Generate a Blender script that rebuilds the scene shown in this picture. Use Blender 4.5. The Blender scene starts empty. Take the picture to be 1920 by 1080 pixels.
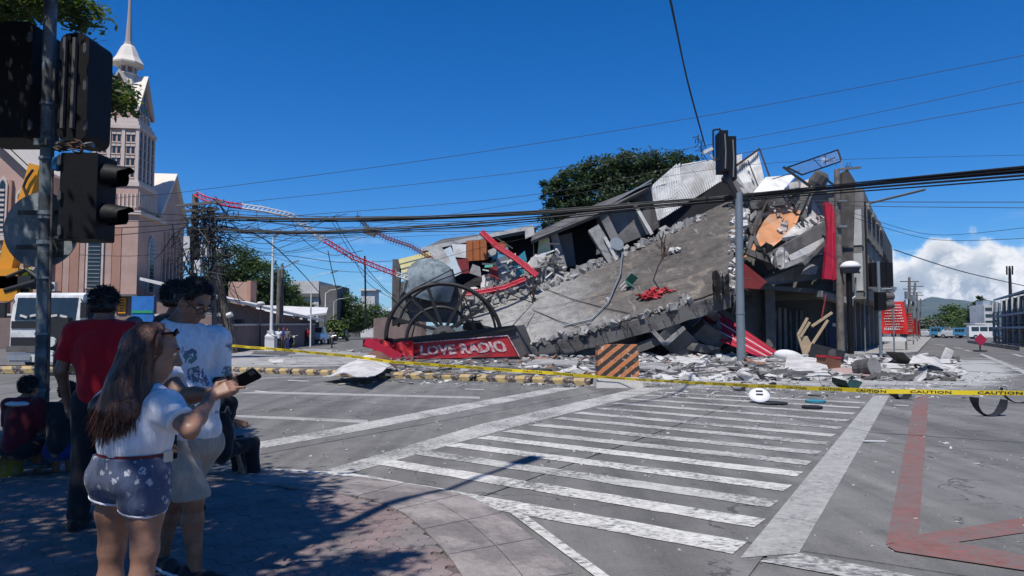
import bpy, bmesh, math, random
import numpy as np
from mathutils import Vector, Matrix
R = math.radians
random.seed(11)
rng = np.random.default_rng(5)
scene = bpy.context.scene
COL = scene.collection
# ---------------------------------------------------------------- camera
F, CX, CY = 1300.0, 960.0, 540.0
CAMZ = 1.55
PITCH = math.atan(77 / F)
cam_d = bpy.data.cameras.new('camera')
cam_d.sensor_width = 36.0
cam_d.lens = F / 1920 * 36.0
cam_d.clip_start = 0.05
cam_d.clip_end = 60000
cam = bpy.data.objects.new('camera', cam_d)
cam.location = (0, 0, CAMZ)
cam.rotation_euler = (math.pi / 2 + PITCH, 0, 0)
COL.objects.link(cam)
scene.camera = cam
# ---------------------------------------------------------------- sun + sky
SUN_EL = R(63)
SUN_AZ = R(199.5)            # clockwise from +Y
to_sun = Vector((math.sin(SUN_AZ) * math.cos(SUN_EL), math.cos(SUN_AZ) * math.cos(SUN_EL), math.sin(SUN_EL)))
sd = bpy.data.lights.new('sun', 'SUN')
sd.energy = 5.0
sd.angle = R(0.55)
sd.color = (1.0, 0.965, 0.91)
so = bpy.data.objects.new('sun', sd)
so.rotation_euler = (-to_sun).to_track_quat('-Z', 'Y').to_euler()
so.location = (0, 0, 60)
COL.objects.link(so)
world = bpy.data.worlds.new('World')
scene.world = world
world.use_nodes = True
nt = world.node_tree
for n in list(nt.nodes):
	nt.nodes.remove(n)
def mk(nt, typ, **kw):
	n = nt.nodes.new(typ)
	for k, v in kw.items():
		setattr(n, k, v)
	return n
def mth(nt, op, a, b=None, c=None, clamp=False):
	n = nt.nodes.new('ShaderNodeMath')
	n.operation = op
	n.use_clamp = clamp
	for i, v in enumerate((a, b, c)):
		if v is None:
			continue
		if isinstance(v, (int, float)):
			n.inputs[i].default_value = v
		else:
			nt.links.new(v, n.inputs[i])
	return n.outputs[0]
def maprange(nt, v, a, b, c=0.0, d=1.0, smooth=True):
	n = nt.nodes.new('ShaderNodeMapRange')
	n.interpolation_type = 'SMOOTHSTEP' if smooth else 'LINEAR'
	for k, x in zip(('From Min', 'From Max', 'To Min', 'To Max'), (a, b, c, d)):
		if isinstance(x, (int, float)):
			n.inputs[k].default_value = x
		else:
			nt.links.new(x, n.inputs[k])
	nt.links.new(v, n.inputs['Value'])
	return n.outputs['Result']
def noise(nt, vec, scale, detail=5, rough=0.55, dist=0.0):
	n = nt.nodes.new('ShaderNodeTexNoise')
	n.inputs['Scale'].default_value = scale
	n.inputs['Detail'].default_value = detail
	n.inputs['Roughness'].default_value = rough
	n.inputs['Distortion'].default_value = dist
	if vec is not None:
		nt.links.new(vec, n.inputs['Vector'])
	return n
def mixc(nt, fac, a, b, blend='MIX'):
	n = nt.nodes.new('ShaderNodeMix')
	n.data_type = 'RGBA'
	n.blend_type = blend
	for sock, v in ((n.inputs['Factor'], fac), (n.inputs['A'], a), (n.inputs['B'], b)):
		if isinstance(v, (int, float)):
			sock.default_value = v
		elif isinstance(v, (tuple, list)):
			sock.default_value = (v[0], v[1], v[2], 1)
		else:
			nt.links.new(v, sock)
	return n.outputs['Result']
SKY_STRENGTH = 0.094
sky = mk(nt, 'ShaderNodeTexSky', sky_type='NISHITA')
sky.sun_disc = False
sky.sun_elevation = SUN_EL
sky.sun_rotation = SUN_AZ
sky.altitude = 50
sky.air_density = 1.0
sky.dust_density = 0.1
sky.ozone_density = 1.6
hsv = mk(nt, 'ShaderNodeHueSaturation')
hsv.inputs['Saturation'].default_value = 1.17
hsv.inputs['Value'].default_value = 0.92
hsv.inputs['Hue'].default_value = 0.506
tint = mk(nt, 'ShaderNodeVectorMath', operation='MULTIPLY')
nt.links.new(sky.outputs[0], tint.inputs[0])
tint.inputs[1].default_value = (0.55, 0.90, 1.30)
nt.links.new(tint.outputs[0], hsv.inputs['Color'])
tc = mk(nt, 'ShaderNodeTexCoord')
D = tc.outputs['Generated']
sep = mk(nt, 'ShaderNodeSeparateXYZ')
nt.links.new(D, sep.inputs[0])
el = mth(nt, 'ARCSINE', sep.outputs[2])
# cumulus bank low along the horizon: its top height changes with direction
flat = mk(nt, 'ShaderNodeVectorMath', operation='MULTIPLY')
nt.links.new(D, flat.inputs[0])
flat.inputs[1].default_value = (1, 1, 0)
top_n = noise(nt, flat.outputs[0], 2.1, 2, 0.5).outputs[0]
big = noise(nt, D, 17, 6, 0.55).outputs[0]
vor = mk(nt, 'ShaderNodeTexVoronoi', feature='SMOOTH_F1')
vor.inputs['Scale'].default_value = 26
vor.inputs['Smoothness'].default_value = 0.35
wv = mk(nt, 'ShaderNodeVectorMath', operation='ADD')
nz = noise(nt, D, 40, 4, 0.5)
sc_ = mk(nt, 'ShaderNodeVectorMath', operation='SCALE')
sc_.inputs['Scale'].default_value = 0.03
nt.links.new(nz.outputs['Color'], sc_.inputs[0])
nt.links.new(D, wv.inputs[0])
nt.links.new(sc_.outputs[0], wv.inputs[1])
nt.links.new(wv.outputs[0], vor.inputs['Vector'])
puff = mth(nt, 'SUBTRACT', 0.55, vor.outputs['Distance'])
# direction in which the bank stands tallest: the end of the street
dv = mk(nt, 'ShaderNodeVectorMath', operation='DOT_PRODUCT')
nt.links.new(D, dv.inputs[0])
dv.inputs[1].default_value = (math.sin(R(32.6)), math.cos(R(32.6)), 0.0)
tall = maprange(nt, dv.outputs['Value'], 0.972, 0.992)
away = maprange(nt, dv.outputs['Value'], -0.2, 0.55, 1.0, 0.0)
bank = mth(nt, 'MAXIMUM', tall, mth(nt, 'MULTIPLY', away, maprange(nt, top_n, 0.45, 0.6)))
top = mth(nt, 'MULTIPLY', bank, mth(nt, 'ADD', 0.112, mth(nt, 'MULTIPLY', mth(nt, 'SUBTRACT', big, 0.5), 0.12)))
top = mth(nt, 'ADD', top, mth(nt, 'MULTIPLY', puff, mth(nt, 'MULTIPLY', bank, 0.06)))
cm = maprange(nt, mth(nt, 'SUBTRACT', top, el), -0.004, 0.018)
lowfade = maprange(nt, el, 0.004, 0.035)
shade_n = noise(nt, wv.outputs[0], 21, 7, 0.6, 0.4).outputs[0]
depth_in = maprange(nt, mth(nt, 'SUBTRACT', top, el), 0.0, 0.085)
shade = mth(nt, 'MULTIPLY', maprange(nt, shade_n, 0.36, 0.58), mth(nt, 'ADD', 0.22, mth(nt, 'MULTIPLY', depth_in, 0.95)))
ccol = mixc(nt, shade, (0.97, 0.97, 0.98), (0.36, 0.44, 0.54))
cvis = mth(nt, 'MULTIPLY', cm, mth(nt, 'ADD', 0.35, mth(nt, 'MULTIPLY', lowfade, 0.65)))
# thin veils low over the horizon
st = mk(nt, 'ShaderNodeMapping')
st.inputs['Scale'].default_value = (3.2, 3.2, 22)
nt.links.new(D, st.inputs['Vector'])
wn = noise(nt, st.outputs[0], 2.6, 7, 0.62, 0.6).outputs[0]
veil = mth(nt, 'MULTIPLY', maprange(nt, wn, 0.50, 0.72), maprange(nt, el, 0.16, 0.02))
veil = mth(nt, 'MULTIPLY', veil, 0.75)
skyb = mk(nt, 'ShaderNodeVectorMath', operation='SCALE')
skyb.inputs['Scale'].default_value = SKY_STRENGTH
nt.links.new(hsv.outputs[0], skyb.inputs[0])
c1 = mixc(nt, veil, skyb.outputs[0], (0.80, 0.84, 0.90))
c2 = mixc(nt, cvis, c1, ccol)
bg = mk(nt, 'ShaderNodeBackground')
bg.inputs['Strength'].default_value = 1.0
nt.links.new(c2, bg.inputs['Color'])
wo = mk(nt, 'ShaderNodeOutputWorld')
nt.links.new(bg.outputs[0], wo.inputs['Surface'])
scene.view_settings.view_transform = 'Standard'
scene.view_settings.look = 'None'
scene.view_settings.exposure = 0.12
scene.view_settings.gamma = 1.0
scene.view_settings.use_curve_mapping = False
scene.render.engine = 'CYCLES'
scene.cycles.max_bounces = 6
scene.cycles.diffuse_bounces = 2
scene.cycles.glossy_bounces = 3
scene.cycles.transparent_max_bounces = 8
scene.cycles.use_denoising = True
scene.cycles.volume_bounces = 0
# ---------------------------------------------------------------- picture <-> place
_c, _s = math.cos(PITCH), math.sin(PITCH)
def ray(px, py):
	x, u = (px - CX) / F, (CY - py) / F
	return x, _c - _s * u, _s + _c * u
def P(px, py, Y):
	x, y, z = ray(px, py)
	k = Y / y
	return Vector((x * k, Y, CAMZ + z * k))
def G(px, py, z=0.0):
	x, y, zz = ray(px, py)
	k = (z - CAMZ) / zz
	return Vector((x * k, y * k, z))
def gy(py, z=0.0):
	return G(960, py, z).y
# ---------------------------------------------------------------- mesh helpers
WL = {}
class MB:
	def __init__(self):
		self.v, self.f, self.mi, self.cur, self.vc = [], [], [], 0, None
	def face(self, pts):
		b = len(self.v)
		self.v += [tuple(p) for p in pts]
		self.f.append(tuple(range(b, b + len(pts))))
		self.mi.append(self.cur)
	def raw(self, vs, fs):
		b = len(self.v)
		self.v += [tuple(p) for p in vs]
		for f in fs:
			self.f.append(tuple(i + b for i in f))
			self.mi.append(self.cur)
	def hexa(self, p):      # 8 points: bottom 4 ccw, top 4 ccw
		self.raw(p, [(0, 3, 2, 1), (4, 5, 6, 7), (0, 1, 5, 4), (1, 2, 6, 5), (2, 3, 7, 6), (3, 0, 4, 7)])
	def box(self, c, s, rot=None):
		c = Vector(c)
		hx, hy, hz = s[0] / 2, s[1] / 2, s[2] / 2
		ps = [Vector(q) for q in ((-hx, -hy, -hz), (hx, -hy, -hz), (hx, hy, -hz), (-hx, hy, -hz), (-hx, -hy, hz), (hx, -hy, hz), (hx, hy, hz), (-hx, hy, hz))]
		if rot is not None:
			M3 = rot if isinstance(rot, Matrix) else Matrix.Rotation(rot, 3, 'Z')
			ps = [M3 @ q for q in ps]
		self.hexa([c + q for q in ps])
	def slab(self, pts, n, t):      # polygon extruded along n by t
		pts = [Vector(p) for p in pts]
		off = Vector(n) * t
		m = len(pts)
		self.raw(pts + [p + off for p in pts], [tuple(reversed(range(m))), tuple(range(m, 2 * m))] + [(i, (i + 1) % m, m + (i + 1) % m, m + i) for i in range(m)])
	def bar(self, a, b, w, h, up=(0, 0, 1)):
		a, b = Vector(a), Vector(b)
		d = (b - a).normalized()
		up = Vector(up)
		s = d.cross(up)
		if s.length < 1e-4:
			s = d.cross(Vector((0, 1, 0)))
		s.normalize()
		u = s.cross(d).normalized()
		s, u = s * w / 2, u * h / 2
		self.hexa([a - s - u, a + s - u, b + s - u, b - s - u, a - s + u, a + s + u, b + s + u, b - s + u])
	def tube(self, pts, r, n=6, caps=True):
		pts = [Vector(p) for p in pts]
		m = len(pts)
		rs = list(r) if isinstance(r, (list, tuple)) else [r] * m
		b = len(self.v)
		prev = None
		for i, p in enumerate(pts):
			t = (pts[min(i + 1, m - 1)] - pts[max(i - 1, 0)])
			t = t.normalized() if t.length > 1e-9 else Vector((0, 0, 1))
			if prev is None:
				a = t.cross(Vector((0, 0, 1)))
				if a.length < 0.02:
					a = t.cross(Vector((1, 0, 0)))
			else:
				a = prev - t * prev.dot(t)
				if a.length < 1e-6:
					a = t.cross(Vector((1, 0, 0)))
			a.normalize()
			prev = a
			bb = t.cross(a)
			for k in range(n):
				th = 2 * math.pi * k / n
				self.v.append(tuple(p + (a * math.cos(th) + bb * math.sin(th)) * rs[i]))
		for i in range(m - 1):
			for k in range(n):
				k2 = (k + 1) % n
				self.f.append((b + i * n + k, b + i * n + k2, b + (i + 1) * n + k2, b + (i + 1) * n + k))
				self.mi.append(self.cur)
		if caps:
			self.f.append(tuple(b + k for k in reversed(range(n))))
			self.f.append(tuple(b + (m - 1) * n + k for k in range(n)))
			self.mi += [self.cur] * 2
	def lathe(self, c, prof, n=16, M3=None, caps=True):      # prof: (r, z) list
		c = Vector(c)
		b = len(self.v)
		for (r, z) in prof:
			for k in range(n):
				th = 2 * math.pi * k / n
				q = Vector((r * math.cos(th), r * math.sin(th), z))
				if M3 is not None:
					q = M3 @ q
				self.v.append(tuple(c + q))
		m = len(prof)
		for i in range(m - 1):
			for k in range(n):
				k2 = (k + 1) % n
				self.f.append((b + i * n + k, b + i * n + k2, b + (i + 1) * n + k2, b + (i + 1) * n + k))
				self.mi.append(self.cur)
		if caps:
			self.f.append(tuple(b + k for k in reversed(range(n))))
			self.f.append(tuple(b + (m - 1) * n + k for k in range(n)))
			self.mi += [self.cur] * 2
	def ball(self, c, r, n=10, sc=(1, 1, 1), M3=None):
		prof = [(max(1e-4, math.sin(math.pi * i / n)) * 1.0, -math.cos(math.pi * i / n)) for i in range(n + 1)]
		S = Matrix.Diagonal(Vector((r * sc[0], r * sc[1], r * sc[2])))
		self.lathe(c, prof, n + 2, (M3 @ S) if M3 is not None else S)
	def grid(self, fn, nu, nv, thick=None, nrm=None):      # fn(u,v)->Vector ; thick along nrm(u,v) or constant
		b = len(self.v)
		for j in range(nv + 1):
			for i in range(nu + 1):
				self.v.append(tuple(fn(i / nu, j / nv)))
		W = nu + 1
		for j in range(nv):
			for i in range(nu):
				a = b + j * W + i
				self.f.append((a, a + 1, a + W + 1, a + W))
				self.mi.append(self.cur)
		if thick is not None:
			b2 = len(self.v)
			off = Vector(nrm) * thick
			for k in range(W * (nv + 1)):
				self.v.append(tuple(Vector(self.v[b + k]) + off))
			for j in range(nv):
				for i in range(nu):
					a = b2 + j * W + i
					self.f.append((a, a + W, a + W + 1, a + 1))
					self.mi.append(self.cur)
			loop = [i for i in range(W)] + [j * W + nu for j in range(1, nv + 1)] + [nv * W + i for i in range(nu - 1, -1, -1)] + [j * W for j in range(nv - 1, 0, -1)]
			for q in range(len(loop)):
				a, c = loop[q], loop[(q + 1) % len(loop)]
				self.f.append((b + a, b2 + a, b2 + c, b + c))
				self.mi.append(self.cur)
	def build(self, name, mat, parent=None, smooth=False, kind=None, label=None, auto=None):
		me = bpy.data.meshes.new(name)
		V = np.array(self.v, dtype=float).reshape(-1, 3)
		if parent is not None:
			org = WL[parent.name]
		else:
			lo, hi = V.min(0), V.max(0)
			org = Vector(((lo[0] + hi[0]) / 2, (lo[1] + hi[1]) / 2, lo[2]))
		V = V - np.array(org)
		me.from_pydata(V.tolist(), [], self.f)
		mats = mat if isinstance(mat, (list, tuple)) else [mat]
		for m in mats:
			me.materials.append(m)
		if len(mats) > 1:
			me.polygons.foreach_set('material_index', self.mi)
		if smooth:
			me.polygons.foreach_set('use_smooth', [True] * len(self.f))
			if auto:
				me.set_sharp_from_angle(angle=R(auto))
		me.update()
		bm = bmesh.new()
		bm.from_mesh(me)
		bmesh.ops.recalc_face_normals(bm, faces=bm.faces)
		bm.to_mesh(me)
		bm.free()
		o = bpy.data.objects.new(name, me)
		COL.objects.link(o)
		if parent is not None:
			o.parent = parent
			WL[o.name] = org
		else:
			o.location = org
			WL[o.name] = Vector(org)
		if kind:
			o['kind'] = kind
		if label:
			o['label'] = label
		return o
def thing(name, label, cat, loc, group=None, rz=0.0):
	o = bpy.data.objects.new(name, None)
	o.empty_display_size = 0.2
	o.location = loc
	o.rotation_euler = (0, 0, rz)
	COL.objects.link(o)
	WL[o.name] = Vector(loc)
	tag(o, label, cat, group)
	return o
def tag(o, label, cat, group=None):
	o['label'] = label
	o['category'] = cat
	if group:
		o['group'] = group
	return o
def struct(o):
	o['kind'] = 'structure'
	return o
def copy_tree(o, parent=None):
	c = o.copy()
	COL.objects.link(c)
	if parent is not None:
		c.parent = parent
	for ch in [x for x in ALLCH(o)]:
		copy_tree(ch, c)
	return c
def ALLCH(o):
	return list(o.children)
def dup(o, loc, rz, label, group=None, scale=None):
	c = copy_tree(o)
	c.location = loc
	c.rotation_euler = (0, 0, rz)
	if scale:
		c.scale = scale if isinstance(scale, (tuple, list)) else (scale,) * 3
	c['label'] = label
	if group:
		c['group'] = group
	return c
def lerp(a, b, t):
	return a + (b - a) * t
def hn(x, y, s=0):
	v = math.sin(x * 12.9898 + y * 78.233 + s * 37.7) * 43758.5453
	return v - math.floor(v)
def vnoise(x, y, s=0):
	i, j = math.floor(x), math.floor(y)
	a, b = x - i, y - j
	a, b = a * a * (3 - 2 * a), b * b * (3 - 2 * b)
	return (hn(i, j, s) * (1 - a) + hn(i + 1, j, s) * a) * (1 - b) + (hn(i, j + 1, s) * (1 - a) + hn(i + 1, j + 1, s) * a) * b - 0.5
# ---------------------------------------------------------------- materials
def new_mat(name):
	m = bpy.data.materials.new(name)
	m.use_nodes = True
	t = m.node_tree
	b = t.nodes['Principled BSDF']
	return m, t, b
def mat(name, col, var=0.3, scale=3.0, rough=0.8, bump=0.15, bscale=45.0, metal=0.0, spec=0.3, col2=None, patch=None, speck=0.0, rand=0.0, coat=0.0):
	"""weathered surface: base colour with broad and fine mottling, optional patches of a second colour, fine relief"""
	m, t, b = new_mat(name)
	geo = mk(t, 'ShaderNodeNewGeometry')
	pos = geo.outputs['Position']
	n1 = noise(t, pos, scale, 8, 0.62)
	n2 = noise(t, pos, scale * 9, 5, 0.6)
	f = mth(t, 'ADD', mth(t, 'MULTIPLY', n1.outputs[0], 0.65), mth(t, 'MULTIPLY', n2.outputs[0], 0.35))
	k = maprange(t, f, 0.3, 0.7, 1 - var, 1 + var * 0.75, False)
	c = mk(t, 'ShaderNodeVectorMath', operation='SCALE')
	base = tuple(col)
	if col2 is not None:
		pm = noise(t, pos, patch or scale * 0.6, 9, 0.68)
		cc = mixc(t, maprange(t, pm.outputs[0], 0.46, 0.58), base, col2)
		t.links.new(cc, c.inputs[0])
	else:
		c.inputs[0].default_value = base
	if rand:
		oi = mk(t, 'ShaderNodeObjectInfo')
		k = mth(t, 'MULTIPLY', k, maprange(t, oi.outputs['Random'], 0, 1, 1 - rand, 1 + rand, False))
	t.links.new(k, c.inputs['Scale'])
	out = c.outputs[0]
	if speck:
		n3 = noise(t, pos, scale * 40, 2, 0.5)
		out = mixc(t, mth(t, 'MULTIPLY', maprange(t, n3.outputs[0], 0.62, 0.7), speck), out, (0.02, 0.02, 0.02))
	t.links.new(out, b.inputs['Base Color'])
	b.inputs['Metallic'].default_value = metal
	b.inputs['Specular IOR Level'].default_value = spec
	if coat:
		b.inputs['Coat Weight'].default_value = coat
	rr = maprange(t, n2.outputs[0], 0.3, 0.7, max(0.05, rough - 0.12), min(1, rough + 0.1), False)
	t.links.new(rr, b.inputs['Roughness'])
	if bump:
		bn = noise(t, pos, bscale, 6, 0.6)
		bp = mk(t, 'ShaderNodeBump')
		bp.inputs['Strength'].default_value = bump
		bp.inputs['Distance'].default_value = 0.03
		t.links.new(bn.outputs[0], bp.inputs['Height'])
		t.links.new(bp.outputs[0], b.inputs['Normal'])
	return m
def glass_mat(name, col=(0.02, 0.03, 0.035), rough=0.08):
	m, t, b = new_mat(name)
	geo = mk(t, 'ShaderNodeNewGeometry')
	n = noise(t, geo.outputs['Position'], 1.4, 4, 0.6)
	c = mixc(t, n.outputs[0], tuple(x * 0.6 for x in col), tuple(x * 1.5 for x in col))
	t.links.new(c, b.inputs['Base Color'])
	b.inputs['Roughness'].default_value = rough
	b.inputs['Specular IOR Level'].default_value = 0.6
	return m
# ================================================================ ground, road, markings, pavement
SU = Vector((0.524, 0.852, 0))      # along the crossing street
SV = Vector((0.852, -0.524, 0))
def UV(u, v, z=0.0):
	p = SU * u + SV * v
	return Vector((p.x, p.y, z))
def road_mat(name, col):
	m, t, b = new_mat(name)
	geo = mk(t, 'ShaderNodeNewGeometry')
	pos = geo.outputs['Position']
	oi = mk(t, 'ShaderNodeObjectInfo')
	broad = noise(t, pos, 0.35, 6, 0.6).outputs[0]
	mid = noise(t, pos, 2.4, 8, 0.65).outputs[0]
	fine = noise(t, pos, 38, 5, 0.7).outputs[0]
	k = mth(t, 'ADD', mth(t, 'MULTIPLY', broad, 0.35), mth(t, 'ADD', mth(t, 'MULTIPLY', mid, 0.3), mth(t, 'MULTIPLY', fine, 0.35)))
	k = maprange(t, k, 0.33, 0.67, 0.62, 1.42, False)
	k = mth(t, 'MULTIPLY', k, maprange(t, oi.outputs['Random'], 0, 1, 0.92, 1.08, False))
	mp = mk(t, 'ShaderNodeMapping')
	mp.inputs['Rotation'].default_value = (0, 0, R(31.6))
	mp.inputs['Scale'].default_value = (1.6, 0.10, 1)
	t.links.new(pos, mp.inputs['Vector'])
	tyre = noise(t, mp.outputs[0], 1.0, 4, 0.6).outputs[0]
	k = mth(t, 'MULTIPLY', k, maprange(t, tyre, 0.3, 0.65, 0.62, 1.16, False))
	st = noise(t, pos, 0.9, 10, 0.75).outputs[0]
	k = mth(t, 'MULTIPLY', k, maprange(t, st, 0.54, 0.70, 1.0, 0.58))
	c = mk(t, 'ShaderNodeVectorMath', operation='SCALE')
	c.inputs[0].default_value = col
	t.links.new(k, c.inputs['Scale'])
	# pale crumbs of grit
	sp = noise(t, pos, 95, 2, 0.5).outputs[0]
	out = mixc(t, mth(t, 'MULTIPLY', maprange(t, sp, 0.66, 0.73), 0.55), c.outputs[0], (0.36, 0.35, 0.33))
	sp2 = noise(t, pos, 60, 2, 0.5).outputs[0]
	out = mixc(t, mth(t, 'MULTIPLY', maprange(t, sp2, 0.33, 0.27), 0.6), out, (0.03, 0.03, 0.03))
	# hairline cracks
	vo = mk(t, 'ShaderNodeTexVoronoi', feature='DISTANCE_TO_EDGE')
	vo.inputs['Scale'].default_value = 0.42
	wpos = mk(t, 'ShaderNodeVectorMath', operation='ADD')
	wn_ = noise(t, pos, 1.8, 5, 0.6)
	ws = mk(t, 'ShaderNodeVectorMath', operation='SCALE')
	ws.inputs['Scale'].default_value = 0.9
	t.links.new(wn_.outputs['Color'], ws.inputs[0])
	t.links.new(pos, wpos.inputs[0])
	t.links.new(ws.outputs[0], wpos.inputs[1])
	t.links.new(wpos.outputs[0], vo.inputs['Vector'])
	crack = mth(t, 'MULTIPLY', maprange(t, vo.outputs['Distance'], 0.011, 0.003), maprange(t, mid, 0.48, 0.56))
	out = mixc(t, mth(t, 'MULTIPLY', crack, 0.6), out, (0.02, 0.02, 0.02))
	t.links.new(out, b.inputs['Base Color'])
	b.inputs['Roughness'].default_value = 0.85
	b.inputs['Specular IOR Level'].default_value = 0.25
	bp = mk(t, 'ShaderNodeBump')
	bp.inputs['Strength'].default_value = 0.35
	bp.inputs['Distance'].default_value = 0.012
	t.links.new(fine, bp.inputs['Height'])
	t.links.new(bp.outputs[0], b.inputs['Normal'])
	return m
def paint_mat(name, col, under, lo, hi):
	m, t, b = new_mat(name)
	geo = mk(t, 'ShaderNodeNewGeometry')
	pos = geo.outputs['Position']
	mp = mk(t, 'ShaderNodeMapping')
	mp.inputs['Rotation'].default_value = (0, 0, R(31.6))
	mp.inputs['Scale'].default_value = (0.6, 1.0, 1)
	t.links.new(pos, mp.inputs['Vector'])
	a = noise(t, mp.outputs[0], 26, 7, 0.72).outputs[0]
	a2 = noise(t, pos, 1.1, 5, 0.6).outputs[0]
	wear = mth(t, 'ADD', mth(t, 'MULTIPLY', a, 0.62), mth(t, 'MULTIPLY', a2, 0.38))
	keep = maprange(t, wear, hi, lo)
	k = noise(t, pos, 7, 6, 0.65).outputs[0]
	c = mixc(t, maprange(t, k, 0.3, 0.7), tuple(x * 0.72 for x in col), col)
	out = mixc(t, keep, under, c)
	t.links.new(out, b.inputs['Base Color'])
	b.inputs['Roughness'].default_value = 0.8
	b.inputs['Specular IOR Level'].default_value = 0.25
	bp = mk(t, 'ShaderNodeBump')
	bp.inputs['Strength'].default_value = 0.3
	bp.inputs['Distance'].default_value = 0.01
	t.links.new(a, bp.inputs['Height'])
	t.links.new(bp.outputs[0], b.inputs['Normal'])
	return m
ROADC = (0.146, 0.140, 0.131)
M_road = road_mat('road concrete', ROADC)
M_ground = mat('dry earth', (0.10, 0.10, 0.075), 0.4, 0.05, 0.95, 0.1, 2, col2=(0.05, 0.07, 0.03))
M_white = paint_mat('worn white road paint', (0.60, 0.58, 0.53), (0.12, 0.118, 0.115), 0.47, 0.60)
M_white2 = paint_mat('very worn white road paint', (0.48, 0.465, 0.43), (0.12, 0.118, 0.115), 0.45, 0.60)
M_white3 = paint_mat('old grey white road paint', (0.36, 0.35, 0.325), (0.12, 0.118, 0.115), 0.50, 0.66)
M_red = paint_mat('faded red road paint', (0.235, 0.10, 0.085), (0.145, 0.12, 0.112), 0.40, 0.58)
M_conc = mat('pale concrete', (0.33, 0.32, 0.30), 0.35, 1.5, 0.9, 0.3, 60, col2=(0.24, 0.23, 0.215), speck=0.3)
mb = MB()
mb.face([(-9000, -2000, -0.12), (9000, -2000, -0.12), (9000, 12000, -0.12), (-9000, 12000, -0.12)])
struct(mb.build('ground', M_ground))
mb = MB()
mb.face([(-70, -30, -0.012), (260, -30, -0.012), (260, 330, -0.012), (-70, 330, -0.012)])
road = struct(mb.build('road', M_road))
# cast concrete bays with open joints between them
ue = [-6.0, -0.3, 5.28, 10.86, 16.4, 22.0, 27.6]
ve = [-22.5, -18.4, -14.6, -10.9, -7.2, -3.65, -1.06, 2.3, 5.7, 9.1, 12.5, 16]
for i in range(len(ue) - 1):
	for j in range(len(ve) - 1):
		g = 0.010
		pts = []
		def edge(a, b, n=9):
			return [a.lerp(b, k / n) for k in range(n)]
		c = [UV(ue[i] + g, ve[j] + g), UV(ue[i + 1] - g, ve[j] + g), UV(ue[i + 1] - g, ve[j + 1] - g), UV(ue[i] + g, ve[j + 1] - g)]
		for a in range(4):
			pts += edge(c[a], c[(a + 1) % 4])
		cen = (c[0] + c[2]) / 2
		if cen.y < -3 or cen.y > 24 or abs(cen.x) > 24:
			continue
		pts = [p + (cen - p).normalized() * random.uniform(0, 0.012) for p in pts]
		m_ = MB()
		m_.slab([p - Vector((0, 0, 0.05)) for p in pts], (0, 0, 1), 0.05)
		m_.build('road_slab', M_road, road)
def mark(name, pts, m, z=0.004):
	q = MB()
	P0 = [Vector((p.x, p.y, z)) for p in pts]
	q.face(P0)
	return q.build(name, m, road)
# broad side lines of the crossing
mark('crossing_side_line', [G(580, 891), G(652, 889), G(960, 802), G(1256, 727), G(1200, 727), G(900, 796)], M_white2)
mark('crossing_side_line', [G(1388, 1047), G(1498, 1038), G(1668, 742), G(1638, 742)], M_white3)
mark('stop_line', [G(432, 851), G(432, 838), G(600, 809), G(800, 770), G(1040, 727), G(1088, 727), G(860, 772), G(640, 815)], M_white2)
ends = [((634, 892), (1388, 1028)), ((722, 867), (1425, 982)), ((790, 849), (1452, 946)), ((850, 834), (1477, 916)), ((905, 820), (1500, 890)),
		((952, 808), (1518, 869)), ((1000, 796), (1536, 850)), ((1045, 784), (1550, 832)), ((1082, 774), (1563, 817)), ((1117, 765), (1577, 803)),
		((1150, 756), (1590, 789)), ((1180, 748), (1602, 776)), ((1205, 741), (1612, 765)), ((1228, 735), (1622, 756))]
for k, (a, b) in enumerate(ends):
	A, B = G(*a), G(*b)
	d = (B - A).normalized()
	n = Vector((-d.y, d.x, 0))
	w = 0.15 if k else 0.165
	random.seed(300 + k)
	nseg = 26
	up, lo = [], []
	for s in range(nseg + 1):
		p = A.lerp(B, s / nseg)
		up.append(p + n * (w + random.uniform(-0.012, 0.012)))
		lo.append(p - n * (w + random.uniform(-0.012, 0.012)))
	q = MB()
	for s in range(nseg):
		q.face([(x.x, x.y, 0.006) for x in (lo[s], lo[s + 1], up[s + 1], up[s])])
	q.build('crosswalk_stripe', M_white if k in (0, 1, 3, 4) else M_white2, road)
# lines round the corner
mark('edge_line', [G(475, 884), G(475, 878), G(560, 882), G(640, 888), G(640, 897), G(560, 890)], M_white, 0.008)
mark('edge_line', [G(930, 944), G(952, 941), G(1030, 1000), G(1150, 1088), G(1122, 1088), G(1005, 1000)], M_white, 0.010)
mark('edge_line', [G(1424, 1054), G(1499, 1039), G(1620, 1063), G(1860, 1112), G(1830, 1135), G(1600, 1086)], M_white2, 0.008)
mark('edge_line', [G(430, 738), G(490, 734), G(900, 744), G(900, 748), G(490, 738)], M_white3)
mark('edge_line', [G(408, 781), G(408, 777), G(690, 788), G(690, 794)], M_white3, 0.0035)
# red box
mark('red_line', [G(1661, 1022), G(1722, 1008), G(1742, 742), G(1716, 742)], M_red)
mark('red_line', [G(1664, 1024), G(1724, 1004), G(1924, 972), G(1935, 998), G(1700, 1032)], M_red, 0.0075)
mark('red_line', [G(1664, 1026), G(1742, 1008), G(1940, 1048), G(1945, 1076), G(1680, 1036)], M_red, 0.0105)
# street to the right
mark('lane_line', [G(1836, 664), G(1842, 663), G(1935, 700), G(1930, 706)], M_white2, 0.003)
for (a, b) in (((1752, 645), (1772, 648)), ((1790, 651), (1803, 654)), ((1808, 656), (1820, 659)), ((1900, 664), (1918, 669))):
	A, B = G(*a), G(*b)
	n = (B - A).normalized().cross(Vector((0, 0, 1))) * 0.12
	mark('lane_dash', [A - n, A + n, B + n, B - n], M_white2, 0.003)
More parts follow.
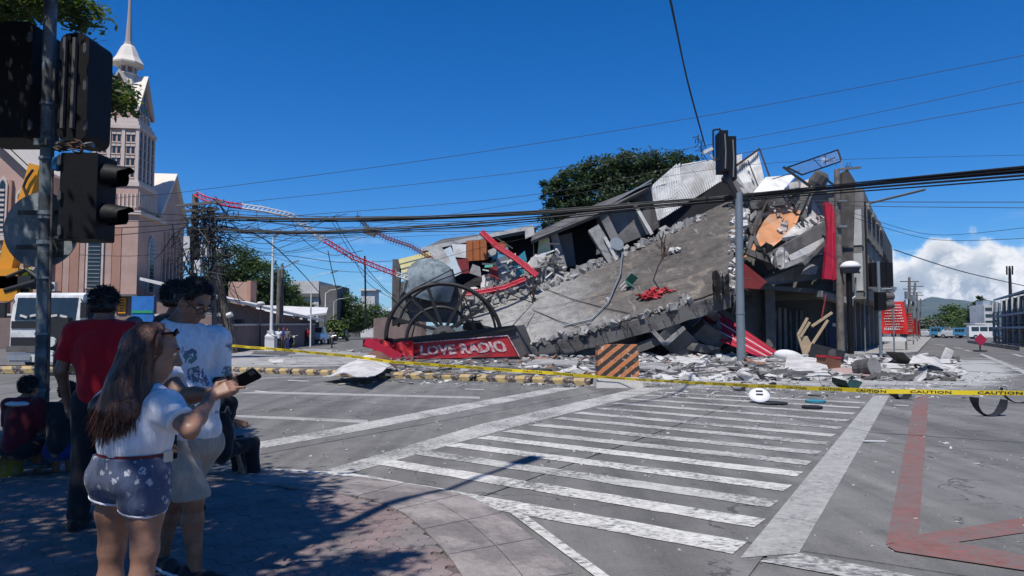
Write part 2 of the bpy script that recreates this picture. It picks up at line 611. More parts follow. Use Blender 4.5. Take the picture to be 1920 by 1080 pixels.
# ---- pavement corner
M_apron = mat('old kerb concrete', (0.285, 0.25, 0.232), 0.5, 2.2, 0.9, 0.45, 70, col2=(0.19, 0.168, 0.158), speck=0.5)
M_mortar = mat('dark paving joints', (0.13, 0.103, 0.097), 0.3, 6, 0.95, 0.2, 80)
M_paver = mat('pink concrete pavers', (0.225, 0.168, 0.158), 0.36, 3.2, 0.9, 0.35, 90, col2=(0.19, 0.168, 0.16), patch=1.3, speck=0.35, rand=0.07)
outer_px = [(-600, 905), (-200, 890), (140, 880), (330, 878), (470, 880), (586, 891), (680, 898), (755, 909), (820, 919), (879, 933), (940, 965), (1000, 1012), (1074, 1078), (1150, 1165), (1260, 1320)]
inner_px = [(-600, 930), (-200, 908), (140, 898), (330, 897), (440, 903), (545, 915), (642, 926), (699, 938), (755, 961), (792, 992), (822, 1021), (845, 1048), (872, 1090), (900, 1170), (940, 1330)]
SWZ = 0.10
outer = [G(*p) for p in outer_px]
inner = [G(p[0], p[1], SWZ) for p in inner_px]
def resample(pts, n):
	L = [0]
	for a, b in zip(pts, pts[1:]):
		L.append(L[-1] + (b - a).length)
	out = []
	for k in range(n + 1):
		s = L[-1] * k / n
		i = max(0, min(len(pts) - 2, sum(1 for x in L if x <= s) - 1))
		out.append(pts[i].lerp(pts[i + 1], (s - L[i]) / max(1e-9, L[i + 1] - L[i])))
	return out
sw = MB()
poly = [Vector((p.x, p.y, 0.082)) for p in inner]
sw.face(poly + [Vector((1.5, -6, 0.082)), Vector((-14, -6, 0.082)), Vector((-14, 6.2, 0.082))])
pavement = struct(sw.build('pavement', M_mortar))
WL[pavement.name] = Vector(pavement.location)
NB = 64
ro, ri = resample(outer, NB), resample(inner, NB)
for k in range(NB):
	for band in (0, 1):
		f0, f1 = (0.0, 0.48) if band == 0 else (0.49, 1.0)
		if k % 4 != 0:
			continue
		k2 = min(NB, k + 4)
		def at(kk, f, e=0.0):
			p = ro[kk].lerp(ri[kk], f)
			z = 0.02 + f * (SWZ - 0.012)
			return Vector((p.x, p.y, z))
		a, b_ = at(k, f0), at(k2, f0)
		c, d = at(k2, f1), at(k, f1)
		sh = 0.006
		e = (b_ - a).normalized() * sh
		a, d, b_, c = a + e, d + e, b_ - e, c - e
		if a.y < 1 or a.x < -9:
			continue
		m_ = MB()
		dn = Vector((0, 0, -0.12))
		lo_ = [at(min(NB, k + i), f0) for i in range(5)]
		hi_ = [at(min(NB, k + i), f1) for i in range(5)]
		lo_[0], hi_[0], lo_[-1], hi_[-1] = a, d, b_, c
		m_.slab([q + dn for q in lo_ + hi_[::-1]], (0, 0, 1), 0.12)
		m_.build('kerb_stone', M_apron, pavement)
poly2 = [(p.x, p.y) for p in inner] + [(1.5, -6), (-14, -6), (-14, 6.2)]
def inside(x, y, pl):
	r = False
	j = len(pl) - 1
	for i in range(len(pl)):
		if (pl[i][1] > y) != (pl[j][1] > y) and x < (pl[j][0] - pl[i][0]) * (y - pl[i][1]) / (pl[j][1] - pl[i][1]) + pl[i][0]:
			r = not r
		j = i
	return r
S = 0.17
RA = R(24)
cr, sr = math.cos(RA), math.sin(RA)
cand = []
for i in range(-60, 60):
	for j in range(-60, 60):
		gx, gy_ = (i + (0.5 if j % 2 else 0)) * S, j * S * 0.86
		x, y = gx * cr - gy_ * sr, gx * sr + gy_ * cr + 3
		if not (2.2 < y < 9 and -7.5 < x < 1.2 and inside(x, y, poly2)):
			continue
		if abs(x / y) > 0.95:
			continue
		cand.append((x, y))
cand.sort(key=lambda p: abs(p[1] - 4.6) + (2 if p[0] / p[1] < -0.7 else 0))
def scale_shape():
	h, H, g, w = S / 2, S * .43, .002, S * .085
	pts = [(lerp(-h + g, h - g, k / 8), -H + g + w * math.sin(4 * math.pi * (k / 8 - .5))) for k in range(9)]
	pts += [(h - g + w * .8 * math.sin(2 * math.pi * t), lerp(-H, H, t)) for t in (.25, .5, .75)]
	pts += [(lerp(h - g, -h + g, k / 8), H - g + w * math.sin(4 * math.pi * (.5 - k / 8))) for k in range(9)]
	pts += [(-h + g + w * .8 * math.sin(2 * math.pi * t), lerp(-H, H, t)) for t in (.75, .5, .25)]
	return pts
shp = scale_shape()
pm = MB()
pm.slab([Vector((x * cr - y * sr, x * sr + y * cr, -0.05)) for x, y in shp], (0, 0, 1), 0.05)
proto = None
rest = MB()
for n_, (x, y) in enumerate(cand):
	z = SWZ + random.uniform(-0.003, 0.002)
	tilt = (random.uniform(-0.012, 0.012), random.uniform(-0.012, 0.012), random.uniform(-0.03, 0.03))
	if n_ < 300:
		if proto is None:
			proto = pm.build('paver', M_paver, pavement)
			o = proto
		else:
			o = proto.copy()
			COL.objects.link(o)
		o.location = Vector((x, y, z)) + WL[pavement.name] * 0 + (Vector((0, 0, 0)))
		o.rotation_euler = tilt
	else:
		rest.slab([Vector((x + a * cr - b_ * sr, y + a * sr + b_ * cr, z - 0.05)) for a, b_ in shp], (0, 0, 1), 0.05)
# the mesh was stored relative to the pavement's origin
off = WL[pavement.name]
me = proto.data
for v in me.vertices:
	v.co += off
for o in pavement.children:
	if o.name.startswith('paver'):
		o.location = o.location - off
if rest.f:
	ro_ = rest.build('paver', M_paver, pavement)
	ro_['kind'] = 'stuff'
# ---- striped kerb blocks of the median
def stripe_mat(name, ca, cb, freq, skew, chip=(0.35, 0.33, 0.3)):
	m, t, b = new_mat(name)
	tcn = mk(t, 'ShaderNodeTexCoord')
	sx = mk(t, 'ShaderNodeSeparateXYZ')
	t.links.new(tcn.outputs['Object'], sx.inputs[0])
	q = mth(t, 'ADD', mth(t, 'MULTIPLY', sx.outputs[0], freq), mth(t, 'ADD', mth(t, 'MULTIPLY', sx.outputs[2], skew), mth(t, 'MULTIPLY', sx.outputs[1], -skew * 0.8)))
	geo = mk(t, 'ShaderNodeNewGeometry')
	q = mth(t, 'ADD', q, mth(t, 'MULTIPLY', noise(t, geo.outputs['Position'], 9, 3, 0.5).outputs[0], 0.08))
	fr = mth(t, 'FRACT', q)
	s = maprange(t, fr, 0.49, 0.51)
	n = noise(t, geo.outputs['Position'], 11, 8, 0.7).outputs[0]
	c = mixc(t, s, ca, cb)
	k = maprange(t, noise(t, geo.outputs['Position'], 5, 6, 0.6).outputs[0], 0.3, 0.7, 0.7, 1.15, False)
	vs = mk(t, 'ShaderNodeVectorMath', operation='SCALE')
	t.links.new(c, vs.inputs[0])
	t.links.new(k, vs.inputs['Scale'])
	out = mixc(t, maprange(t, n, 0.53, 0.58), vs.outputs[0], chip)
	n2 = noise(t, geo.outputs['Position'], 17, 8, 0.7).outputs[0]
	out = mixc(t, maprange(t, n2, 0.60, 0.64), out, (0.03, 0.028, 0.025))
	t.links.new(out, b.inputs['Base Color'])
	b.inputs['Roughness'].default_value = 0.85
	bp = mk(t, 'ShaderNodeBump')
	bp.inputs['Strength'].default_value = 0.4
	bp.inputs['Distance'].default_value = 0.02
	t.links.new(n, bp.inputs['Height'])
	t.links.new(bp.outputs[0], b.inputs['Normal'])
	return m
M_kerbstripe = stripe_mat('chipped yellow and black kerb paint', (0.40, 0.29, 0.11), (0.06, 0.052, 0.047), 1.6, 1.4, (0.33, 0.25, 0.2))
def kerb_block(L, h=0.19, w=0.34):
	q = MB()
	pf = [(-w / 2, 0), (w / 2, 0), (w / 2, h * 0.8), (w / 2 - 0.06, h), (-w / 2 + 0.09, h), (-w / 2, h * 0.62)]
	q.slab([Vector((-L / 2, y, z)) for y, z in pf], (1, 0, 0), L)
	return q
kA, kB = G(405, 697), G(1112, 723)
kdir = (kB - kA)
kn = 8
labs = ['yellow and black kerb block beside the man holding the phone', 'striped kerb block, second from the man with the phone', 'chipped striped kerb block left of the white bent sheet',
		'striped kerb block under the white bent sheet', 'striped kerb block under the brown curled sheet', 'striped kerb block right of the brown curled sheet',
		'striped kerb block in front of the red radio sign', 'black striped kerb block next to the orange barrier']
kang = math.atan2(kdir.y, kdir.x)
kl = kdir.length / kn
for k in range(kn):
	q = kerb_block(kl - 0.03)
	o = q.build('kerb_block', M_kerbstripe)
	p = kA + kdir * ((k + 0.5) / kn)
	o.location = (p.x + random.uniform(-.03, .03), p.y + 0.15 + random.uniform(-.05, .05), 0)
	o.rotation_euler = (0, 0, kang + random.uniform(-0.02, 0.02))
	tag(o, labs[k], 'kerb', 'striped median kerb blocks')
kC = G(-30, 701)
kD = G(150, 699)
for k in range(2):
	q = kerb_block((kD - kC).length / 2 - 0.03, 0.25)
	o = q.build('kerb_block', M_kerbstripe)
	p = kC.lerp(kD, (k + 0.5) / 2)
	o.location = (p.x, p.y + .2, 0)
	o.rotation_euler = (0, 0, math.atan2((kD - kC).y, (kD - kC).x))
	tag(o, ['striped kerb block in front of the truck, left of the signal pole', 'striped kerb block in front of the truck, right of the signal pole'][k], 'kerb', 'striped kerb blocks before the truck')
# the raised kerb where the children sit
M_kerbdark = stripe_mat('worn yellow and black seat kerb paint', (0.42, 0.32, 0.05), (0.02, 0.02, 0.02), 0.9, 0.2)
q = kerb_block(4.6, 0.3, 0.42)
o = q.build('kerb_block', M_kerbdark)
p = G(30, 890, 0.1)
o.location = (-7.35, 7.0, 0.02)
o.rotation_euler = (0, 0, 0.03)
tag(o, 'low yellow and black kerb the seated children use as a bench', 'kerb')
# pale raised concrete island in front of the ruin on the left
mb = MB()
isl = [G(408, 672), G(470, 660), G(600, 657), G(700, 668), G(690, 690), G(560, 694), G(405, 694)]
mb.slab([Vector((p.x, p.y, -0.02)) for p in isl], (0, 0, 1), 0.14)
struct(mb.build('pavement_island', M_conc))
# ================================================================ mountain and trees: helpers
def leaf_mesh(name, C, Nrm, size, mats, parent=None, aspect=0.5, seed=0, kind=None, midx=None):
	"""many small pointed leaves, one mesh (a crown part)"""
	r = np.random.default_rng(seed)
	n = len(C)
	N = Nrm / (np.linalg.norm(Nrm, axis=1, keepdims=True) + 1e-9)
	t = r.normal(size=(n, 3))
	t -= N * (t * N).sum(1, keepdims=True)
	t /= np.linalg.norm(t, axis=1, keepdims=True) + 1e-9
	b = np.cross(N, t)
	s = size * r.uniform(0.6, 1.4, (n, 1))
	w = s * aspect
	v = np.stack([C - t * s, C + b * w - t * s * 0.1, C + t * s, C - b * w - t * s * 0.1], 1).reshape(-1, 3)
	org = np.array(WL[parent.name]) if parent is not None else np.array([0, 0, 0.0])
	v = v - org
	me = bpy.data.meshes.new(name)
	me.vertices.add(4 * n)
	me.vertices.foreach_set('co', v.ravel())
	me.loops.add(4 * n)
	me.loops.foreach_set('vertex_index', np.arange(4 * n))
	me.polygons.add(n)
	me.polygons.foreach_set('loop_start', np.arange(0, 4 * n, 4))
	me.polygons.foreach_set('loop_total', np.full(n, 4))
	for m in mats:
		me.materials.append(m)
	if midx is None:
		midx = r.integers(0, len(mats), n)
	me.polygons.foreach_set('material_index', midx.astype(np.int32))
	me.update(calc_edges=True)
	o = bpy.data.objects.new(name, me)
	COL.objects.link(o)
	WL[o.name] = Vector(org)
	if parent is not None:
		o.parent = parent
	if kind:
		o['kind'] = kind
	return o
def leaf_mat(name, col, trans=0.25):
	m, t, b = new_mat(name)
	geo = mk(t, 'ShaderNodeNewGeometry')
	n = noise(t, geo.outputs['Position'], 0.9, 4, 0.6)
	c = mixc(t, maprange(t, n.outputs[0], 0.35, 0.65), tuple(x * 0.65 for x in col), tuple(x * 1.35 for x in col))
	t.links.new(c, b.inputs['Base Color'])
	b.inputs['Roughness'].default_value = 0.55
	b.inputs['Specular IOR Level'].default_value = 0.3
	tr = mk(t, 'ShaderNodeBsdfTranslucent')
	t.links.new(mixc(t, 0.4, c, (0.25, 0.4, 0.03)), tr.inputs['Color'])
	mx = mk(t, 'ShaderNodeMixShader')
	mx.inputs[0].default_value = trans
	t.links.new(b.outputs[0], mx.inputs[1])
	t.links.new(tr.outputs[0], mx.inputs[2])
	t.links.new(mx.outputs[0], t.nodes['Material Output'].inputs['Surface'])
	return m
M_leafA = leaf_mat('dark leaves', (0.030, 0.055, 0.018))
M_leafB = leaf_mat('mid green leaves', (0.050, 0.085, 0.022))
M_leafC = leaf_mat('yellow green leaves', (0.085, 0.12, 0.03))
M_bark = mat('grey brown bark', (0.11, 0.085, 0.065), 0.4, 4, 0.95, 0.5, 40)
def crown_pts(blobs, n, clump=0.18, seed=0, shell=0.55, per=26):
	r = np.random.default_rng(seed)
	C, N = [], []
	vol = np.array([b[1][0] * b[1][1] * b[1][2] for b in blobs]) ** 0.67
	cnt = (n * vol / vol.sum()).astype(int)
	for (c, rad), k in zip(blobs, cnt):
		rad = np.array(rad)
		nc = max(4, k // per)
		d = r.normal(size=(nc, 3))
		d /= np.linalg.norm(d, axis=1, keepdims=True)
		rr = (shell + (1 - shell) * r.random((nc, 1)) ** 0.7) * r.uniform(0.86, 1.1, (nc, 1))
		cc = np.array(c) + d * rr * rad
		idx = r.integers(0, nc, k)
		off = r.normal(size=(k, 3)) * clump * rad.mean() * np.array([1, 1, 0.6])
		C.append(cc[idx] + off)
		N.append(d[idx] * 0.5 + r.normal(size=(k, 3)) * 0.55 + np.array([0, 0, 0.75]))
	return np.concatenate(C), np.concatenate(N)
def tree(name, label, base, H, blobs, n, leaf, mats, trunk_r=0.25, seed=0, limbs=5, group=None, aspect=0.5, clump=0.18, cat='tree', forks=None):
	base = Vector(base)
	t = thing(name, label, cat, base, group)
	rr = random.Random(seed)
	q = MB()
	top = base + Vector((0, 0, H * 0.45))
	q.tube([base + Vector((0, 0, -0.1)), base + Vector((0.05 * H * rr.uniform(-.3, .3), 0, H * 0.22)), top], [trunk_r, trunk_r * 0.75, trunk_r * 0.6], 9)
	for k in range(limbs):
		b = blobs[k % len(blobs)]
		e = Vector(b[0]) + Vector((rr.uniform(-.5, .5) * b[1][0], rr.uniform(-.5, .5) * b[1][1], rr.uniform(-.2, .4) * b[1][2]))
		m = top.lerp(e, 0.5) + Vector((0, 0, -0.06 * H * rr.random()))
		q.tube([top - Vector((0, 0, H * 0.1 * rr.random())), m, e], [trunk_r * 0.5, trunk_r * 0.3, trunk_r * 0.1], 6)
	q.build('trunk', M_bark, t, True)
	C, N = crown_pts(blobs, n, clump, seed)
	leaf_mesh('crown', C, N, leaf, mats, t, aspect, seed)
	return t
M_mtn = mat('wooded mountain slopes', (0.035, 0.055, 0.03), 0.4, 0.004, 1.0, 0.0, 1, col2=(0.05, 0.06, 0.03))
# distant mountain at the end of the right hand street
mb = MB()
mrng = random.Random(4)
def mtn(u, v):
	az = R(-30 + 85 * u)
	d = 5200 + 4200 * v
	a = math.degrees(az)
	ridge = 190 * math.exp(-((a - 33.5) / 4.6) ** 2) + 110 * math.exp(-((a - 42) / 6) ** 2) + 110 * math.exp(-((a - 25) / 7) ** 2) + 40
	prof = math.sin(min(1, v * 1.02) * math.pi) ** 0.8 if v < 0.99 else 0
	z = ridge * prof * (1 + 0.5 * vnoise(a * 0.35, v * 4, 1) + 0.22 * vnoise(a * 0.9, v * 9, 2) + 0.1 * vnoise(a * 2.2, v * 20, 3)) - 6
	return Vector((d * math.sin(az), d * math.cos(az), z))
mb.grid(mtn, 300, 24)
struct(mb.build('mountain', M_mtn, smooth=True))
# ================================================================ church
M_ch = mat('rose beige church plaster', (0.46, 0.305, 0.245), 0.16, 0.6, 0.85, 0.1, 30, col2=(0.40, 0.265, 0.215), patch=0.25)
M_chd = mat('darker rose church pilaster paint', (0.37, 0.20, 0.145), 0.15, 0.6, 0.85, 0.1, 30)
M_chw = mat('cream church trim', (0.53, 0.44, 0.385), 0.16, 0.8, 0.8, 0.08, 30)
M_chroof = mat('pale church roof', (0.60, 0.54, 0.47), 0.12, 0.6, 0.6, 0.05, 20)
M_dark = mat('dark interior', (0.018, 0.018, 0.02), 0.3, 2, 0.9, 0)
M_glassd = glass_mat('dark window glass')
M_grey = mat('mid grey plaster', (0.22, 0.21, 0.20), 0.25, 0.8, 0.9, 0.2, 30)
CH0 = P(249, 560, 60)
CH0.z = 0
CHA = R(7.3)
ca_, cb_ = Vector((math.cos(CHA), math.sin(CHA), 0)), Vector((-math.sin(CHA), math.cos(CHA), 0))
def LC(x, y, z):
	return CH0 + ca_ * x + cb_ * y + Vector((0, 0, z))
def zc(py, Y=60):
	return P(230, py, Y).z
church = thing('church', 'pink gothic church with a tall spired tower behind the traffic signal', 'church', CH0)
RZ = Matrix.Rotation(CHA, 3, 'Z')
def cbx(q, x0, x1, y0, y1, z0, z1):
	q.box(LC((x0 + x1) / 2, (y0 + y1) / 2, (z0 + z1) / 2), (abs(x1 - x0), abs(y1 - y0), abs(z1 - z0)), RZ)
def pointed(q, x, y, z0, z1, w, side='f', t=0.1, out=0.0):
	"""pointed arch slab on the front (f) or right (r) face"""
	h = z1 - z0
	pr = [(-w / 2, 0), (w / 2, 0), (w / 2, h - w * 0.9), (w * 0.36, h - w * 0.42), (0, h), (-w * 0.36, h - w * 0.42), (-w / 2, h - w * 0.9)]
	if side == 'f':
		q.slab([LC(x + a, y - out, z0 + b) for a, b in pr], -cb_, t)
	else:
		q.slab([LC(x + out, y + a, z0 + b) for a, b in pr], ca_, t)
s = 3.5
zt = {k: zc(k) for k in (560, 395, 345, 338, 250, 238, 232, 205, 150, 132, 104, 118, 70, 335, 400)}
# stages of the tower
q = MB()
cbx(q, -s, 0, 0, s, zt[345], zt[238])                       # window shaft
q.build('tower_shaft', M_ch, church)
q = MB()
for (e, a, b) in ((0.35, zt[345] - 0.25, zt[345] + 0.1), (0.2, zt[345] + 0.1, zt[345] + 0.35), (0.22, zt[238] - 0.2, zt[238] + 0.1), (0.05, zt[238] + 0.1, zt[238] + 0.5), (-0.12, zt[238] + 0.5, zt[238] + 0.85)):
	cbx(q, -s - e, e, -e, s + e, a, b)
	if e == .2 or e == -.12:
		q.build('cornice', M_chw, church)
		q = MB()
# corner and middle pilasters of the shaft
q = MB()
for x in (-s, -s * 0.667, -s * 0.333, 0):
	cbx(q, x - 0.14, x + 0.14, -0.13, 0.1, zt[345] + 0.36, zt[238] - 0.21)
for y in (0, s * 0.25, s * 0.5, s * 0.75, s):
	cbx(q, -0.1, 0.13, y - 0.12, y + 0.12, zt[345] + 0.36, zt[238] - 0.21)
q.build('pilasters', M_chw, church)
zb, ztp = zt[345] + 0.5, zt[238] - 0.4
for c in range(3):
	for r_ in range(4):
		for d in (-0.2, 0.2):
			x = -s + s * (c + 0.5) / 3 + d
			z0 = zb + (ztp - zb) * r_ / 4 + 0.1
			q = MB()
			cbx(q, x - 0.12, x + 0.12, -0.02, 0.05, z0, z0 + 0.62)
			w = q.build('window', M_glassd, church)
			q = MB()
			cbx(q, x - 0.18, x + 0.18, -0.07, -0.024, z0 + 0.63, z0 + 0.82)
			cbx(q, x - 0.18, x + 0.18, -0.09, -0.024, z0 - 0.12, z0 - 0.02)
			q.build('sill', M_chw, w)
for c in range(4):
	y = s * (c + 0.5) / 4
	q = MB()
	cbx(q, 0.0, 0.03, y - 0.26, y + 0.26, zb, ztp)
	w = q.build('window', M_glassd, church)
	q = MB()
	for k in range(5):
		z0 = zb + (ztp - zb) * k / 5
		cbx(q, 0.032, 0.075, y - 0.24, y + 0.24, z0 + 0.2, z0 + 0.32)
	q.build('louvre', M_chd, w)
# fluted base stage
q = MB()
s2 = 4.3
o2 = 0.25
cbx(q, -s2 + o2, o2, -o2, s2 - o2, zt[400], zt[345] - 0.25)
q.build('tower_base', M_ch, church)
q = MB()
for k in range(13):
	x = -s2 + o2 + s2 * (k + 0.5) / 13
	cbx(q, x - 0.075, x + 0.075, -o2 - 0.09, -o2 + 0.05, zt[400] + 0.6, zt[345] - 0.9)
	cbx(q, x - 0.11, x + 0.11, -o2 - 0.13, -o2 + 0.05, zt[400] + 0.45, zt[400] + 0.62)
	y = -o2 + s2 * (k + 0.5) / 13
	cbx(q, o2 - 0.05, o2 + 0.09, y - 0.075, y + 0.075, zt[400] + 0.6, zt[345] - 0.7)
q.build('fluting', M_chw, church)
q = MB()
for k in range(12):
	x = -s2 + o2 + s2 * (k + 1.0) / 13
	cbx(q, x - 0.06, x + 0.06, -o2 - 0.02, -o2 + 0.05, zt[400] + 0.7, zt[345] - 1.0)
	y = -o2 + s2 * (k + 1.0) / 13
	cbx(q, o2 - 0.05, o2 + 0.02, y - 0.08, y + 0.08, zt[400] + 0.7, zt[345] - 0.8)
q.build('slits', M_chd, church)
# upper stage with steep gables
s3 = 3.0
i3 = (s - s3) / 2
z3, z3t = zt[238] + 0.85, zt[150]
q = MB()
cbx(q, -s + i3, -i3, i3, s - i3, z3, z3t - 1.6)
q.build('belfry', M_ch, church)
za, ze = zc(136), zc(208)
cx_, cy_ = -s / 2, s / 2
half = s3 / 2 + 0.3
for (nx, ny) in ((0, -1), (1, 0), (0, 1), (-1, 0)):
	tx, ty = -ny, nx
	A = LC(cx_ + nx * half + tx * -half, cy_ + ny * half + ty * -half, ze)
	B = LC(cx_ + nx * half + tx * half, cy_ + ny * half + ty * half, ze)
	T = LC(cx_ + nx * half, cy_ + ny * half, za)
	inn = LC(cx_, cy_, za)
	q = MB()
	nrm = ca_ * nx + cb_ * ny
	q.face([A - nrm * 0.28, B - nrm * 0.28, T - nrm * 0.28])
	q.build('gable', M_chd, church)
	q = MB()
	for E in (A, B):
		d = (T - E)
		q.slab([E, T, T + Vector((0, 0, 0.28)), E + Vector((0, 0, 0.28))], -nrm, 0.34)
		side = (E - T)
		q.slab([E + Vector((0, 0, 0.24)), T + Vector((0, 0, 0.24)), inn + Vector((0, 0, 0.24)), ], Vector((0, 0, -1)), 0.12)
	q.build('gable_roof', M_chroof, church)
	q = MB()
	for dx in (-0.55, 0, 0.55):
		c = LC(cx_ + nx * (s3 / 2) + tx * dx, cy_ + ny * (s3 / 2) + ty * dx, 0)
		hh = 1.0 if dx else 2.0
		for (w_, z0, z1) in ((0.26, z3 + 0.6, ze + hh),):
			q.slab([c + (ca_ * tx + cb_ * ty) * a + Vector((0, 0, z)) for a, z in ((-w_ / 2, z0), (w_ / 2, z0), (w_ / 2, z1 - 0.3), (0, z1), (-w_ / 2, z1 - 0.3))], nrm, 0.05)
	q.build('louvre', M_glassd, church)
	q = MB()
	for k in range(4):
		dx = -s3 / 2 + s3 * (k + 0.5) / 4
		c = LC(cx_ + nx * (s3 / 2) + tx * dx, cy_ + ny * (s3 / 2) + ty * dx, 0)
		q.slab([c + (ca_ * tx + cb_ * ty) * a + Vector((0, 0, z3 + z)) for a, z in ((-0.3, 0.75), (0.3, 0.75), (0, 0.3))], nrm, 0.08)
		q.slab([c + (ca_ * tx + cb_ * ty) * a + Vector((0, 0, z3 + z)) for a, z in ((-0.08, 0.0), (0.08, 0.0), (0.08, 0.4), (-0.08, 0.4))], nrm, 0.12)
	q.build('frieze', M_chw, church)
ctr = LC(cx_, cy_, 0)
q = MB()
q.lathe(ctr, [(1.5, ze + 0.6), (0.78, zc(136)), (0.74, zc(131)), (0.9, zc(130)), (0.9, zc(128)), (0.6, zc(128))], 8, RZ)
q.build('spire_skirt', M_chroof, church)
q = MB()
for k in range(8):
	th = 2 * math.pi * (k + 0.5) / 8
	q.box(ctr + Vector((0.66 * math.cos(th), 0.66 * math.sin(th), (zc(129) + zc(112)) / 2)), (0.16, 0.16, zc(112) - zc(129)), th)
q.build('lantern_post', M_chw, church)
q = MB()
q.lathe(ctr, [(0.55, zc(129)), (0.55, zc(113))], 8, RZ)
q.build('lantern_core', M_chd, church)
q = MB()
q.lathe(ctr, [(0.72, zc(116)), (1.0, zc(114)), (1.34, zc(111)), (1.36, zc(108)), (1.02, zc(97)), (0.80, zc(86)), (0.60, zc(77)), (0.36, zc(71)), (0.4, zc(70)), (0.4, zc(68)), (0.27, zc(67))], 8, RZ)
q.build('spire_hood', M_chroof, church)
q = MB()
q.lathe(ctr, [(0.30, zc(67)), (0.16, zc(10)), (0.05, zc(-90))], 8, RZ)
q.build('spire', mat('grey rose spire', (0.36, 0.30, 0.29), 0.1, 1, 0.7, 0), church)
# body below the tower
q = MB()
cbx(q, -6.2, 0.45, -0.45, 5.0, 0.0, zt[400])
q.build('wall', M_ch, church)
q = MB()
for x0, x1 in ((-6.25, -5.5), (-4.9, -4.2), (-1.55, -0.85)):
	cbx(q, x0, x1, -0.62, -0.4, 2.9, zt[400] - 1.4)
q.build('pilaster', M_chd, church)
q = MB()
for x0, x1 in ((-5.45, -4.95), (-4.15, -3.75), (-2.1, -1.6), (-0.8, 0.5)):
	cbx(q, x0, x1, -0.60, -0.4, 2.9, zt[400] - 0.7)
q.build('pilaster', M_ch, church)
q = MB()
cbx(q, -6.5, 0.75, -0.8, 5.2, zt[400] - 0.2, zt[400] + 0.12)
q.build('string_course', M_chw, church)
q = MB()
cbx(q, -7.5, 1.0, -0.95, 5.2, 2.35, 2.75)
q.build('string_course', M_chw, church)
def arch_window(x, y, z0, z1, w, side):
	q = MB()
	pointed(q, x, y, z0 - 0.1, z1 + 0.2, w + 0.35, side, 0.16)
	w_ = q.build('window', M_chw, church)
	q = MB()
	pointed(q, x, y, z0, z1, w, side, 0.19)
	q.build('pane', M_glassd, w_)
	q = MB()
	n = int((z1 - z0 - w * 0.6) / 0.33)
	for k in range(n):
		z = z0 + 0.15 + k * 0.33
		if side == 'f':
			cbx(q, x - w / 2 + 0.04, x + w / 2 - 0.04, y - 0.25, y - 0.195, z, z + 0.07)
		else:
			cbx(q, x + 0.195, x + 0.25, y - w / 2 + 0.04, y + w / 2 - 0.04, z, z + 0.07)
	q.build('louvre', M_grey, w_)
arch_window(-2.95, -0.46, zc(540), zc(428), 1.05, 'f')
arch_window(0.46, 2.3, zc(545), zc(440), 0.9, 'r')
# gabled wing at the right, seen in shade
x1, y1, wd = 0.3, 4.6, 6.9
zE, zP = P(297, 398, 64).z, P(326, 329, 67).z
q = MB()
pl = [LC(x1, y1, 0), LC(x1, y1 + wd, 0), LC(x1, y1 + wd, zE), LC(x1, y1 + wd / 2, zP), LC(x1, y1, zE)]
q.slab(pl, -ca_, 9)
q.build('wing_wall', M_ch, church)
q = MB()
up = Vector((0, 0, 0.3))
for (ya, sgn) in ((y1 - 0.25, 1), (y1 + wd + 0.25, -1)):
	E0, R0 = LC(x1 + 0.35, ya, zE - 0.25), LC(x1 + 0.35, y1 + wd / 2, zP + 0.1)
	q.slab([E0, R0, R0 + up, E0 + up], -ca_, 9.5)
q.build('wing_roof', M_chroof, church)
q = MB()
for k in range(7):
	y = y1 + 0.5 + wd * k / 7.2
	cbx(q, x1 + 0.0, x1 + 0.22, y - 0.13, y + 0.13, 2.2, zE - (2.7 if k in (0, 6) else 1.6))
q.build('mullion', M_ch, church)
for k in range(6):
	y = y1 + 0.5 + wd * (k + 0.5) / 7.2
	for (za_, zb_) in ((3.0, 5.6), (6.1, 8.2)):
		q = MB()
		cbx(q, x1 - 0.05, x1 + 0.06, y - 0.3, y + 0.3, za_, zb_)
		q.build('window', M_glassd, church)
# the nave with its broad gable at the left
Y0 = -1.0
zz = lambda py: P(60, py, 59).z
nx0, nx1 = -26.0, -9.0
sl = [(-22, zz(40)), (-8.3, zz(320))]
q = MB()
q.slab([LC(-26, Y0, 0), LC(-6.2, Y0, 0), LC(-6.2, Y0, zz(335)), LC(-8.3, Y0, zz(322)), LC(-22, Y0, zz(42)), LC(-26, Y0, zz(120))], cb_, 8)
q.build('nave_wall', M_ch, church)
q = MB()
a_, b_ = LC(-22, Y0 - 0.7, zz(30)), LC(-7.6, Y0 - 0.7, zz(325))
q.slab([a_, b_, b_ + Vector((0, 0, 0.35)), a_ + Vector((0, 0, 0.35))], cb_, 9)
q.slab([a_ - Vector((0, 0, .55)), b_ - Vector((0, 0, .55)), b_ - Vector((0, 0, .15)), a_ - Vector((0, 0, .15))], cb_, 0.5)
q.build('nave_roof', M_chroof, church)
for k in range(6):
	x = -14.4 + k * 1.42
	top_ = zz(225 + 22 * k + 45)
	if top_ < 8:
		continue
	q = MB()
	pointed(q, x, Y0 - 0.01, zz(445), top_, 0.75, 'f', 0.12)
	w_ = q.build('window', M_chw, church)
	q = MB()
	pointed(q, x, Y0 - 0.01, zz(440), top_ - 0.35, 0.42, 'f', 0.15)
	q.build('pane', M_glassd, w_)
	q = MB()
	n = int((top_ - zz(440) - 0.8) / 0.42)
	for j in range(n):
		z = zz(440) + 0.1 + j * 0.42
		cbx(q, x - 0.2, x + 0.2, Y0 - 0.22, Y0 - 0.165, z, z + 0.2)
	q.build('lattice', M_chw, w_)
	q = MB()
	cbx(q, x + 0.6, x + 0.8, Y0 - 0.3, Y0, 2.5, top_ - 0.4)
	q.build('pilaster', M_chd, church)
q = MB()
cbx(q, -26, -6.4, Y0 - 0.5, Y0, zz(455), zz(447))
q.build('string_course', M_chw, church)
q = MB()
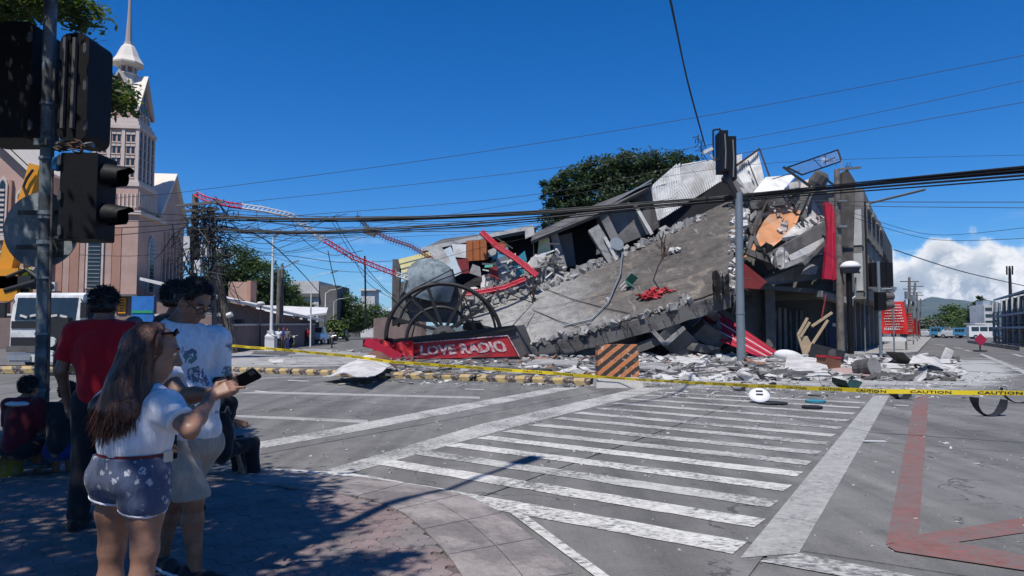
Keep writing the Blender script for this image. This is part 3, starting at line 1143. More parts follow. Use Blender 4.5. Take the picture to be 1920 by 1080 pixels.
cbx(q, -26, -6.4, Y0 - 0.4, Y0, zz(478), zz(474))
q.build('string_course', M_chw, church)
for k in range(9):
	x = -15 + k * 0.95
	q = MB()
	q.tube([LC(x, Y0 - 0.02, zz(465)), LC(x, Y0 - 0.2, zz(465))], 0.27, 12)
	q.build('roundel', M_chw, church)
# small arched side window with hood and an air conditioner
arch_window(-7.1, -1.0, zc(535), zc(500), 0.8, 'f')
q = MB()
q.box(LC(-6.0, -1.2, zc(540)), (0.75, 0.5, 0.75), RZ)
ac = q.build('air_conditioner', mat('white enamel', (0.6, 0.6, 0.58), 0.1, 2, 0.5, 0))
tag(ac, 'white air conditioner box on the pink church wall behind the red shirt man', 'air conditioner')
q = MB()
q.tube([LC(-5.9, -1.44, zc(540)), LC(-5.9, -1.50, zc(540))], 0.26, 14)
q2 = q.build('fan_grille', M_dark, ac)
# base wall in front of the church
M_brown = mat('brown painted wall', (0.235, 0.165, 0.145), 0.2, 0.7, 0.9, 0.2, 30, col2=(0.19, 0.135, 0.12))
M_cream = mat('cream coping', (0.55, 0.51, 0.47), 0.15, 1, 0.85, 0.1, 20)
q = MB()
q.box(LC(-6, -4.5, 1.3), (22, 0.3, 2.6), RZ)
cw = thing('church_wall', 'dark rose boundary wall behind the white truck', 'wall', LC(-6, -4.5, 0))
q.build('wall_face', M_brown, cw)
q = MB()
q.box(LC(-6, -4.5, 2.68), (22.2, 0.45, 0.16), RZ)
q.build('coping', M_cream, cw)
# ================================================================ left background: walls, houses, trees, poles
def Wall(name, label, pa, pb, Ya, Yb, ztop_px, thick, m, cop=None):
	a, b = P(pa, 640, Ya), P(pb, 640, Yb)
	za, zb_ = P(pa, ztop_px[0], Ya).z, P(pb, ztop_px[1], Yb).z
	a.z = b.z = 0
	d = (b - a).normalized()
	n = Vector((-d.y, d.x, 0))
	t = thing(name, label, 'wall', (a + b) / 2)
	q = MB()
	q.slab([a, b, b + Vector((0, 0, zb_)), a + Vector((0, 0, za))], n, thick)
	q.build('wall_face', m, t)
	if cop:
		q = MB()
		e = n * 0.07
		q.slab([a - e + Vector((0, 0, za + .003)), b - e + Vector((0, 0, zb_ + .003)), b - e + Vector((0, 0, zb_ + 0.12)), a - e + Vector((0, 0, za + 0.12))], n, thick + 0.14)
		q.build('coping', cop, t)
	return t
Wall('boundary_wall', 'long brown wall with pale coping behind the leaning pole', 385, 590, 40, 68, (612, 609), 0.25, M_brown, M_cream)
Wall('boundary_wall', 'short cracked brown wall right of the left street, behind the wheel frame', 700, 790, 60, 52, (597, 588), 0.4, M_brown)
# low church hall with a pale sheet roof
hall = thing('church_hall', 'low brown hall with a pale sloping roof behind the leaning pole', 'house', P(520, 640, 62) * 1.0)
hall.location.z = 0
WL[hall.name] = Vector(hall.location)
M_tin = mat('pale sheet roof', (0.6, 0.58, 0.55), 0.15, 0.5, 0.5, 0.1, 12)
A0, B0 = P(400, 610, 56), P(585, 610, 66)
A0.z = B0.z = 0
dd = (B0 - A0).normalized()
nn = Vector((-dd.y, dd.x, 0))
zA, zB = P(400, 560, 56).z, P(585, 604, 66).z
q = MB()
q.slab([A0, B0, B0 + Vector((0, 0, zB)), A0 + Vector((0, 0, zA))], nn, 7)
q.build('wall', M_brown, hall)
q = MB()
for (o_, t_) in ((-0.5, 0.22),):
	a = A0 - nn * 0.8 + Vector((0, 0, zA + 0.02)) - dd * 0.8
	b = B0 - nn * 0.8 + Vector((0, 0, zB + 0.02)) + dd * 0.8
	q.hexa([a, b, b + nn * 9 + Vector((0, 0, 1.7)), a + nn * 9 + Vector((0, 0, 1.7)), a + Vector((0, 0, .22)), b + Vector((0, 0, .22)), b + nn * 9 + Vector((0, 0, 1.95)), a + nn * 9 + Vector((0, 0, 1.95))])
q.build('roof', M_tin, hall)
for k in range(2):
	q = MB()
	c = A0.lerp(B0, 0.12 + 0.11 * k) - nn * 0.03 + Vector((0, 0, 2.0))
	q.box(c, (1.0, 0.1, 0.7), math.atan2(dd.y, dd.x))
	q.build('window', M_glassd, hall)
# second shed with pale roof
shed = thing('shed', 'dark shed with white roof sheets behind the twin utility poles', 'house', P(620, 640, 68))
q = MB()
a, b = P(533, 625, 68), P(568, 625, 72)
q.slab([Vector((a.x, a.y, 0)), Vector((b.x, b.y, 0)), Vector((b.x, b.y, P(568, 603, 72).z)), Vector((a.x, a.y, P(533, 598, 68).z))], (0, 1, 0), 6)
q.build('wall', mat('dark timber', (0.05, 0.045, 0.04), 0.3, 1, 0.9, 0.1), shed)
q = MB()
q.slab([P(500, 598, 67), P(548, 600, 67), P(556, 578, 76), P(400, 572, 76)], (0, 0, 1), 0.2)
q.slab([P(556, 597, 67), P(612, 590, 69), P(615, 580, 76), P(545, 578, 76)], (0, 0, 1), 0.2)
q.build('roof', M_tin, shed)
# pink block (stair head)
q = MB()
blk = thing('stair_tower', 'small pink block rising over the pale hall roof', 'building', P(455, 600, 70))
c = P(452, 550, 70)
q.box((c.x, c.y, c.z / 2 + 1), (1.9, 1.9, c.z + 0.2), 0.1)
q.build('wall', mat('salmon plaster', (0.42, 0.27, 0.22), 0.15, 0.8, 0.9, 0.1), blk)
q = MB()
c2 = P(472, 552, 69)
q.box((c.x + 1.15, c.y - .2, c.z / 2 + 1), (0.35, 2.2, c.z + 0.4), 0.1)
q.build('pilaster', M_chd, blk)
# white building at the end of the left street
wb = thing('white_building', 'white two storey block at the end of the left street', 'building', P(573, 620, 100))
c0, c1 = P(545, 580, 100), P(597, 580, 100)
zt1, zm, zm2, zb1 = P(570, 527, 100).z, P(570, 556, 100).z, P(570, 551, 100).z, P(570, 620, 100).z
M_ww = mat('whitewashed concrete', (0.58, 0.57, 0.55), 0.15, 0.4, 0.9, 0.1, 10, col2=(0.45, 0.44, 0.42), patch=0.3)
M_wd = mat('weathered dark concrete', (0.13, 0.125, 0.12), 0.4, 0.5, 0.95, 0.2, 10)
q = MB()
q.box(((c0.x + c1.x) / 2, 104, zt1 / 2), (c1.x - c0.x, 8, zt1))
q.build('wall', M_ww, wb)
q = MB()
q.box(((c0.x + c1.x) / 2 - .2, 99.9, (zm + zm2) / 2), (c1.x - c0.x + 0.6, 0.5, 0.5))
q.build('floor_band', M_wd, wb)
q = MB()
q.box((c1.x + 1.3, 104, zt1 / 2 - .3), (2.6, 7.6, zt1 - .6))
q.build('side_wing', M_wd, wb)
for k in range(3):
	q = MB()
	q.box((c0.x + 0.9 + 1.2 * k, 99.95, P(570, 595, 100).z), (0.7, 0.15, 1.1))
	q.build('window', M_glassd, wb)
# far roofs at the end of the left street
for k, (px, w, h, lab) in enumerate(((690, 26, 545, 'low pale building with a flat roof seen far beyond the wheel sign'), (660, 30, 572, 'small grey roofed stall at the far end of the left street'))):
	t = thing('far_building', lab, 'building', P(px, 620, 130))
	c = P(px, h, 130)
	q = MB()
	q.box((c.x, 132, c.z / 2), (w * .1, 4, c.z))
	q.build('wall', (M_ww, M_wd)[k], t)
	q = MB()
	q.box((c.x, 132, c.z + .15), (w * .1 + .8, 5, 0.3))
	q.build('roof', M_tin, t)
	q = MB()
	q.box((c.x, 129.97, c.z * .5), (w * .06, .2, 1.2))
	q.build('window', M_dark, t)
LM = [M_leafA, M_leafA, M_leafB]
M_leafD = leaf_mat('very dark leaves', (0.016, 0.032, 0.012), .15)
def blob(px, py, Y, rx, rz, ry=None):
	c = P(px, py, Y)
	return (tuple(c), (rx, ry or rx, rz))
tree('leafy_tree', 'big dark leafy tree behind the pink block and the leaning pole', P(460, 625, 82), 9, [blob(440, 500, 82, 3.2, 2.6), blob(485, 525, 82, 3.0, 2.4), blob(420, 540, 82, 2.6, 2.4), blob(520, 560, 82, 2.2, 1.8), blob(470, 560, 82, 3, 2)], 22000, 0.18, LM, 0.4, 3, clump=0.15)
tree('leafy_tree', 'dark tree just left of the white two storey block', P(545, 625, 92), 7, [blob(535, 545, 92, 1.8, 1.6), blob(555, 575, 92, 2.0, 1.4), blob(520, 580, 92, 2, 1.4)], 8000, 0.18, LM, 0.3, 5)
tree('leafy_tree', 'dark bushy tree right of the white two storey block', P(645, 625, 105), 8, [blob(625, 565, 105, 2.8, 2.0), blob(650, 580, 105, 3.0, 2.2), blob(640, 600, 105, 3.6, 2), blob(665, 600, 105, 2.2, 1.8), blob(615, 595, 105, 1.8, 1.5)], 14000, 0.19, LM, 0.3, 6)
tree('leafy_tree', 'dark tree at the far end of the left street, beside the wheel frame', P(705, 625, 120), 8, [blob(700, 592, 120, 2.6, 2.0), blob(725, 600, 120, 2.6, 1.6), blob(675, 606, 120, 2.2, 1.4), blob(745, 606, 120, 2.6, 1.4)], 8000, .2, LM, .3, 17)
tree('shrub', 'low grey green shrub beside the white pickup', P(633, 632, 85), 3, [blob(630, 610, 85, 1.1, 1.2), blob(640, 618, 85, 0.9, 0.9)], 1500, 0.2, [M_leafB, M_leafC], 0.1, 7, cat='shrub')
# rain tree behind the ruin
tree('rain_tree', 'broad dark umbrella tree rising behind the collapsed building', P(1150, 620, 62), 13,
	 [blob(1080, 345, 62, 2.4, 1.5), blob(1130, 322, 62, 2.6, 1.4), blob(1185, 312, 62, 2.8, 1.2), blob(1245, 308, 62, 2.8, 1.1), blob(1290, 318, 62, 1.9, 1.1), blob(1060, 385, 62, 2.0, 1.8), blob(1120, 375, 62, 3.2, 2.2), blob(1190, 355, 62, 3.6, 2.0), blob(1250, 345, 62, 3.0, 1.8), blob(1032, 415, 62, 1.2, 1.9), blob(1042, 360, 62, 1.6, 1.2), blob(1070, 440, 62, 2.4, 1.8), blob(1100, 420, 62, 3, 2)],
	 46000, 0.15, [M_leafD, M_leafD, M_leafA], 0.5, 9, 8, aspect=0.55, clump=0.13)
# ---- white crane truck behind the signal pole
M_tw = mat('truck white paint', (0.62, 0.62, 0.60), 0.1, 1.5, 0.35, 0.02, 20, spec=0.5, col2=(0.5, 0.49, 0.46), patch=2)
M_blk = mat('black rubber and plastic', (0.022, 0.022, 0.023), 0.3, 4, 0.6, 0.05)
M_chrome = mat('dull chrome', (0.45, 0.45, 0.45), 0.2, 3, 0.35, 0, metal=0.8)
M_orange = mat('crane yellow paint', (0.62, 0.26, 0.02), 0.2, 2, 0.5, 0.05)
M_lamp = mat('headlamp glass', (0.55, 0.55, 0.52), 0.2, 20, 0.2, 0.0)
TY = 25.0
tr0 = P(85, 690, TY)
truck = thing('truck', 'white crane truck parked facing the street, behind the signal pole', 'truck', (tr0.x, TY, 0))
tx0, tx1 = P(20, 600, TY).x, P(150, 600, TY).x
tcx = (tx0 + tx1) / 2
tw = tx1 - tx0
zt_, zw1, zw0, zg = P(85, 548, TY).z, P(85, 558, TY).z, P(85, 600, TY).z, P(85, 655, TY).z
q = MB()
pf = [(0.0, zg), (0.0, zw0 - 0.02), (0.16, zt_ - 0.1), (0.35, zt_), (2.0, zt_ + 0.05), (2.0, zg)]
q.slab([Vector((tx0, TY + a, b)) for a, b in pf], (1, 0, 0), tw)
q.build('cab', M_tw, truck)
q = MB()
q.slab([Vector((tx0 + .16, TY - .03 + a, b)) for a, b in ((0, zw0), (0.13, zw1), (0.16, zw1), (0.06, zw0))], (1, 0, 0), tw - .32)
ws = q.build('windscreen', M_glassd, truck)
q = MB()
for k in range(5):
	q.box((tx0 + .5 + k * .36, TY - .06, zw0 + .12 + .05 * random.random()), (0.26, 0.02, .08), Matrix.Rotation(random.uniform(-.3, .3), 3, 'Y'))
q.build('papers', M_cream, ws)
for (z0, z1, m_, nm, pr) in ((zw0 - .30, zw0 - .04, M_blk, 'badge_panel', .05), (zw0 - .92, zw0 - .62, M_blk, 'grille', .05), (zg - .1, zg + .12, M_wd, 'bumper', .14), (zg - .45, zg - .12, M_tw, 'bumper_skirt', .10)):
	q = MB()
	q.box((tcx, TY - pr / 2 + .02, (z0 + z1) / 2), (tw - (0.1 if nm != 'bumper' else -.06), pr, abs(z1 - z0)))
	q.build(nm, m_, truck)
q = MB()
q.box((tx0 + .45, TY - .14, zg - .28), (.8, .06, .2))
q.build('lamp_cluster', M_chrome, truck)
q = MB()
q.box((tx1 - .45, TY - .14, zg - .28), (.5, .06, .2))
q.build('lamp_cluster', M_chrome, truck)
# badge lettering: only the last letters show past the pole
def text_mesh(body, size, name, m, parent, org, xdir, ydir, bold=0.0, extr=0.004, align='CENTER', spacing=1.0):
	cu = bpy.data.curves.new(name, 'FONT')
	cu.body = body
	cu.size = size
	cu.align_x = align
	cu.align_y = 'CENTER'
	cu.extrude = extr
	cu.offset = bold
	cu.space_character = spacing
	cu.resolution_u = 3
	tmp = bpy.data.objects.new(name + '_tmp', cu)
	COL.objects.link(tmp)
	dg = bpy.context.evaluated_depsgraph_get()
	me = bpy.data.meshes.new_from_object(tmp.evaluated_get(dg))
	bpy.data.objects.remove(tmp)
	bpy.data.curves.remove(cu)
	x = Vector(xdir).normalized()
	y = Vector(ydir).normalized()
	z = x.cross(y)
	base = Vector(org) - (WL[parent.name] if parent else Vector((0, 0, 0)))
	for v in me.vertices:
		v.co = base + x * v.co.x + y * v.co.y + z * v.co.z
	me.name = name
	me.materials.clear()
	me.materials.append(m)
	o = bpy.data.objects.new(name, me)
	COL.objects.link(o)
	if parent:
		o.parent = parent
		WL[o.name] = WL[parent.name]
	return o
def text_pts(body, size, bold=0.0, spacing=1.0):
	"""vertices and faces of flat lettering in its own x,y plane, centred"""
	cu = bpy.data.curves.new('t', 'FONT')
	cu.body = body
	cu.size = size
	cu.align_x = 'CENTER'
	cu.align_y = 'CENTER'
	cu.offset = bold
	cu.space_character = spacing
	cu.resolution_u = 2
	tmp = bpy.data.objects.new('t_tmp', cu)
	COL.objects.link(tmp)
	dg = bpy.context.evaluated_depsgraph_get()
	me = bpy.data.meshes.new_from_object(tmp.evaluated_get(dg))
	v = [tuple(x.co) for x in me.vertices]
	f = [tuple(p.vertices) for p in me.polygons]
	bpy.data.objects.remove(tmp)
	bpy.data.curves.remove(cu)
	bpy.data.meshes.remove(me)
	return v, f
text_mesh('ISUZU', 0.26, 'lettering', M_chrome, truck, (tcx + 0.12, TY - .085, zw0 - .17), (1, 0, 0), (0, 0, 1), 0.006)
for sx in (tx0 - .02, tx1 + .02):
	q = MB()
	q.box((sx, TY + .9, (zw0 + zw1) / 2 - .05), (.05, .9, .75))
	q.build('side_window', M_glassd, truck)
for sx, sg in ((tx0 - .22, -1), (tx1 + .2, 1)):
	q = MB()
	q.box((sx, TY - .1, zw0 + .35), (.22, .12, .55))
	q.tube([(sx - sg * .05, TY - .05, zw0 + .6), (sx - sg * .25, TY + .1, zw0 + .75)], .025, 6)
	q.build('mirror', M_blk, truck)
for sx in (tx0 + .2, tx1 - .2):
	for yy in (1.2, 4.6, 5.8):
		q = MB()
		q.tube([(sx - .16, TY + yy, .48), (sx + .16, TY + yy, .48)], .48, 18)
		w_ = q.build('wheel', M_blk, truck)
		q = MB()
		q.tube([(sx - .18, TY + yy, .48), (sx + .18, TY + yy, .48)], .24, 12)
		q.build('rim', M_chrome, w_)
q = MB()
q.box((tcx, TY + 4.5, 1.0), (tw - .2, 4.9, .35))
q.build('chassis', M_blk, truck)
q = MB()
q.bar((tx0 - .1, TY - .3, zg - .6), (tx1 + .1, TY - .3, zg - .6), .1, .1)
q.build('wiper_bar', M_blk, truck)
# crane column and boom on the truck
q = MB()
q.box(P(24, 535, TY + 2.6), (1.0, .9, 1.3))
q.build('crane_column', M_orange, truck)
q = MB()
b0, b1, b2 = P(8, 510, TY + 2.6), P(30, 440, TY + 2.6), P(70, 310, TY + 2.6)
q.bar(b0 - Vector((0, 0, .7)), b1, .42, .55, (1, 0, 0))
q.bar(b1, b2, .34, .45, (1, 0, 0))
q.bar(b2 - Vector((.02, 0, .1)), P(64, 322, TY + 2.6) + Vector((-.25, 0, -.5)), .2, .3, (1, 0, 0))
bm_ = q.build('boom', M_orange, truck)
q = MB()
q.tube([P(55, 380, TY + 2.3), P(44, 350, TY + 2.3), P(50, 335, TY + 2.3), P(62, 318, TY + 2.3)], .05, 6)
q.build('hose', M_blk, bm_)
q = MB()
q.tube([P(14, 520, TY + 2.2), P(50, 505, TY + 2.2), P(70, 520, TY + 2.2)], .09, 6)
q.build('hose', M_blk, bm_)
q = MB()
q.box(P(35, 530, TY + 2.4), (1.3, .5, .5))
q.tube([P(10, 545, TY + 2.2), P(68, 528, TY + 2.2)], .12, 8)
q.build('crane_motor', M_blk, truck)
# mobile spot lamps on a stand in front of the truck
sp = thing('work_lamp', 'pair of round work lamps on a black stand before the truck', 'lamp', (P(95, 690, 23.5).x, 23.5, 0))
q = MB()
lx = P(97, 640, 23.5)
q.box((lx.x + .12, 23.6, lx.z + .15), (.85, .25, 1.3))
q.box((lx.x + .1, 23.6, .4), (.12, .12, .8))
q.box((lx.x + .1, 23.6, .04), (.7, .6, .08))
q.build('stand', M_blk, sp)
for (py, rr) in ((641, .17), (662, .10)):
	q = MB()
	c = P(97, py, 23.45)
	q.tube([c, c + Vector((0, -.09, 0))], rr, 16)
	q.build('lens', M_lamp, sp)
# orange poster board, blue tarpaulin sign behind the red shirt man
bd = thing('notice_board', 'brown stall frame with an upright orange poster behind the red shirt man', 'stall', P(235, 660, 34))
q = MB()
c = P(236, 575, 34)
q.box((c.x, 34.3, c.z - .05), (1.15, .3, 1.1))
q.build('panel', M_brown, bd)
q = MB()
q.box((c.x, 34.1, c.z + .55), (1.35, .8, .1))
q.build('canopy', M_wd, bd)
q = MB()
c2 = P(227, 573, 34)
q.box((c2.x, 34.1, c2.z), (.36, .06, .75))
po = q.build('poster', mat('orange poster print', (0.75, 0.28, 0.02), 0.1, 4, 0.7, 0), bd)
q = MB()
for k in range(5):
	q.box((c2.x + random.uniform(-.03, .03), 34.06, c2.z + .26 - k * .13), (.16 + .06 * random.random(), .01, .05))
q.build('lettering', M_blk, po)
q = MB()
for dx in (-.6, .6):
	q.box((c.x + dx, 34.3, 1.1), (.08, .08, 2.2))
q.build('post', M_wd, bd)
q = MB()
c = P(268, 580, 33)
q.box((c.x, 33, c.z), (1.05, .08, 1.25))
tp = thing('banner', 'blue tarpaulin banner with a green strip beside the orange poster', 'banner', (c.x, 33, 0))
q.build('cloth', mat('blue tarpaulin', (0.03, 0.16, 0.45), 0.3, 2, 0.6, 0.1, 6), tp)
q = MB()
q.box((c.x, 32.94, c.z - .12), (1.0, .02, .12))
q.build('strip', mat('green strip print', (0.03, 0.3, 0.12), 0.1, 2, 0.6, 0), tp)
q = MB()
for dx in (-.5, .5):
	q.tube([(c.x + dx, 33.05, 0), (c.x + dx, 33.05, c.z + .7)], .03, 6)
q.build('post', M_wd, tp)
# ---- street furniture in the left street
M_galv = mat('galvanised steel', (0.20, 0.225, 0.24), 0.15, 2, 0.5, 0.03, 20, metal=0.35)
M_wpole = mat('white painted pole', (0.6, 0.61, 0.6), 0.1, 2, 0.5, 0.02)
M_pole = mat('weathered concrete pole', (0.165, 0.145, 0.125), 0.4, 2.5, 0.95, 0.3, 40, col2=(0.115, 0.10, 0.09), speck=0.3)
def street_lamp(px, ptop, pbase, Y, arm_px, arm_py, label, r=0.06, base=True, m=None, head=True):
	b = P(px, pbase, Y)
	tz = P(px, ptop, Y).z
	t = thing('street_lamp', label, 'street lamp', (b.x, Y, 0), 'street lamps of the left street')
	q = MB()
	q.tube([(b.x, Y, 0), (b.x, Y, tz * .5), (b.x, Y, tz)], [r * 1.3, r, r * .75], 8)
	q.build('pole', m or M_wpole, t)
	e = P(arm_px, arm_py, Y)
	q = MB()
	q.tube([(b.x, Y, tz - .05), (b.x + (e.x - b.x) * .4, Y, tz + (e.z - tz) * .7), e], r * .5, 6)
	q.build('arm', m or M_wpole, t)
	if head:
		q = MB()
		d = (e - Vector((b.x, Y, tz))).normalized()
		q.bar(e - d * .1, e + d * .55, .2, .1)
		q.build('lamp_head', M_galv, t)
	if base:
		q = MB()
		q.lathe((b.x, Y, 0), [(.42, 0), (.42, 1.1), (.28, 1.25), (.28, 1.45)], 4, Matrix.Rotation(R(45), 3, 'Z'))
		q.build('plinth', M_ww, t)
	return t
street_lamp(508, 447, 650, 44, 516, 443, 'tall white lamp post on a square white plinth by the motorcyclists', 0.09)
street_lamp(582, 522, 640, 60, 622, 511, 'white lamp post with a long arm next to the white pickup', 0.055, False)
street_lamp(609, 549, 635, 75, 632, 542, 'thin lamp post right of the white pickup', 0.06, False)
street_lamp(625, 565, 633, 92, 648, 559, 'farther thin lamp post, third from the tall white one', 0.055, False)
street_lamp(630, 572, 632, 105, 648, 567, 'farthest thin lamp post of the left street', 0.05, False)
# pair of utility poles with a lamp arm
up_ = thing('utility_pole', 'twin grey utility poles with a lamp arm behind the brown wall', 'pole', P(526, 640, 58))
for (px, pt) in ((521, 505), (527, 496)):
	q = MB()
	a = P(px, 620, 58 + (px - 521) * .1)
	q.tube([(a.x, a.y, 0), (a.x, a.y, P(px, pt, 58).z)], [.2, .14], 8)
	q.build('pole', M_pole, up_)
q = MB()
q.tube([P(527, 505, 58), P(552, 491, 58)], .05, 6)
q.bar(P(550, 492, 58), P(560, 489, 58), .2, .1)
q.build('lamp_arm', M_galv, up_)
# globe lamp over the wall
gl = thing('garden_lamp', 'globe lamp on a thin dark post over the brown wall', 'street lamp', P(489, 640, 50))
q = MB()
a = P(489, 570, 50)
q.tube([(a.x, 50, 0), a], .05, 6)
q.build('post', M_blk, gl)
q = MB()
q.ball(a + Vector((0, 0, .02)), .24, 8, (1.25, 1.25, .7))
q.build('globe', M_ww, gl)
# ================================================================ the collapsed building
M_slab = None
def slab_mat():
	m, t, b = new_mat('weathered roof slab concrete')
	geo = mk(t, 'ShaderNodeNewGeometry')
	pos = geo.outputs['Position']
	n1 = noise(t, pos, 0.45, 9, 0.66, 0.5).outputs[0]
	n2 = noise(t, pos, 2.6, 8, 0.7).outputs[0]
	n3 = noise(t, pos, 22, 6, 0.7).outputs[0]
	sx = mk(t, 'ShaderNodeSeparateXYZ')
	t.links.new(pos, sx.inputs[0])
	# the right end is older and browner than the left
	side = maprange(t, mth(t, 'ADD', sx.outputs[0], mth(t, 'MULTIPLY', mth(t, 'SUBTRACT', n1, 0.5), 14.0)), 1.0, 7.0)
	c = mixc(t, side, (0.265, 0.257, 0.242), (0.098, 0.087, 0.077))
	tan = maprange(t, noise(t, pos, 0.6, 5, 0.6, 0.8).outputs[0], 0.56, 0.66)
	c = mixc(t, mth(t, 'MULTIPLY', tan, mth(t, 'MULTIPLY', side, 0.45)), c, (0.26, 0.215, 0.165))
	k = mth(t, 'ADD', mth(t, 'MULTIPLY', n1, 0.4), mth(t, 'ADD', mth(t, 'MULTIPLY', n2, 0.4), mth(t, 'MULTIPLY', n3, 0.2)))
	vs = mk(t, 'ShaderNodeVectorMath', operation='SCALE')
	t.links.new(c, vs.inputs[0])
	t.links.new(maprange(t, k, 0.36, 0.64, 0.42, 1.45, False), vs.inputs['Scale'])
	drip = mk(t, 'ShaderNodeMapping')
	drip.inputs['Rotation'].default_value = (0, 0, R(35))
	drip.inputs['Scale'].default_value = (2.4, 0.35, 0.35)
	t.links.new(pos, drip.inputs['Vector'])
	dn = noise(t, drip.outputs[0], 1.6, 8, 0.7).outputs[0]
	out = mixc(t, mth(t, 'MULTIPLY', maprange(t, dn, 0.58, 0.70), 0.5), vs.outputs[0], (0.36, 0.34, 0.31))
	out = mixc(t, mth(t, 'MULTIPLY', maprange(t, dn, 0.42, 0.30), 0.45), out, (0.05, 0.045, 0.04))
	t.links.new(out, b.inputs['Base Color'])
	b.inputs['Roughness'].default_value = 0.92
	b.inputs['Specular IOR Level'].default_value = 0.2
	bp = mk(t, 'ShaderNodeBump')
	bp.inputs['Strength'].default_value = 0.5
	bp.inputs['Distance'].default_value = 0.06
	t.links.new(mth(t, 'ADD', n2, mth(t, 'MULTIPLY', n3, 0.4)), bp.inputs['Height'])
	t.links.new(bp.outputs[0], b.inputs['Normal'])
	return m
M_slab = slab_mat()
M_brk = mat('broken grey concrete', (0.30, 0.29, 0.275), 0.4, 2.0, 0.95, 0.5, 30, col2=(0.22, 0.21, 0.20), speck=0.3)
M_brkd = mat('dark and shade-toned concrete', (0.115, 0.11, 0.105), 0.4, 1.0, 0.95, 0.4, 20, col2=(0.075, 0.07, 0.068))  # dark concrete; also painted in for shade on beam faces and undersides
M_wash = mat('pale plaster rubble', (0.52, 0.50, 0.47), 0.25, 2.5, 0.95, 0.4, 40, col2=(0.40, 0.38, 0.36))
M_room = mat('dim room plaster', (0.17, 0.165, 0.16), 0.3, 0.8, 0.95, 0.2, 15, col2=(0.12, 0.115, 0.11))  # grey tone carries the shade on these walls
M_corr = mat('white corrugated sheet', (0.70, 0.69, 0.67), 0.2, 0.8, 0.6, 0.05, 20, col2=(0.55, 0.53, 0.50), patch=0.7)
M_corry = mat('pale yellow sheet', (0.62, 0.55, 0.26), 0.2, 1.0, 0.6, 0.05, 20)
M_crim = mat('crimson paint', (0.36, 0.012, 0.035), 0.25, 2, 0.5, 0.08, 20)
M_rebar = mat('rusty steel', (0.07, 0.045, 0.035), 0.4, 5, 0.8, 0.2)
M_darkst = mat('dark painted steel', (0.014, 0.013, 0.013), 0.3, 4, 0.55, 0.05, spec=0.4)
M_peach = mat('peach interior paint', (0.55, 0.36, 0.24), 0.25, 1.5, 0.9, 0.15, 20, col2=(0.50, 0.42, 0.34), patch=1.0)
M_orng = mat('orange interior paint', (0.52, 0.235, 0.11), 0.25, 1.5, 0.9, 0.15, 20, col2=(0.46, 0.30, 0.20), patch=0.8)
M_beige = mat('pinkish beige plaster', (0.50, 0.43, 0.40), 0.25, 1.5, 0.9, 0.2, 20, col2=(0.42, 0.37, 0.35))
M_maroon = mat('maroon sheet', (0.20, 0.03, 0.03), 0.3, 2, 0.6, 0.05)
M_teal = mat('teal plastic', (0.04, 0.22, 0.28), 0.3, 2, 0.5, 0.05)
M_cab = mat('orange brown cabinet', (0.36, 0.115, 0.035), 0.25, 3, 0.5, 0.05)
ruin = thing('collapsed_building', 'collapsed corner building with its grey roof slab tilted down to the street', 'building', P(1200, 668, 38))
ruin.location.z = 0
WL[ruin.name] = Vector(ruin.location)
A_, B_, C_, D_ = P(985, 650, 36.5), P(1368, 543, 35.5), P(1386, 366, 45), P(872, 592, 42)
NRM = (B_ - A_).cross(D_ - A_).normalized()
def slabpt(u, v, jag=True):
	uu, vv = u, v
	if jag:
		if v < 0.001:
			vv += 0.012 + 0.010 * vnoise(u * 40, 1, 3) + 0.012 * vnoise(u * 13, 2, 3)
		if u > 0.999:
			uu += 0.03 * vnoise(v * 22, 5, 4)
		if u < 0.001:
			uu += 0.03 * vnoise(v * 9, 5, 6)
		if v > 0.999:
			vv += 0.02 * vnoise(u * 33, 7, 5)
	p = A_.lerp(B_, uu).lerp(D_.lerp(C_, uu), vv)
	sag = -0.35 * math.sin(math.pi * u) * (0.4 + 0.6 * v) + 0.25 * math.sin(math.pi * v) * u
	return p + NRM * (sag + 0.05 * vnoise(u * 14, v * 9, 1) + 0.02 * vnoise(u * 50, v * 30, 2))
q = MB()
q.grid(lambda u, v: slabpt(u, v), 90, 40, -0.16, NRM)
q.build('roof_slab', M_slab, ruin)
# edge beam hanging below the street side of the slab
q = MB()
n = 40
a, b = slabpt(0.02, 0.02), slabpt(1, 0.02)
dv_ = Vector((0, 0, -1))
inw = (D_ - A_).normalized()
sec = []
for k in range(n + 1):
	u = 0.0 + 1.0 * k / n
	p = slabpt(u, 0.0, False) - NRM * 0.10 - inw * 0.05
	j = 0.06 * vnoise(k * 0.5, 3, 8)
	sec.append((p, p + inw * 0.42, p + inw * 0.40 - Vector((0, 0, 0.78 + j)), p - Vector((0, 0, 0.80 + j))))
for k in range(n):
	for e in range(4):
		q.face([sec[k][e], sec[k + 1][e], sec[k + 1][(e + 1) % 4], sec[k][(e + 1) % 4]])
q.face(sec[0])
q.face(list(reversed(sec[-1])))
q.build('edge_beam', M_brkd, ruin)
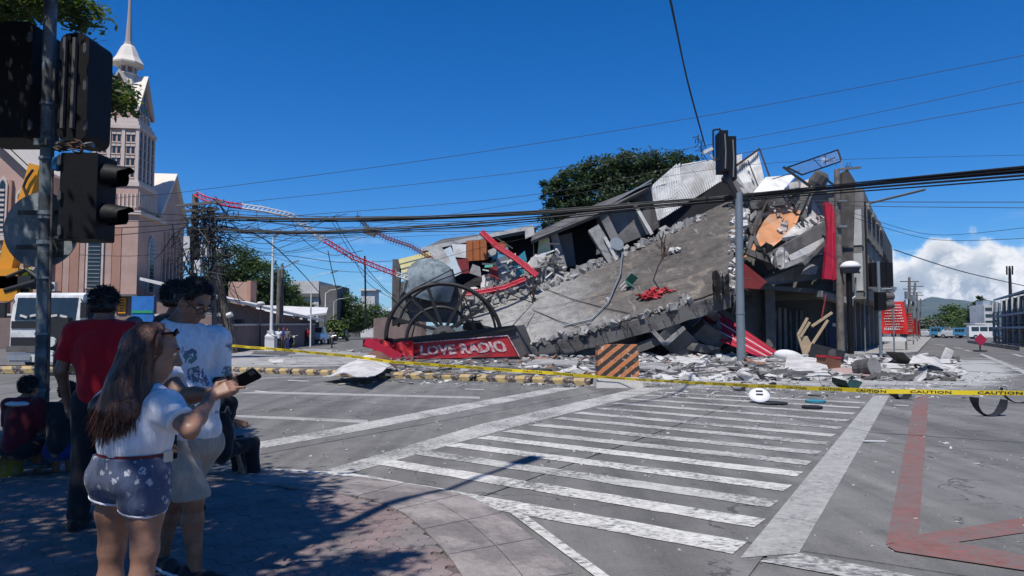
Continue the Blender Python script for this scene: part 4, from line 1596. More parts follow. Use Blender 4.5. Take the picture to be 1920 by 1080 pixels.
# ribs below the slab, columns that folded under it
for u in (0.30, 0.55, 0.80):
	q = MB()
	q.bar(slabpt(u, 0.06) - NRM * 0.5, slabpt(u, 0.95) - NRM * 0.5, 0.35, 0.6, NRM)
	q.build('rib_beam', M_brkd, ruin)
def rough_block(q, c, s, rot=None, j=0.12, seed=None):
	"""a broken block: a box with knocked corners"""
	r = random.Random(seed if seed is not None else random.random())
	c = Vector(c)
	ps = []
	for sg in ((-1, -1, -1), (1, -1, -1), (1, 1, -1), (-1, 1, -1), (-1, -1, 1), (1, -1, 1), (1, 1, 1), (-1, 1, 1)):
		p = Vector([s[i] / 2 * sg[i] * (1 + r.uniform(-j, j)) + r.uniform(-j, j) * min(s) * .3 for i in range(3)])
		ps.append(p)
	if rot is not None:
		M3 = rot if isinstance(rot, Matrix) else Matrix.Rotation(rot, 3, 'Z')
		ps = [M3 @ p for p in ps]
	q.hexa([c + p for p in ps])
def eul(x, y, z):
	from mathutils import Euler
	return Euler((R(x), R(y), R(z))).to_matrix()
def plate(pts_px, Y, t, back=True):
	"""polygon from picture points (x, y[, depth]) pushed back by thickness t"""
	pts = [P(p[0], p[1], p[2] if len(p) > 2 else Y) for p in pts_px]
	nrm = (pts[1] - pts[0]).cross(pts[2] - pts[0]).normalized()
	if nrm.y < 0:
		nrm = -nrm
	return pts, nrm, t
def add_plate(name, pts_px, Y, t, m, parent=None):
	pts, nrm, t = plate(pts_px, Y, t)
	q = MB()
	q.slab(pts, nrm, t)
	return q.build(name, m, parent if parent is not None else ruin)
def corr_sheet(name, corners, n, amp, m, parent=None, thick=0.02, nv=6, wob=0.0, seed=0):
	"""corrugated sheet between four picture points (x, y, depth): bottom left, bottom right, top right, top left"""
	a, b, c, d = [P(*p) for p in corners]
	nr = (b - a).cross(d - a).normalized()
	q = MB()
	def fn(u, v):
		p = a.lerp(b, u).lerp(d.lerp(c, u), v)
		return p + nr * (amp * math.cos(2 * math.pi * n * u) + wob * vnoise(u * 3, v * 3, seed) + 0.3 * wob * vnoise(u * 9, v * 7, seed + 1))
	q.grid(fn, n * 4, nv, thick, nr)
	return q.build(name, m, parent, smooth=False)
# heap of dark broken floors below the slab, closing the view under it
q = MB()
for k in range(60):
	u = random.random()
	v = random.uniform(0.15, 0.9)
	top = slabpt(u, v) - NRM * 0.9
	z = random.uniform(0, max(0.2, top.z * 0.8))
	rough_block(q, (top.x, top.y, z), (random.uniform(.5, 2.2), random.uniform(.5, 1.6), random.uniform(.25, .7)), eul(random.uniform(-40, 40), random.uniform(-40, 40), random.uniform(0, 180)), .2)
heap = q.build('crushed_floor', M_brkd, ruin)
heap['kind'] = 'stuff'
add_plate('back_wall', [(1000, 676, 43), (1440, 676, 43), (1440, 520, 43), (1380, 470, 43), (1100, 610, 43)], 43, .3, M_brkd)
# fallen floor plates seen under the slab
add_plate('floor_plate', [(1150, 655, 37.5), (1260, 628, 38.5), (1330, 590, 40), (1240, 612, 39.5)], 38, .3, M_brk)
q = MB()
rough_block(q, P(1268, 640, 36.9), (2.6, 1.3, 1.3), eul(14, 38, 20), .1, 3)
q.build('column_stub', M_brkd, ruin)
q = MB()
pa, pb, pc = P(1223, 620, 36), P(1247, 646, 35.9), P(1282, 614, 36)
q.bar(pa, pb, .22, .25, (0, -1, 0))
q.bar(pb, pc, .22, .25, (0, -1, 0))
q.build('edge_moulding', M_brk, ruin)
for (c, s_, e_) in (((1140, 645, 37), (3.0, .6, .5), (10, -14, 5)), ((1205, 648, 36.6), (2.2, .7, .5), (0, -20, -8)), ((1330, 628, 37), (1.6, .8, .9), (20, 30, 10)), ((1090, 655, 36.8), (2.4, .5, .35), (0, -10, 12)), ((1320, 655, 36.5), (1.5, .9, .4), (5, 10, 30))):
	q = MB()
	rough_block(q, P(*c), s_, eul(*e_), .14)
	q.build('broken_beam', M_brkd, ruin)
# crest of broken plaster at the right edge of the slab
q = MB()
for k in range(150):
	v = random.random()
	p = slabpt(1.0 + random.uniform(-0.015, 0.035), v) + NRM * random.uniform(-.5, .15)
	s_ = random.uniform(.08, .38)
	rough_block(q, p, (s_, s_ * random.uniform(.5, 1.2), s_ * random.uniform(.4, 1)), eul(*[random.uniform(0, 180) for _ in range(3)]), .3)
o = q.build('broken_edge', M_wash, ruin)
o['kind'] = 'stuff'
q = MB()
for k in range(900):
	u = random.random()
	if vnoise(u * 11, 3, 21) < random.uniform(-.35, .3):
		continue
	vv = random.choice((random.uniform(-0.015, 0.03), random.uniform(0.9, 1.0), random.uniform(0.92, 1.0), random.uniform(.9, .98)))
	p = slabpt(u, vv) + NRM * random.uniform(0, .10)
	s_ = (.04 + .34 * random.random() ** 3) * (1.2 if vv > .5 else .85)
	rough_block(q, p, (s_ * 1.5, s_, s_ * random.uniform(.4, .9)), eul(*[random.uniform(0, 180) for _ in range(3)]), .3)
o = q.build('edge_rubble', M_brk, ruin)
o['kind'] = 'stuff'
q = MB()
for k in range(34):
	p = slabpt(random.uniform(.05, .98), -.005) - NRM * random.uniform(.05, .5) - inw * .1
	e = p - inw * random.uniform(.2, .7) + Vector((random.uniform(-.2, .2), 0, random.uniform(-.3, .25)))
	q.tube([p, p.lerp(e, .5) + Vector((0, 0, .04)), e], .018, 4)
for k in range(30):
	p = slabpt(1.0, random.random()) - NRM * random.uniform(0, .3)
	e = p + Vector((random.uniform(.2, .9), random.uniform(-.3, .3), random.uniform(-.3, .4)))
	q.tube([p, p.lerp(e, .5) + Vector((0, 0, .1)), e], .02, 4)
o = q.build('bent_rods', M_rebar, ruin)
o['kind'] = 'stuff'
# ---- rooftop room at the back edge of the slab
RY = 45.5
add_plate('wall', [(1118, 478), (1222, 436), (1218, 378), (1120, 402)], 45.0, .25, M_room)
add_plate('wall', [(1195, 455, 45.3), (1236, 425, 45.3), (1218, 350, 45.3), (1188, 362, 45.3)], 45.3, .25, M_brkd)
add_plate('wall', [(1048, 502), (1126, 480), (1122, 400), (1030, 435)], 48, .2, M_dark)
add_plate('wall', [(1040, 505), (1080, 498), (1072, 436), (1032, 446)], 45.6, .25, M_room)
q = MB()
q.bar(P(1056, 505, 45.0), P(1036, 432, 45.0), .5, .5, (0, 1, 0))
q.build('column', M_brk, ruin)
q = MB()
q.bar(P(1166, 478, 44.2), P(1126, 396, 44.6), .55, .55, (0, 1, 0))
q.build('column', M_room, ruin)
q = MB()
q.bar(P(1150, 490, 43.2), P(1112, 428, 43.4), .75, .6, (0, 1, 0))
q.build('tilted_column', M_brk, ruin)
q = MB()
q.bar(P(1156, 488, 42.9), P(1134, 446, 43.0), .2, .25, (0, 1, 0))
q.build('column_face', M_wash, ruin)
q = MB()
q.bar(P(1222, 440, 44.4), P(1190, 385, 44.6), .22, .3, (0, 1, 0))
q.build('corner_trim', M_wash, ruin)
add_plate('roof', [(995, 452, 44), (1128, 398, 44), (1215, 352, 44.5), (1222, 342, 48), (1120, 382, 48), (1000, 438, 48)], 44, .22, M_brkd)
corr_sheet('roof_sheet', [(1128, 393, 44.4), (1220, 340, 44.6), (1226, 334, 47), (1136, 386, 47)], 3, .0, M_galv, ruin)
q = MB()
q.lathe(P(1156, 458, 43), [(.02, -.05), (.42, 0), (.45, .05)], 16, eul(70, 0, 10))
q.build('satellite_dish', M_galv, ruin)
# tall corrugated cladding standing above it
corr_sheet('cladding_sheet', [(1233, 415, 45.4), (1352, 340, 46.6), (1352, 296, 46.8), (1278, 308, 46.2)], 30, .05, M_corr, ruin, wob=.12)
corr_sheet('cladding_sheet', [(1222, 352, 45.5), (1272, 338, 46.0), (1268, 308, 46.2), (1224, 346, 45.6)], 12, .05, M_corr, ruin, wob=.1)
corr_sheet('cladding_sheet', [(1233, 415, 45.41), (1278, 388, 45.9), (1274, 306, 46.1), (1219, 352, 45.45)], 12, .05, M_corr, ruin, wob=.1)
corr_sheet('cladding_sheet', [(1348, 344, 46.5), (1392, 318, 46.8), (1390, 289, 47), (1348, 300, 46.7)], 10, .05, M_corr, ruin, wob=.1)
add_plate('gap_shade_plate', [(1236, 452, 45.8), (1390, 384, 46.4), (1376, 326, 46.6), (1240, 404, 46)], 46, .2, M_dark)  # near-black plate put in for the shade below the cladding
corr_sheet('cladding_sheet', [(1378, 362, 45.2), (1442, 366, 45.6), (1418, 281, 46.2), (1374, 318, 45.5)], 13, .06, M_corr, ruin, wob=.25, seed=3)
q = MB()
q.bar(P(1378, 312, 45.2), P(1424, 279, 46.0), .12, .12)
q.bar(P(1424, 279, 46.0), P(1446, 340, 45.4), .08, .08)
q.bar(P(1402, 300, 45.3), P(1428, 366, 45.2), .06, .06)
q.build('sheet_frame', M_rebar, ruin)
# broad pale roof plate and its dark edge
add_plate('roof_plate', [(1402, 374, 43), (1436, 332, 44.5), (1494, 327, 45.5), (1462, 364, 43.5)], 43, .12, M_corr)
add_plate('roof_plate', [(1402, 374, 42.9), (1462, 366, 43.4), (1496, 330, 45.4), (1500, 350, 44.8), (1470, 384, 43.4), (1410, 392, 42.9)], 43, .2, M_brkd)
for (x0, y0, x1, y1, wd, m_) in ((1358, 330, 1400, 370, .5, M_brkd), (1376, 330, 1398, 366, .3, M_brk), (1402, 400, 1440, 372, .35, M_brkd)):
	q = MB()
	q.bar(P(x0, y0, 43.5), P(x1, y1, 42.8), wd, .4, (0, 1, 0))
	q.build('broken_beam', m_, ruin)
# mesh frame on the very top
M_mesh = mat('thin grey wire mesh', (0.25, 0.25, 0.25), 0.2, 2, 0.6, 0)
q = MB()
fr = [P(1476, 314, 43), P(1571, 281, 44.5), P(1578, 302, 44), P(1504, 328, 43)]
for k in range(4):
	q.bar(fr[k], fr[(k + 1) % 4], .09, .09)
mid_ = fr[0].lerp(fr[1], .5), fr[3].lerp(fr[2], .5)
q.bar(mid_[0], mid_[1], .05, .05)
q.bar(P(1468, 313, 42.8), P(1520, 350, 42.5), .14, .14)
q.bar(P(1578, 300, 44), P(1578, 330, 43.5), .08, .08)
q.bar(P(1530, 322, 42.9), P(1570, 352, 42.8), .1, .1)
q.bar(P(1448, 336, 42.9), P(1500, 320, 43.2), .05, .05)
tag(q.build('roof_frame', M_darkst), 'bent steel mesh frame sticking up at the very top of the ruin', 'frame')
q = MB()
for k in range(1, 24):
	q.tube([fr[0].lerp(fr[1], k / 24), fr[3].lerp(fr[2], k / 24)], .008, 3)
for k in range(1, 7):
	q.tube([fr[0].lerp(fr[3], k / 7), fr[1].lerp(fr[2], k / 7)], .008, 3)
frm = bpy.data.objects['roof_frame']
q.build('wire_mesh', M_mesh, frm)['kind'] = 'stuff'
q = MB()
q.lathe(P(1535, 338, 42.8), [(.45, -.5), (.55, -.2), (.5, .35), (.3, .55)], 10, eul(20, 30, 0))
tag(q.build('roof_tank', M_brkd), 'small dark drum lodged below the bent mesh frame', 'drum')
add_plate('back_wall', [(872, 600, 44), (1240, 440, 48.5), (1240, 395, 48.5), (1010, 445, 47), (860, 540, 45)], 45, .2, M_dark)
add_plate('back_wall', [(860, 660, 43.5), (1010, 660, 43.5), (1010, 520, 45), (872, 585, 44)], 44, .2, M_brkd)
# ---- torn open floors on the right
add_plate('floor_plate', [(1396, 482, 40.9), (1414, 432, 42), (1444, 402, 43), (1502, 394, 44), (1494, 418, 43), (1470, 446, 42), (1442, 468, 41)], 41, .18, M_orng)
add_plate('floor_plate', [(1424, 402, 43), (1450, 376, 44.5), (1530, 366, 45.4), (1532, 392, 45), (1496, 398, 44.2), (1446, 404, 43.4)], 43, .18, M_peach)
add_plate('wall_panel', [(1522, 405, 43), (1526, 362, 44), (1552, 364, 44), (1556, 432, 43.2), (1534, 436, 43)], 43, .2, M_beige)
add_plate('wall_panel', [(1466, 446, 41.5), (1490, 422, 42.5), (1524, 402, 43), (1530, 420, 42.8), (1500, 440, 42)], 42, .2, M_wash)
add_plate('wall_panel', [(1500, 372, 44.6), (1502, 340, 45.2), (1530, 332, 45.4), (1550, 340, 45.2), (1552, 366, 44.8)], 45, .2, M_beige)
for (a, b, wd, h_, m_) in (((1440, 492, 40.2), (1556, 425, 41.8), .9, .7, M_brkd), ((1400, 472, 40.4), (1448, 490, 40.2), .35, .4, M_brkd), ((1462, 502, 39.8), (1560, 462, 41), .3, .3, M_brk),
						   ((1480, 486, 40), (1546, 452, 40.8), .4, .12, M_wash), ((1505, 496, 40), (1552, 450, 40.6), .2, .2, M_brkd), ((1424, 398, 42.3), (1402, 470, 41.2), .22, .2, M_brkd),
						   ((1398, 410, 42), (1424, 470, 41.3), .22, .2, M_brkd), ((1410, 440, 41.5), (1440, 372, 42.8), .1, .1, M_rebar), ((1480, 372, 43.6), (1494, 398, 43.5), .12, .12, M_rebar),
						   ((1470, 386, 43.2), (1492, 372, 43.5), .08, .08, M_rebar), ((1455, 390, 43), (1470, 402, 43), .08, .08, M_rebar)):
	q = MB()
	q.bar(P(*a), P(*b), wd, h_, (0, 1, 0))
	q.build('broken_beam', m_, ruin)
add_plate('soffit', [(1420, 530, 40.6), (1548, 478, 42.5), (1560, 500, 43), (1545, 522, 43), (1450, 534, 41)], 41, .3, M_room)
add_plate('wall_panel', [(1392, 540, 40), (1396, 494, 40.2), (1438, 528, 40.6), (1424, 542, 40.4)], 40, .15, M_maroon)
add_plate('wall_panel', [(1482, 498, 40), (1500, 478, 40.4), (1536, 468, 40.8), (1516, 492, 40.4)], 40, .1, M_brk)
add_plate('red_column', [(1545, 522, 39.6), (1560, 524, 39.6), (1570, 420, 39.8), (1560, 382, 40), (1546, 378, 40), (1553, 430, 39.8)], 42, .3, M_crim)
add_plate('red_column', [(1561, 526, 39.7), (1572, 522, 39.7), (1571, 452, 39.7), (1564, 436, 39.7)], 42, .3, M_crim)
add_plate('wall_panel', [(1504, 515, 41), (1512, 490, 41.2), (1534, 500, 41.4), (1530, 514, 41.2)], 41, .1, M_brk)
for (m_, nm, n_, sd) in ((M_wash, 'floor_rubble', 170, 1), (M_beige, 'floor_rubble', 110, 2), (M_brkd, 'splintered_lath', 60, 3), (M_brk, 'floor_rubble', 110, 4), (M_rebar, 'bent_rods', 50, 5)):
	q = MB()
	r = random.Random(sd)
	for k in range(n_):
		t_ = r.random()
		px, py = lerp(1396, 1545, t_) + r.gauss(0, 10), lerp(r.uniform(380, 470), r.uniform(335, 455), t_)
		if 1418 < px < 1490 and 405 < py < 455 and r.random() < .75:
			continue
		if abs((py - 460) + .765 * (px - 1410)) < 42 and px > 1412 and r.random() < .93:
			continue
		p = P(px, py, 42.6 + (450 - py) * .022 - .5)
		s_ = .07 + .42 * r.random() ** 3
		if m_ in (M_brkd, M_rebar):
			d = Vector((r.gauss(0, 1), r.gauss(0, .4), r.gauss(0, .8))).normalized() * r.uniform(.3, 1.1)
			w_ = .03 if m_ is M_rebar else r.uniform(.06, .16)
			q.bar(p - d, p + d, w_, w_ * .7, (0, 1, 0))
		else:
			rough_block(q, p, (s_ * 1.5, s_, s_ * .7), eul(*[r.uniform(0, 180) for _ in range(3)]), .3)
	q.build(nm, m_, ruin)['kind'] = 'stuff'
# open ground floor room
M_roomd = mat('shade-dark room plaster', (0.10, 0.098, 0.095), 0.3, 0.8, 0.95, 0.2, 15)  # plaster colour darkened to stand in for the unlit room
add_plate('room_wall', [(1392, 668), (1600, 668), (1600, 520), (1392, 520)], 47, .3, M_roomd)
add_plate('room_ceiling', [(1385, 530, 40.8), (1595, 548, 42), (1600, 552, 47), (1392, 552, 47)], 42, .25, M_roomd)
add_plate('wall_panel', [(1448, 584, 45), (1552, 584, 45), (1552, 536, 45), (1448, 528, 45)], 45, .2, M_room)
q = MB()
c = P(1443, 668, 42.5)
q.box((c.x, 42.5, P(1443, 598, 42.5).z), (.6, .6, P(1443, 520, 42.5).z * 1.0))
q.build('column', M_room, ruin)
c = P(1408, 668, 44)
q = MB()
q.box((c.x, 44, 2), (1.0, .4, 4.0))
q.build('column', M_room, ruin)
for k in range(11):
	q = MB()
	px = 1452 + k * 10.5
	a = P(px, 650, 44)
	q.bar((a.x, 44, 0.2), (a.x + random.uniform(-.15, .15), 44, P(px, 580 + random.uniform(-4, 8), 44).z), .12 + .1 * random.random(), .1, (0, 1, 0))
	q.build('shutter_slat', M_room if k % 3 else M_brkd, ruin)
q = MB()
a = P(1565, 620, 43)
q.box((a.x, 43.1, 1.35), (.75, .12, 2.6))
dn_ = q.build('door', mat('navy blue door', (0.012, 0.02, 0.06), 0.2, 2, 0.5, 0.02), ruin)
q = MB()
a = P(1564, 609, 43)
q.box((a.x, 43.0, a.z), (.2, .04, .2))
q.build('notice', M_wash, dn_)
# window with bars behind the steel pole
q = MB()
a, b = P(1396, 560, 43.5), P(1416, 560, 43.5)
for x in (a.x, (a.x + b.x) / 2, b.x):
	q.bar((x, 43.5, P(0, 615, 43.5).z), (x, 43.5, P(0, 540, 43.5).z), .06, .06, (0, 1, 0))
for py in (558, 577):
	z = P(0, py, 43.5).z
	q.bar((a.x, 43.49, z), (b.x, 43.49, z), .06, .06)
q.build('window_bars', M_chrome, ruin)
M_pierd = mat('shade-dark brown render', (0.062, 0.055, 0.05), 0.4, 1.2, 0.95, 0.3, 20, col2=(0.10, 0.09, 0.08))  # brown darkened in the colour to stand in for shade at the corner
# corner frontage beside the street
q = MB()
add_plate('corner_pier', [(1572, 556, 41.5), (1598, 562, 41.5), (1604, 340, 42.5), (1590, 318, 42.5), (1580, 322, 42.5)], 42, .5, M_pierd)
add_plate('corner_pier', [(1558, 520, 42.8), (1582, 540, 42.5), (1584, 330, 43), (1566, 345, 43)], 43, .4, M_pierd)
add_plate('ledge', [(1540, 545, 40.9), (1600, 560, 41), (1600, 574, 41), (1540, 556, 40.9)], 41, .8, M_brk)
# ---- facades along the street to the right
S0 = P(1594, 640, 42)
S0.z = 0
FU, FN = SU, SV
M_fac = mat('grey facade render', (0.20, 0.19, 0.175), 0.3, 0.6, 0.9, 0.2, 15, col2=(0.15, 0.145, 0.14), patch=0.4)
M_pane = glass_mat('sky-toned window glass', (0.42, 0.42, 0.41), 0.35)  # pale base colour stands in for sky mirrored in the panes
M_sig0 = mat('black pipe', (.01, .01, .01), .2, 3, .6, 0)
M_frame = mat('grey window frame', (0.12, 0.12, 0.12), 0.2, 2, 0.7, 0.05)
def FP(t, o, z):
	p = S0 + FU * t + FN * o
	return Vector((p.x, p.y, z))
def facade(root, t0, t1, ztop, zbot, bays, floors, m, depth=9.0, over=0.0):
	q = MB()
	q.slab([FP(t0, over, zbot), FP(t1, over, zbot), FP(t1, over, ztop[1]), FP(t0, over, ztop[0])], -FN, depth + over)
	q.build('wall', m, root)
	q = MB()
	q.slab([FP(t0 + .01, -1.6, 0), FP(t1 - .01, -1.6, 0), FP(t1 - .01, -1.6, zbot), FP(t0 + .01, -1.6, zbot)], -FN, depth - 2)
	q.build('shop_wall', M_roomd, root)
	for k in range(bays + 1):
		t = lerp(t0 + .3, t1 - .3, k / bays)
		q = MB()
		q.bar(FP(t, -.3, 0), FP(t, -.3, zbot), .45, .45, FU)
		q.build('shop_column', m, root)
	for b in range(bays):
		a = lerp(t0, t1, (b + .14) / bays)
		c = lerp(t0, t1, (b + .88) / bays)
		for f in range(floors):
			z0 = lerp(zbot, min(ztop), (f + .22) / floors)
			z1 = lerp(zbot, min(ztop), (f + .86) / floors)
			q = MB()
			q.slab([FP(a, over + .05, z0), FP(c, over + .05, z0), FP(c, over + .05, z1), FP(a, over + .05, z1)], FN, .03)
			w_ = q.build('window', M_pane, root)
			q = MB()
			for i in range(4):
				t = lerp(a, c, i / 3)
				q.bar(FP(t, over + .1, z0 - .05), FP(t, over + .1, z1 + .05), .09, .09, FU)
			for z in (z0, (z0 + z1) / 2, z1):
				q.bar(FP(a, over + .1, z), FP(c, over + .1, z), .09, .08)
			q.build('frame', M_frame, w_)
		q = MB()
		q.slab([FP(a, over, lerp(zbot, min(ztop), .96)), FP(c, over, lerp(zbot, min(ztop), .96)), FP(c, over, lerp(zbot, min(ztop), .90)), FP(a, over, lerp(zbot, min(ztop), .90))], FN, .25)
		q.build('ledge', M_brk, root)
zc0 = P(1600, 352, 42).z
facade(ruin, 0.8, 15, (zc0, zc0 - 0.6), P(1600, 560, 42).z, 4, 2, M_fac, 9, 0.9)
for (o0, o1) in ((-.95, -.45), (-.35, .15), (.25, .75)):
	for (za_, zb_) in ((3.9, 6.2), (6.7, 8.9)):
		q = MB()
		q.slab([FP(.78, o0, za_), FP(.78, o1, za_), FP(.78, o1, zb_), FP(.78, o0, zb_)], -FU, .04)
		w_ = q.build('window', M_pane, ruin)
		q = MB()
		q.bar(FP(.70, o1 + .05, za_ - .1), FP(.70, o1 + .05, zb_ + .1), .08, .08, FU)
		q.build('mullion', M_frame, w_)
q = MB()
q.tube([FP(.6, .98, 2.4), FP(.6, .98, 9.3)], .05, 6)
q.build('drain_pipe', M_sig0, ruin)
nb = thing('shop_building', 'grey shop row with a sloping parapet continuing from the ruin along the street', 'building', FP(24, 0, 0))
zz2 = P(1640, 425, 55).z
facade(nb, 15.2, 31, (zz2, zz2 - 0.2), P(1600, 556, 42).z, 4, 2, M_fac, 8, 0.5)
q = MB()
q.slab([FP(15.1, 0.62, zz2 - 1.6), FP(31.1, 0.62, zz2 - 2.2), FP(31.1, 0.62, zz2 + 0.05), FP(15.1, 0.62, zz2 + 0.35)], FN, .25)
q.build('parapet', M_brkd, nb)
q = MB()
q.slab([FP(31.15, 0.9, 3), FP(31.15, -7, 3), FP(31.15, -7, zz2), FP(31.15, 0.9, zz2 - .3)], FU, .4)
q.build('end_wall', M_fac, nb)
n3 = thing('shop_building', 'white gabled house behind the red banners with a dark roof edge', 'building', FP(50, 0, 0))
zz3 = P(1690, 505, 75).z
q = MB()
q.slab([FP(44, -1, 0), FP(62, -1, 0), FP(62, -1, zz3 - 1.2), FP(44, -1, zz3 - 1.2)], -FN, 9)
q.slab([FP(43.98, -1, zz3 - 1.19), FP(43.98, -10, zz3 - 1.19), FP(43.98, -5.5, zz3 + 1.6)], FU, 18)
q.build('wall', M_ww, n3)
q = MB()
q.slab([FP(43.2, -0.4, zz3 - 1.4), FP(43.2, -5.5, zz3 + 1.8), FP(43.2, -5.5, zz3 + 2.1), FP(43.2, -0.4, zz3 - 1.1)], FU, 19.5)
q.slab([FP(43.2, -10.6, zz3 - 1.4), FP(43.2, -5.5, zz3 + 1.8), FP(43.2, -5.5, zz3 + 2.1), FP(43.2, -10.6, zz3 - 1.1)], FU, 19.5)
q.build('roof', M_wd, n3)
for k in range(4):
	q = MB()
	t = 46 + 4 * k
	q.slab([FP(t, -.97, 4), FP(t + 1.8, -.97, 4), FP(t + 1.8, -.97, 5.6), FP(t, -.97, 5.6)], FN, .06)
	q.build('window', M_glassd, n3)
n4 = thing('shop_building', 'long low dark shop row receding behind the far red banners', 'building', FP(80, 0, 0))
facade(n4, 64, 100, (5.2, 4.8), 3.0, 6, 1, M_fac, 6, 0.5)
# pavement in front of them
q = MB()
q.slab([FP(-3, 0, -0.02), FP(110, 0, -0.02), FP(110, 3.4, -0.02), FP(4, 3.4, -0.02), FP(0.5, 2.6, -0.02), FP(-3, 1.5, -0.02)], (0, 0, 1), .16)
struct(q.build('side_pavement', M_conc))
# ================================================================ radio sign with the wheel frame
M_signred = mat('red sign sheet', (0.40, 0.025, 0.03), 0.25, 1.5, 0.55, 0.05, 10, col2=(0.30, 0.02, 0.03), patch=1.2)
M_signtxt = mat('scuffed white lettering', (0.55, 0.42, 0.42), 0.3, 4, 0.7, 0.05, 20, col2=(0.36, 0.13, 0.13), patch=7)
M_signbox = mat('grey sign box', (0.085, 0.08, 0.078), 0.35, 1.5, 0.8, 0.15, 15)
sg = thing('radio_sign', 'fallen LOVE RADIO sign box with a black half wheel frame on top', 'sign', P(860, 672, 36))
sg.location.z = 0
WL[sg.name] = Vector(sg.location)
SY = 35.6
q = MB()
tl, tr_, br, bl = P(738, 638, SY + .6), P(966, 612, SY), P(990, 672, SY), P(758, 676, SY + .6)
bk = Vector((0.5, 1.3, 0.1))
q.hexa([bl, br, br + bk, bl + bk, tl, tr_, tr_ + bk, tl + bk])
q.build('sign_box', M_signbox, sg)
q = MB()
fo = Vector((0, -.06, 0))
F0, F1, F2, F3 = P(760, 674, SY + .5) + fo, P(974, 668, SY) + fo, P(952, 629, SY) + fo, P(764, 644, SY + .5) + fo
q.slab([F0, F1, F2, F3], (0, 1, 0), .05)
face_ = q.build('sign_face', M_signred, sg)
q = MB()
for (a, b) in ((F3, F2), (F2, F1)):
	q.bar(a + fo * .3, b + fo * .3, .05, .06, (0, 1, 0))
q.build('sign_border', M_signtxt, face_)
def blocky(body, x0, x1, y0, y1, mat_, parent, wob=0.0):
	"""hand cut lettering fitted into the sign face between fractions x0..x1, y0..y1"""
	v, f = text_pts(body, 1.0, 0.045, 1.0)
	V = np.array(v)
	lo, hi = V.min(0), V.max(0)
	r = random.Random(3)
	q = MB()
	pts = []
	for (x, y, z) in v:
		fx = (x - lo[0]) / (hi[0] - lo[0])
		fy = (y - lo[1]) / (hi[1] - lo[1])
		fy += wob * vnoise(fx * 9, fy * 2, 1)
		u, w = lerp(x0, x1, fx), lerp(y0, y1, fy)
		p = F0.lerp(F1, u).lerp(F3.lerp(F2, u), w) + Vector((0, -.02, 0))
		pts.append(p)
	q.raw(pts, f)
	return q.build('lettering', mat_, parent)
blocky('LOVE RADIO', 0.13, 0.93, 0.22, 0.80, M_signtxt, face_, .12)
# torn red cloth at its left end
q = MB()
def cloth(u, v):
	p = P(lerp(712, 775, u), lerp(672, 640, v) + 3 * math.sin(u * 9 + v * 4), SY - .25 + .25 * math.sin(u * 14 + v * 3) + .3 * v)
	return p + Vector((0, .12 * vnoise(u * 6, v * 5, 2), .1 * vnoise(u * 5, v * 5, 3)))
q.grid(cloth, 26, 10, .02, (0, 1, 0))
q.build('torn_sheet', M_signred, sg)
q = MB()
q.bar(P(686, 640, SY - .2), P(752, 672, SY - .5), .42, .16, (0, -1, 0))
tag(q.build('red_bar', M_crim), 'red steel bar sloping down at the left end of the radio sign', 'bar')
q = MB()
def cloth2(u, v):
	return P(lerp(680, 742, u), lerp(652, 636, v), SY + .9) + Vector((0, .3 * math.sin(u * 8), .18 * vnoise(u * 5, v * 4, 9)))
q.grid(cloth2, 16, 6, .03, (0, 1, 0))
tag(q.build('red_sheet', M_crim), 'crumpled dark red sheet behind the sloping red bar', 'sheet')
# wheel
HUB = (832, 628)
def arc_pts(cx, cy, rx, ry, a0, a1, Y0, Y1, n=28, tilt=0.0):
	out = []
	for k in range(n + 1):
		t = k / n
		a = R(lerp(a0, a1, t))
		x, y = rx * math.cos(a), ry * math.sin(a)
		y += tilt * x
		out.append(P(cx + x, cy - y, lerp(Y0, Y1, t)))
	return out
wheel_arcs = (('rim', 832, 634, 108, 102, -4, 184, 36.9, 36.2, .115), ('rim', 838, 628, 92, 96, 8, 172, 37.9, 37.4, .075), ('inner_rim', 826, 640, 64, 64, 2, 180, 36.9, 36.3, .095))
for (nm, cx, cy, rx, ry, a0, a1, Y0, Y1, r_) in wheel_arcs:
	q = MB()
	q.tube(arc_pts(cx, cy, rx, ry, a0, a1, Y0, Y1, 32, -0.02), r_, 8)
	q.build(nm, M_darkst, sg, True)
for (x, y) in ((727, 594), (764, 552), (800, 533), (874, 545), (908, 578)):
	q = MB()
	q.bar(P(HUB[0], HUB[1] - 6, 36.5), P(x, y, 36.5), .16, .16, (0, 1, 0))
	q.build('spoke', M_darkst, sg)
for (x0, y0, x1, y1) in ((760, 585, 860, 575), (770, 640, 790, 560), (850, 610, 905, 600), (735, 560, 800, 620), (868, 548, 896, 628), (770, 545, 848, 505), (848, 505, 862, 560), (800, 534, 880, 505)):
	q = MB()
	q.bar(P(x0, y0, 37.6), P(x1, y1, 37.9), .06, .06)
	q.build('brace', M_darkst, sg)
q = MB()
q.slab(arc_pts(832, 634, 23, 24, 0, 180, 36.3, 36.3, 14), (0, 1, 0), .7)
q.build('hub', M_brkd, sg)
q = MB()
q.tube([P(HUB[0], 630, 36.25), P(HUB[0], 630, 36.15)], .26, 16)
q.build('hub_cap', M_darkst, sg)
q = MB()
q.bar(P(738, 640, 36.1), P(966, 614, 35.6), .28, .25)
q.build('wheel_base', M_darkst, sg)
# stays tied back to the slab
q = MB()
q.tube([P(925, 540, 38.5), P(1000, 568, 39.5), P(958, 614, 36.2)], .03, 5)
q.build('stay', M_rebar, sg)
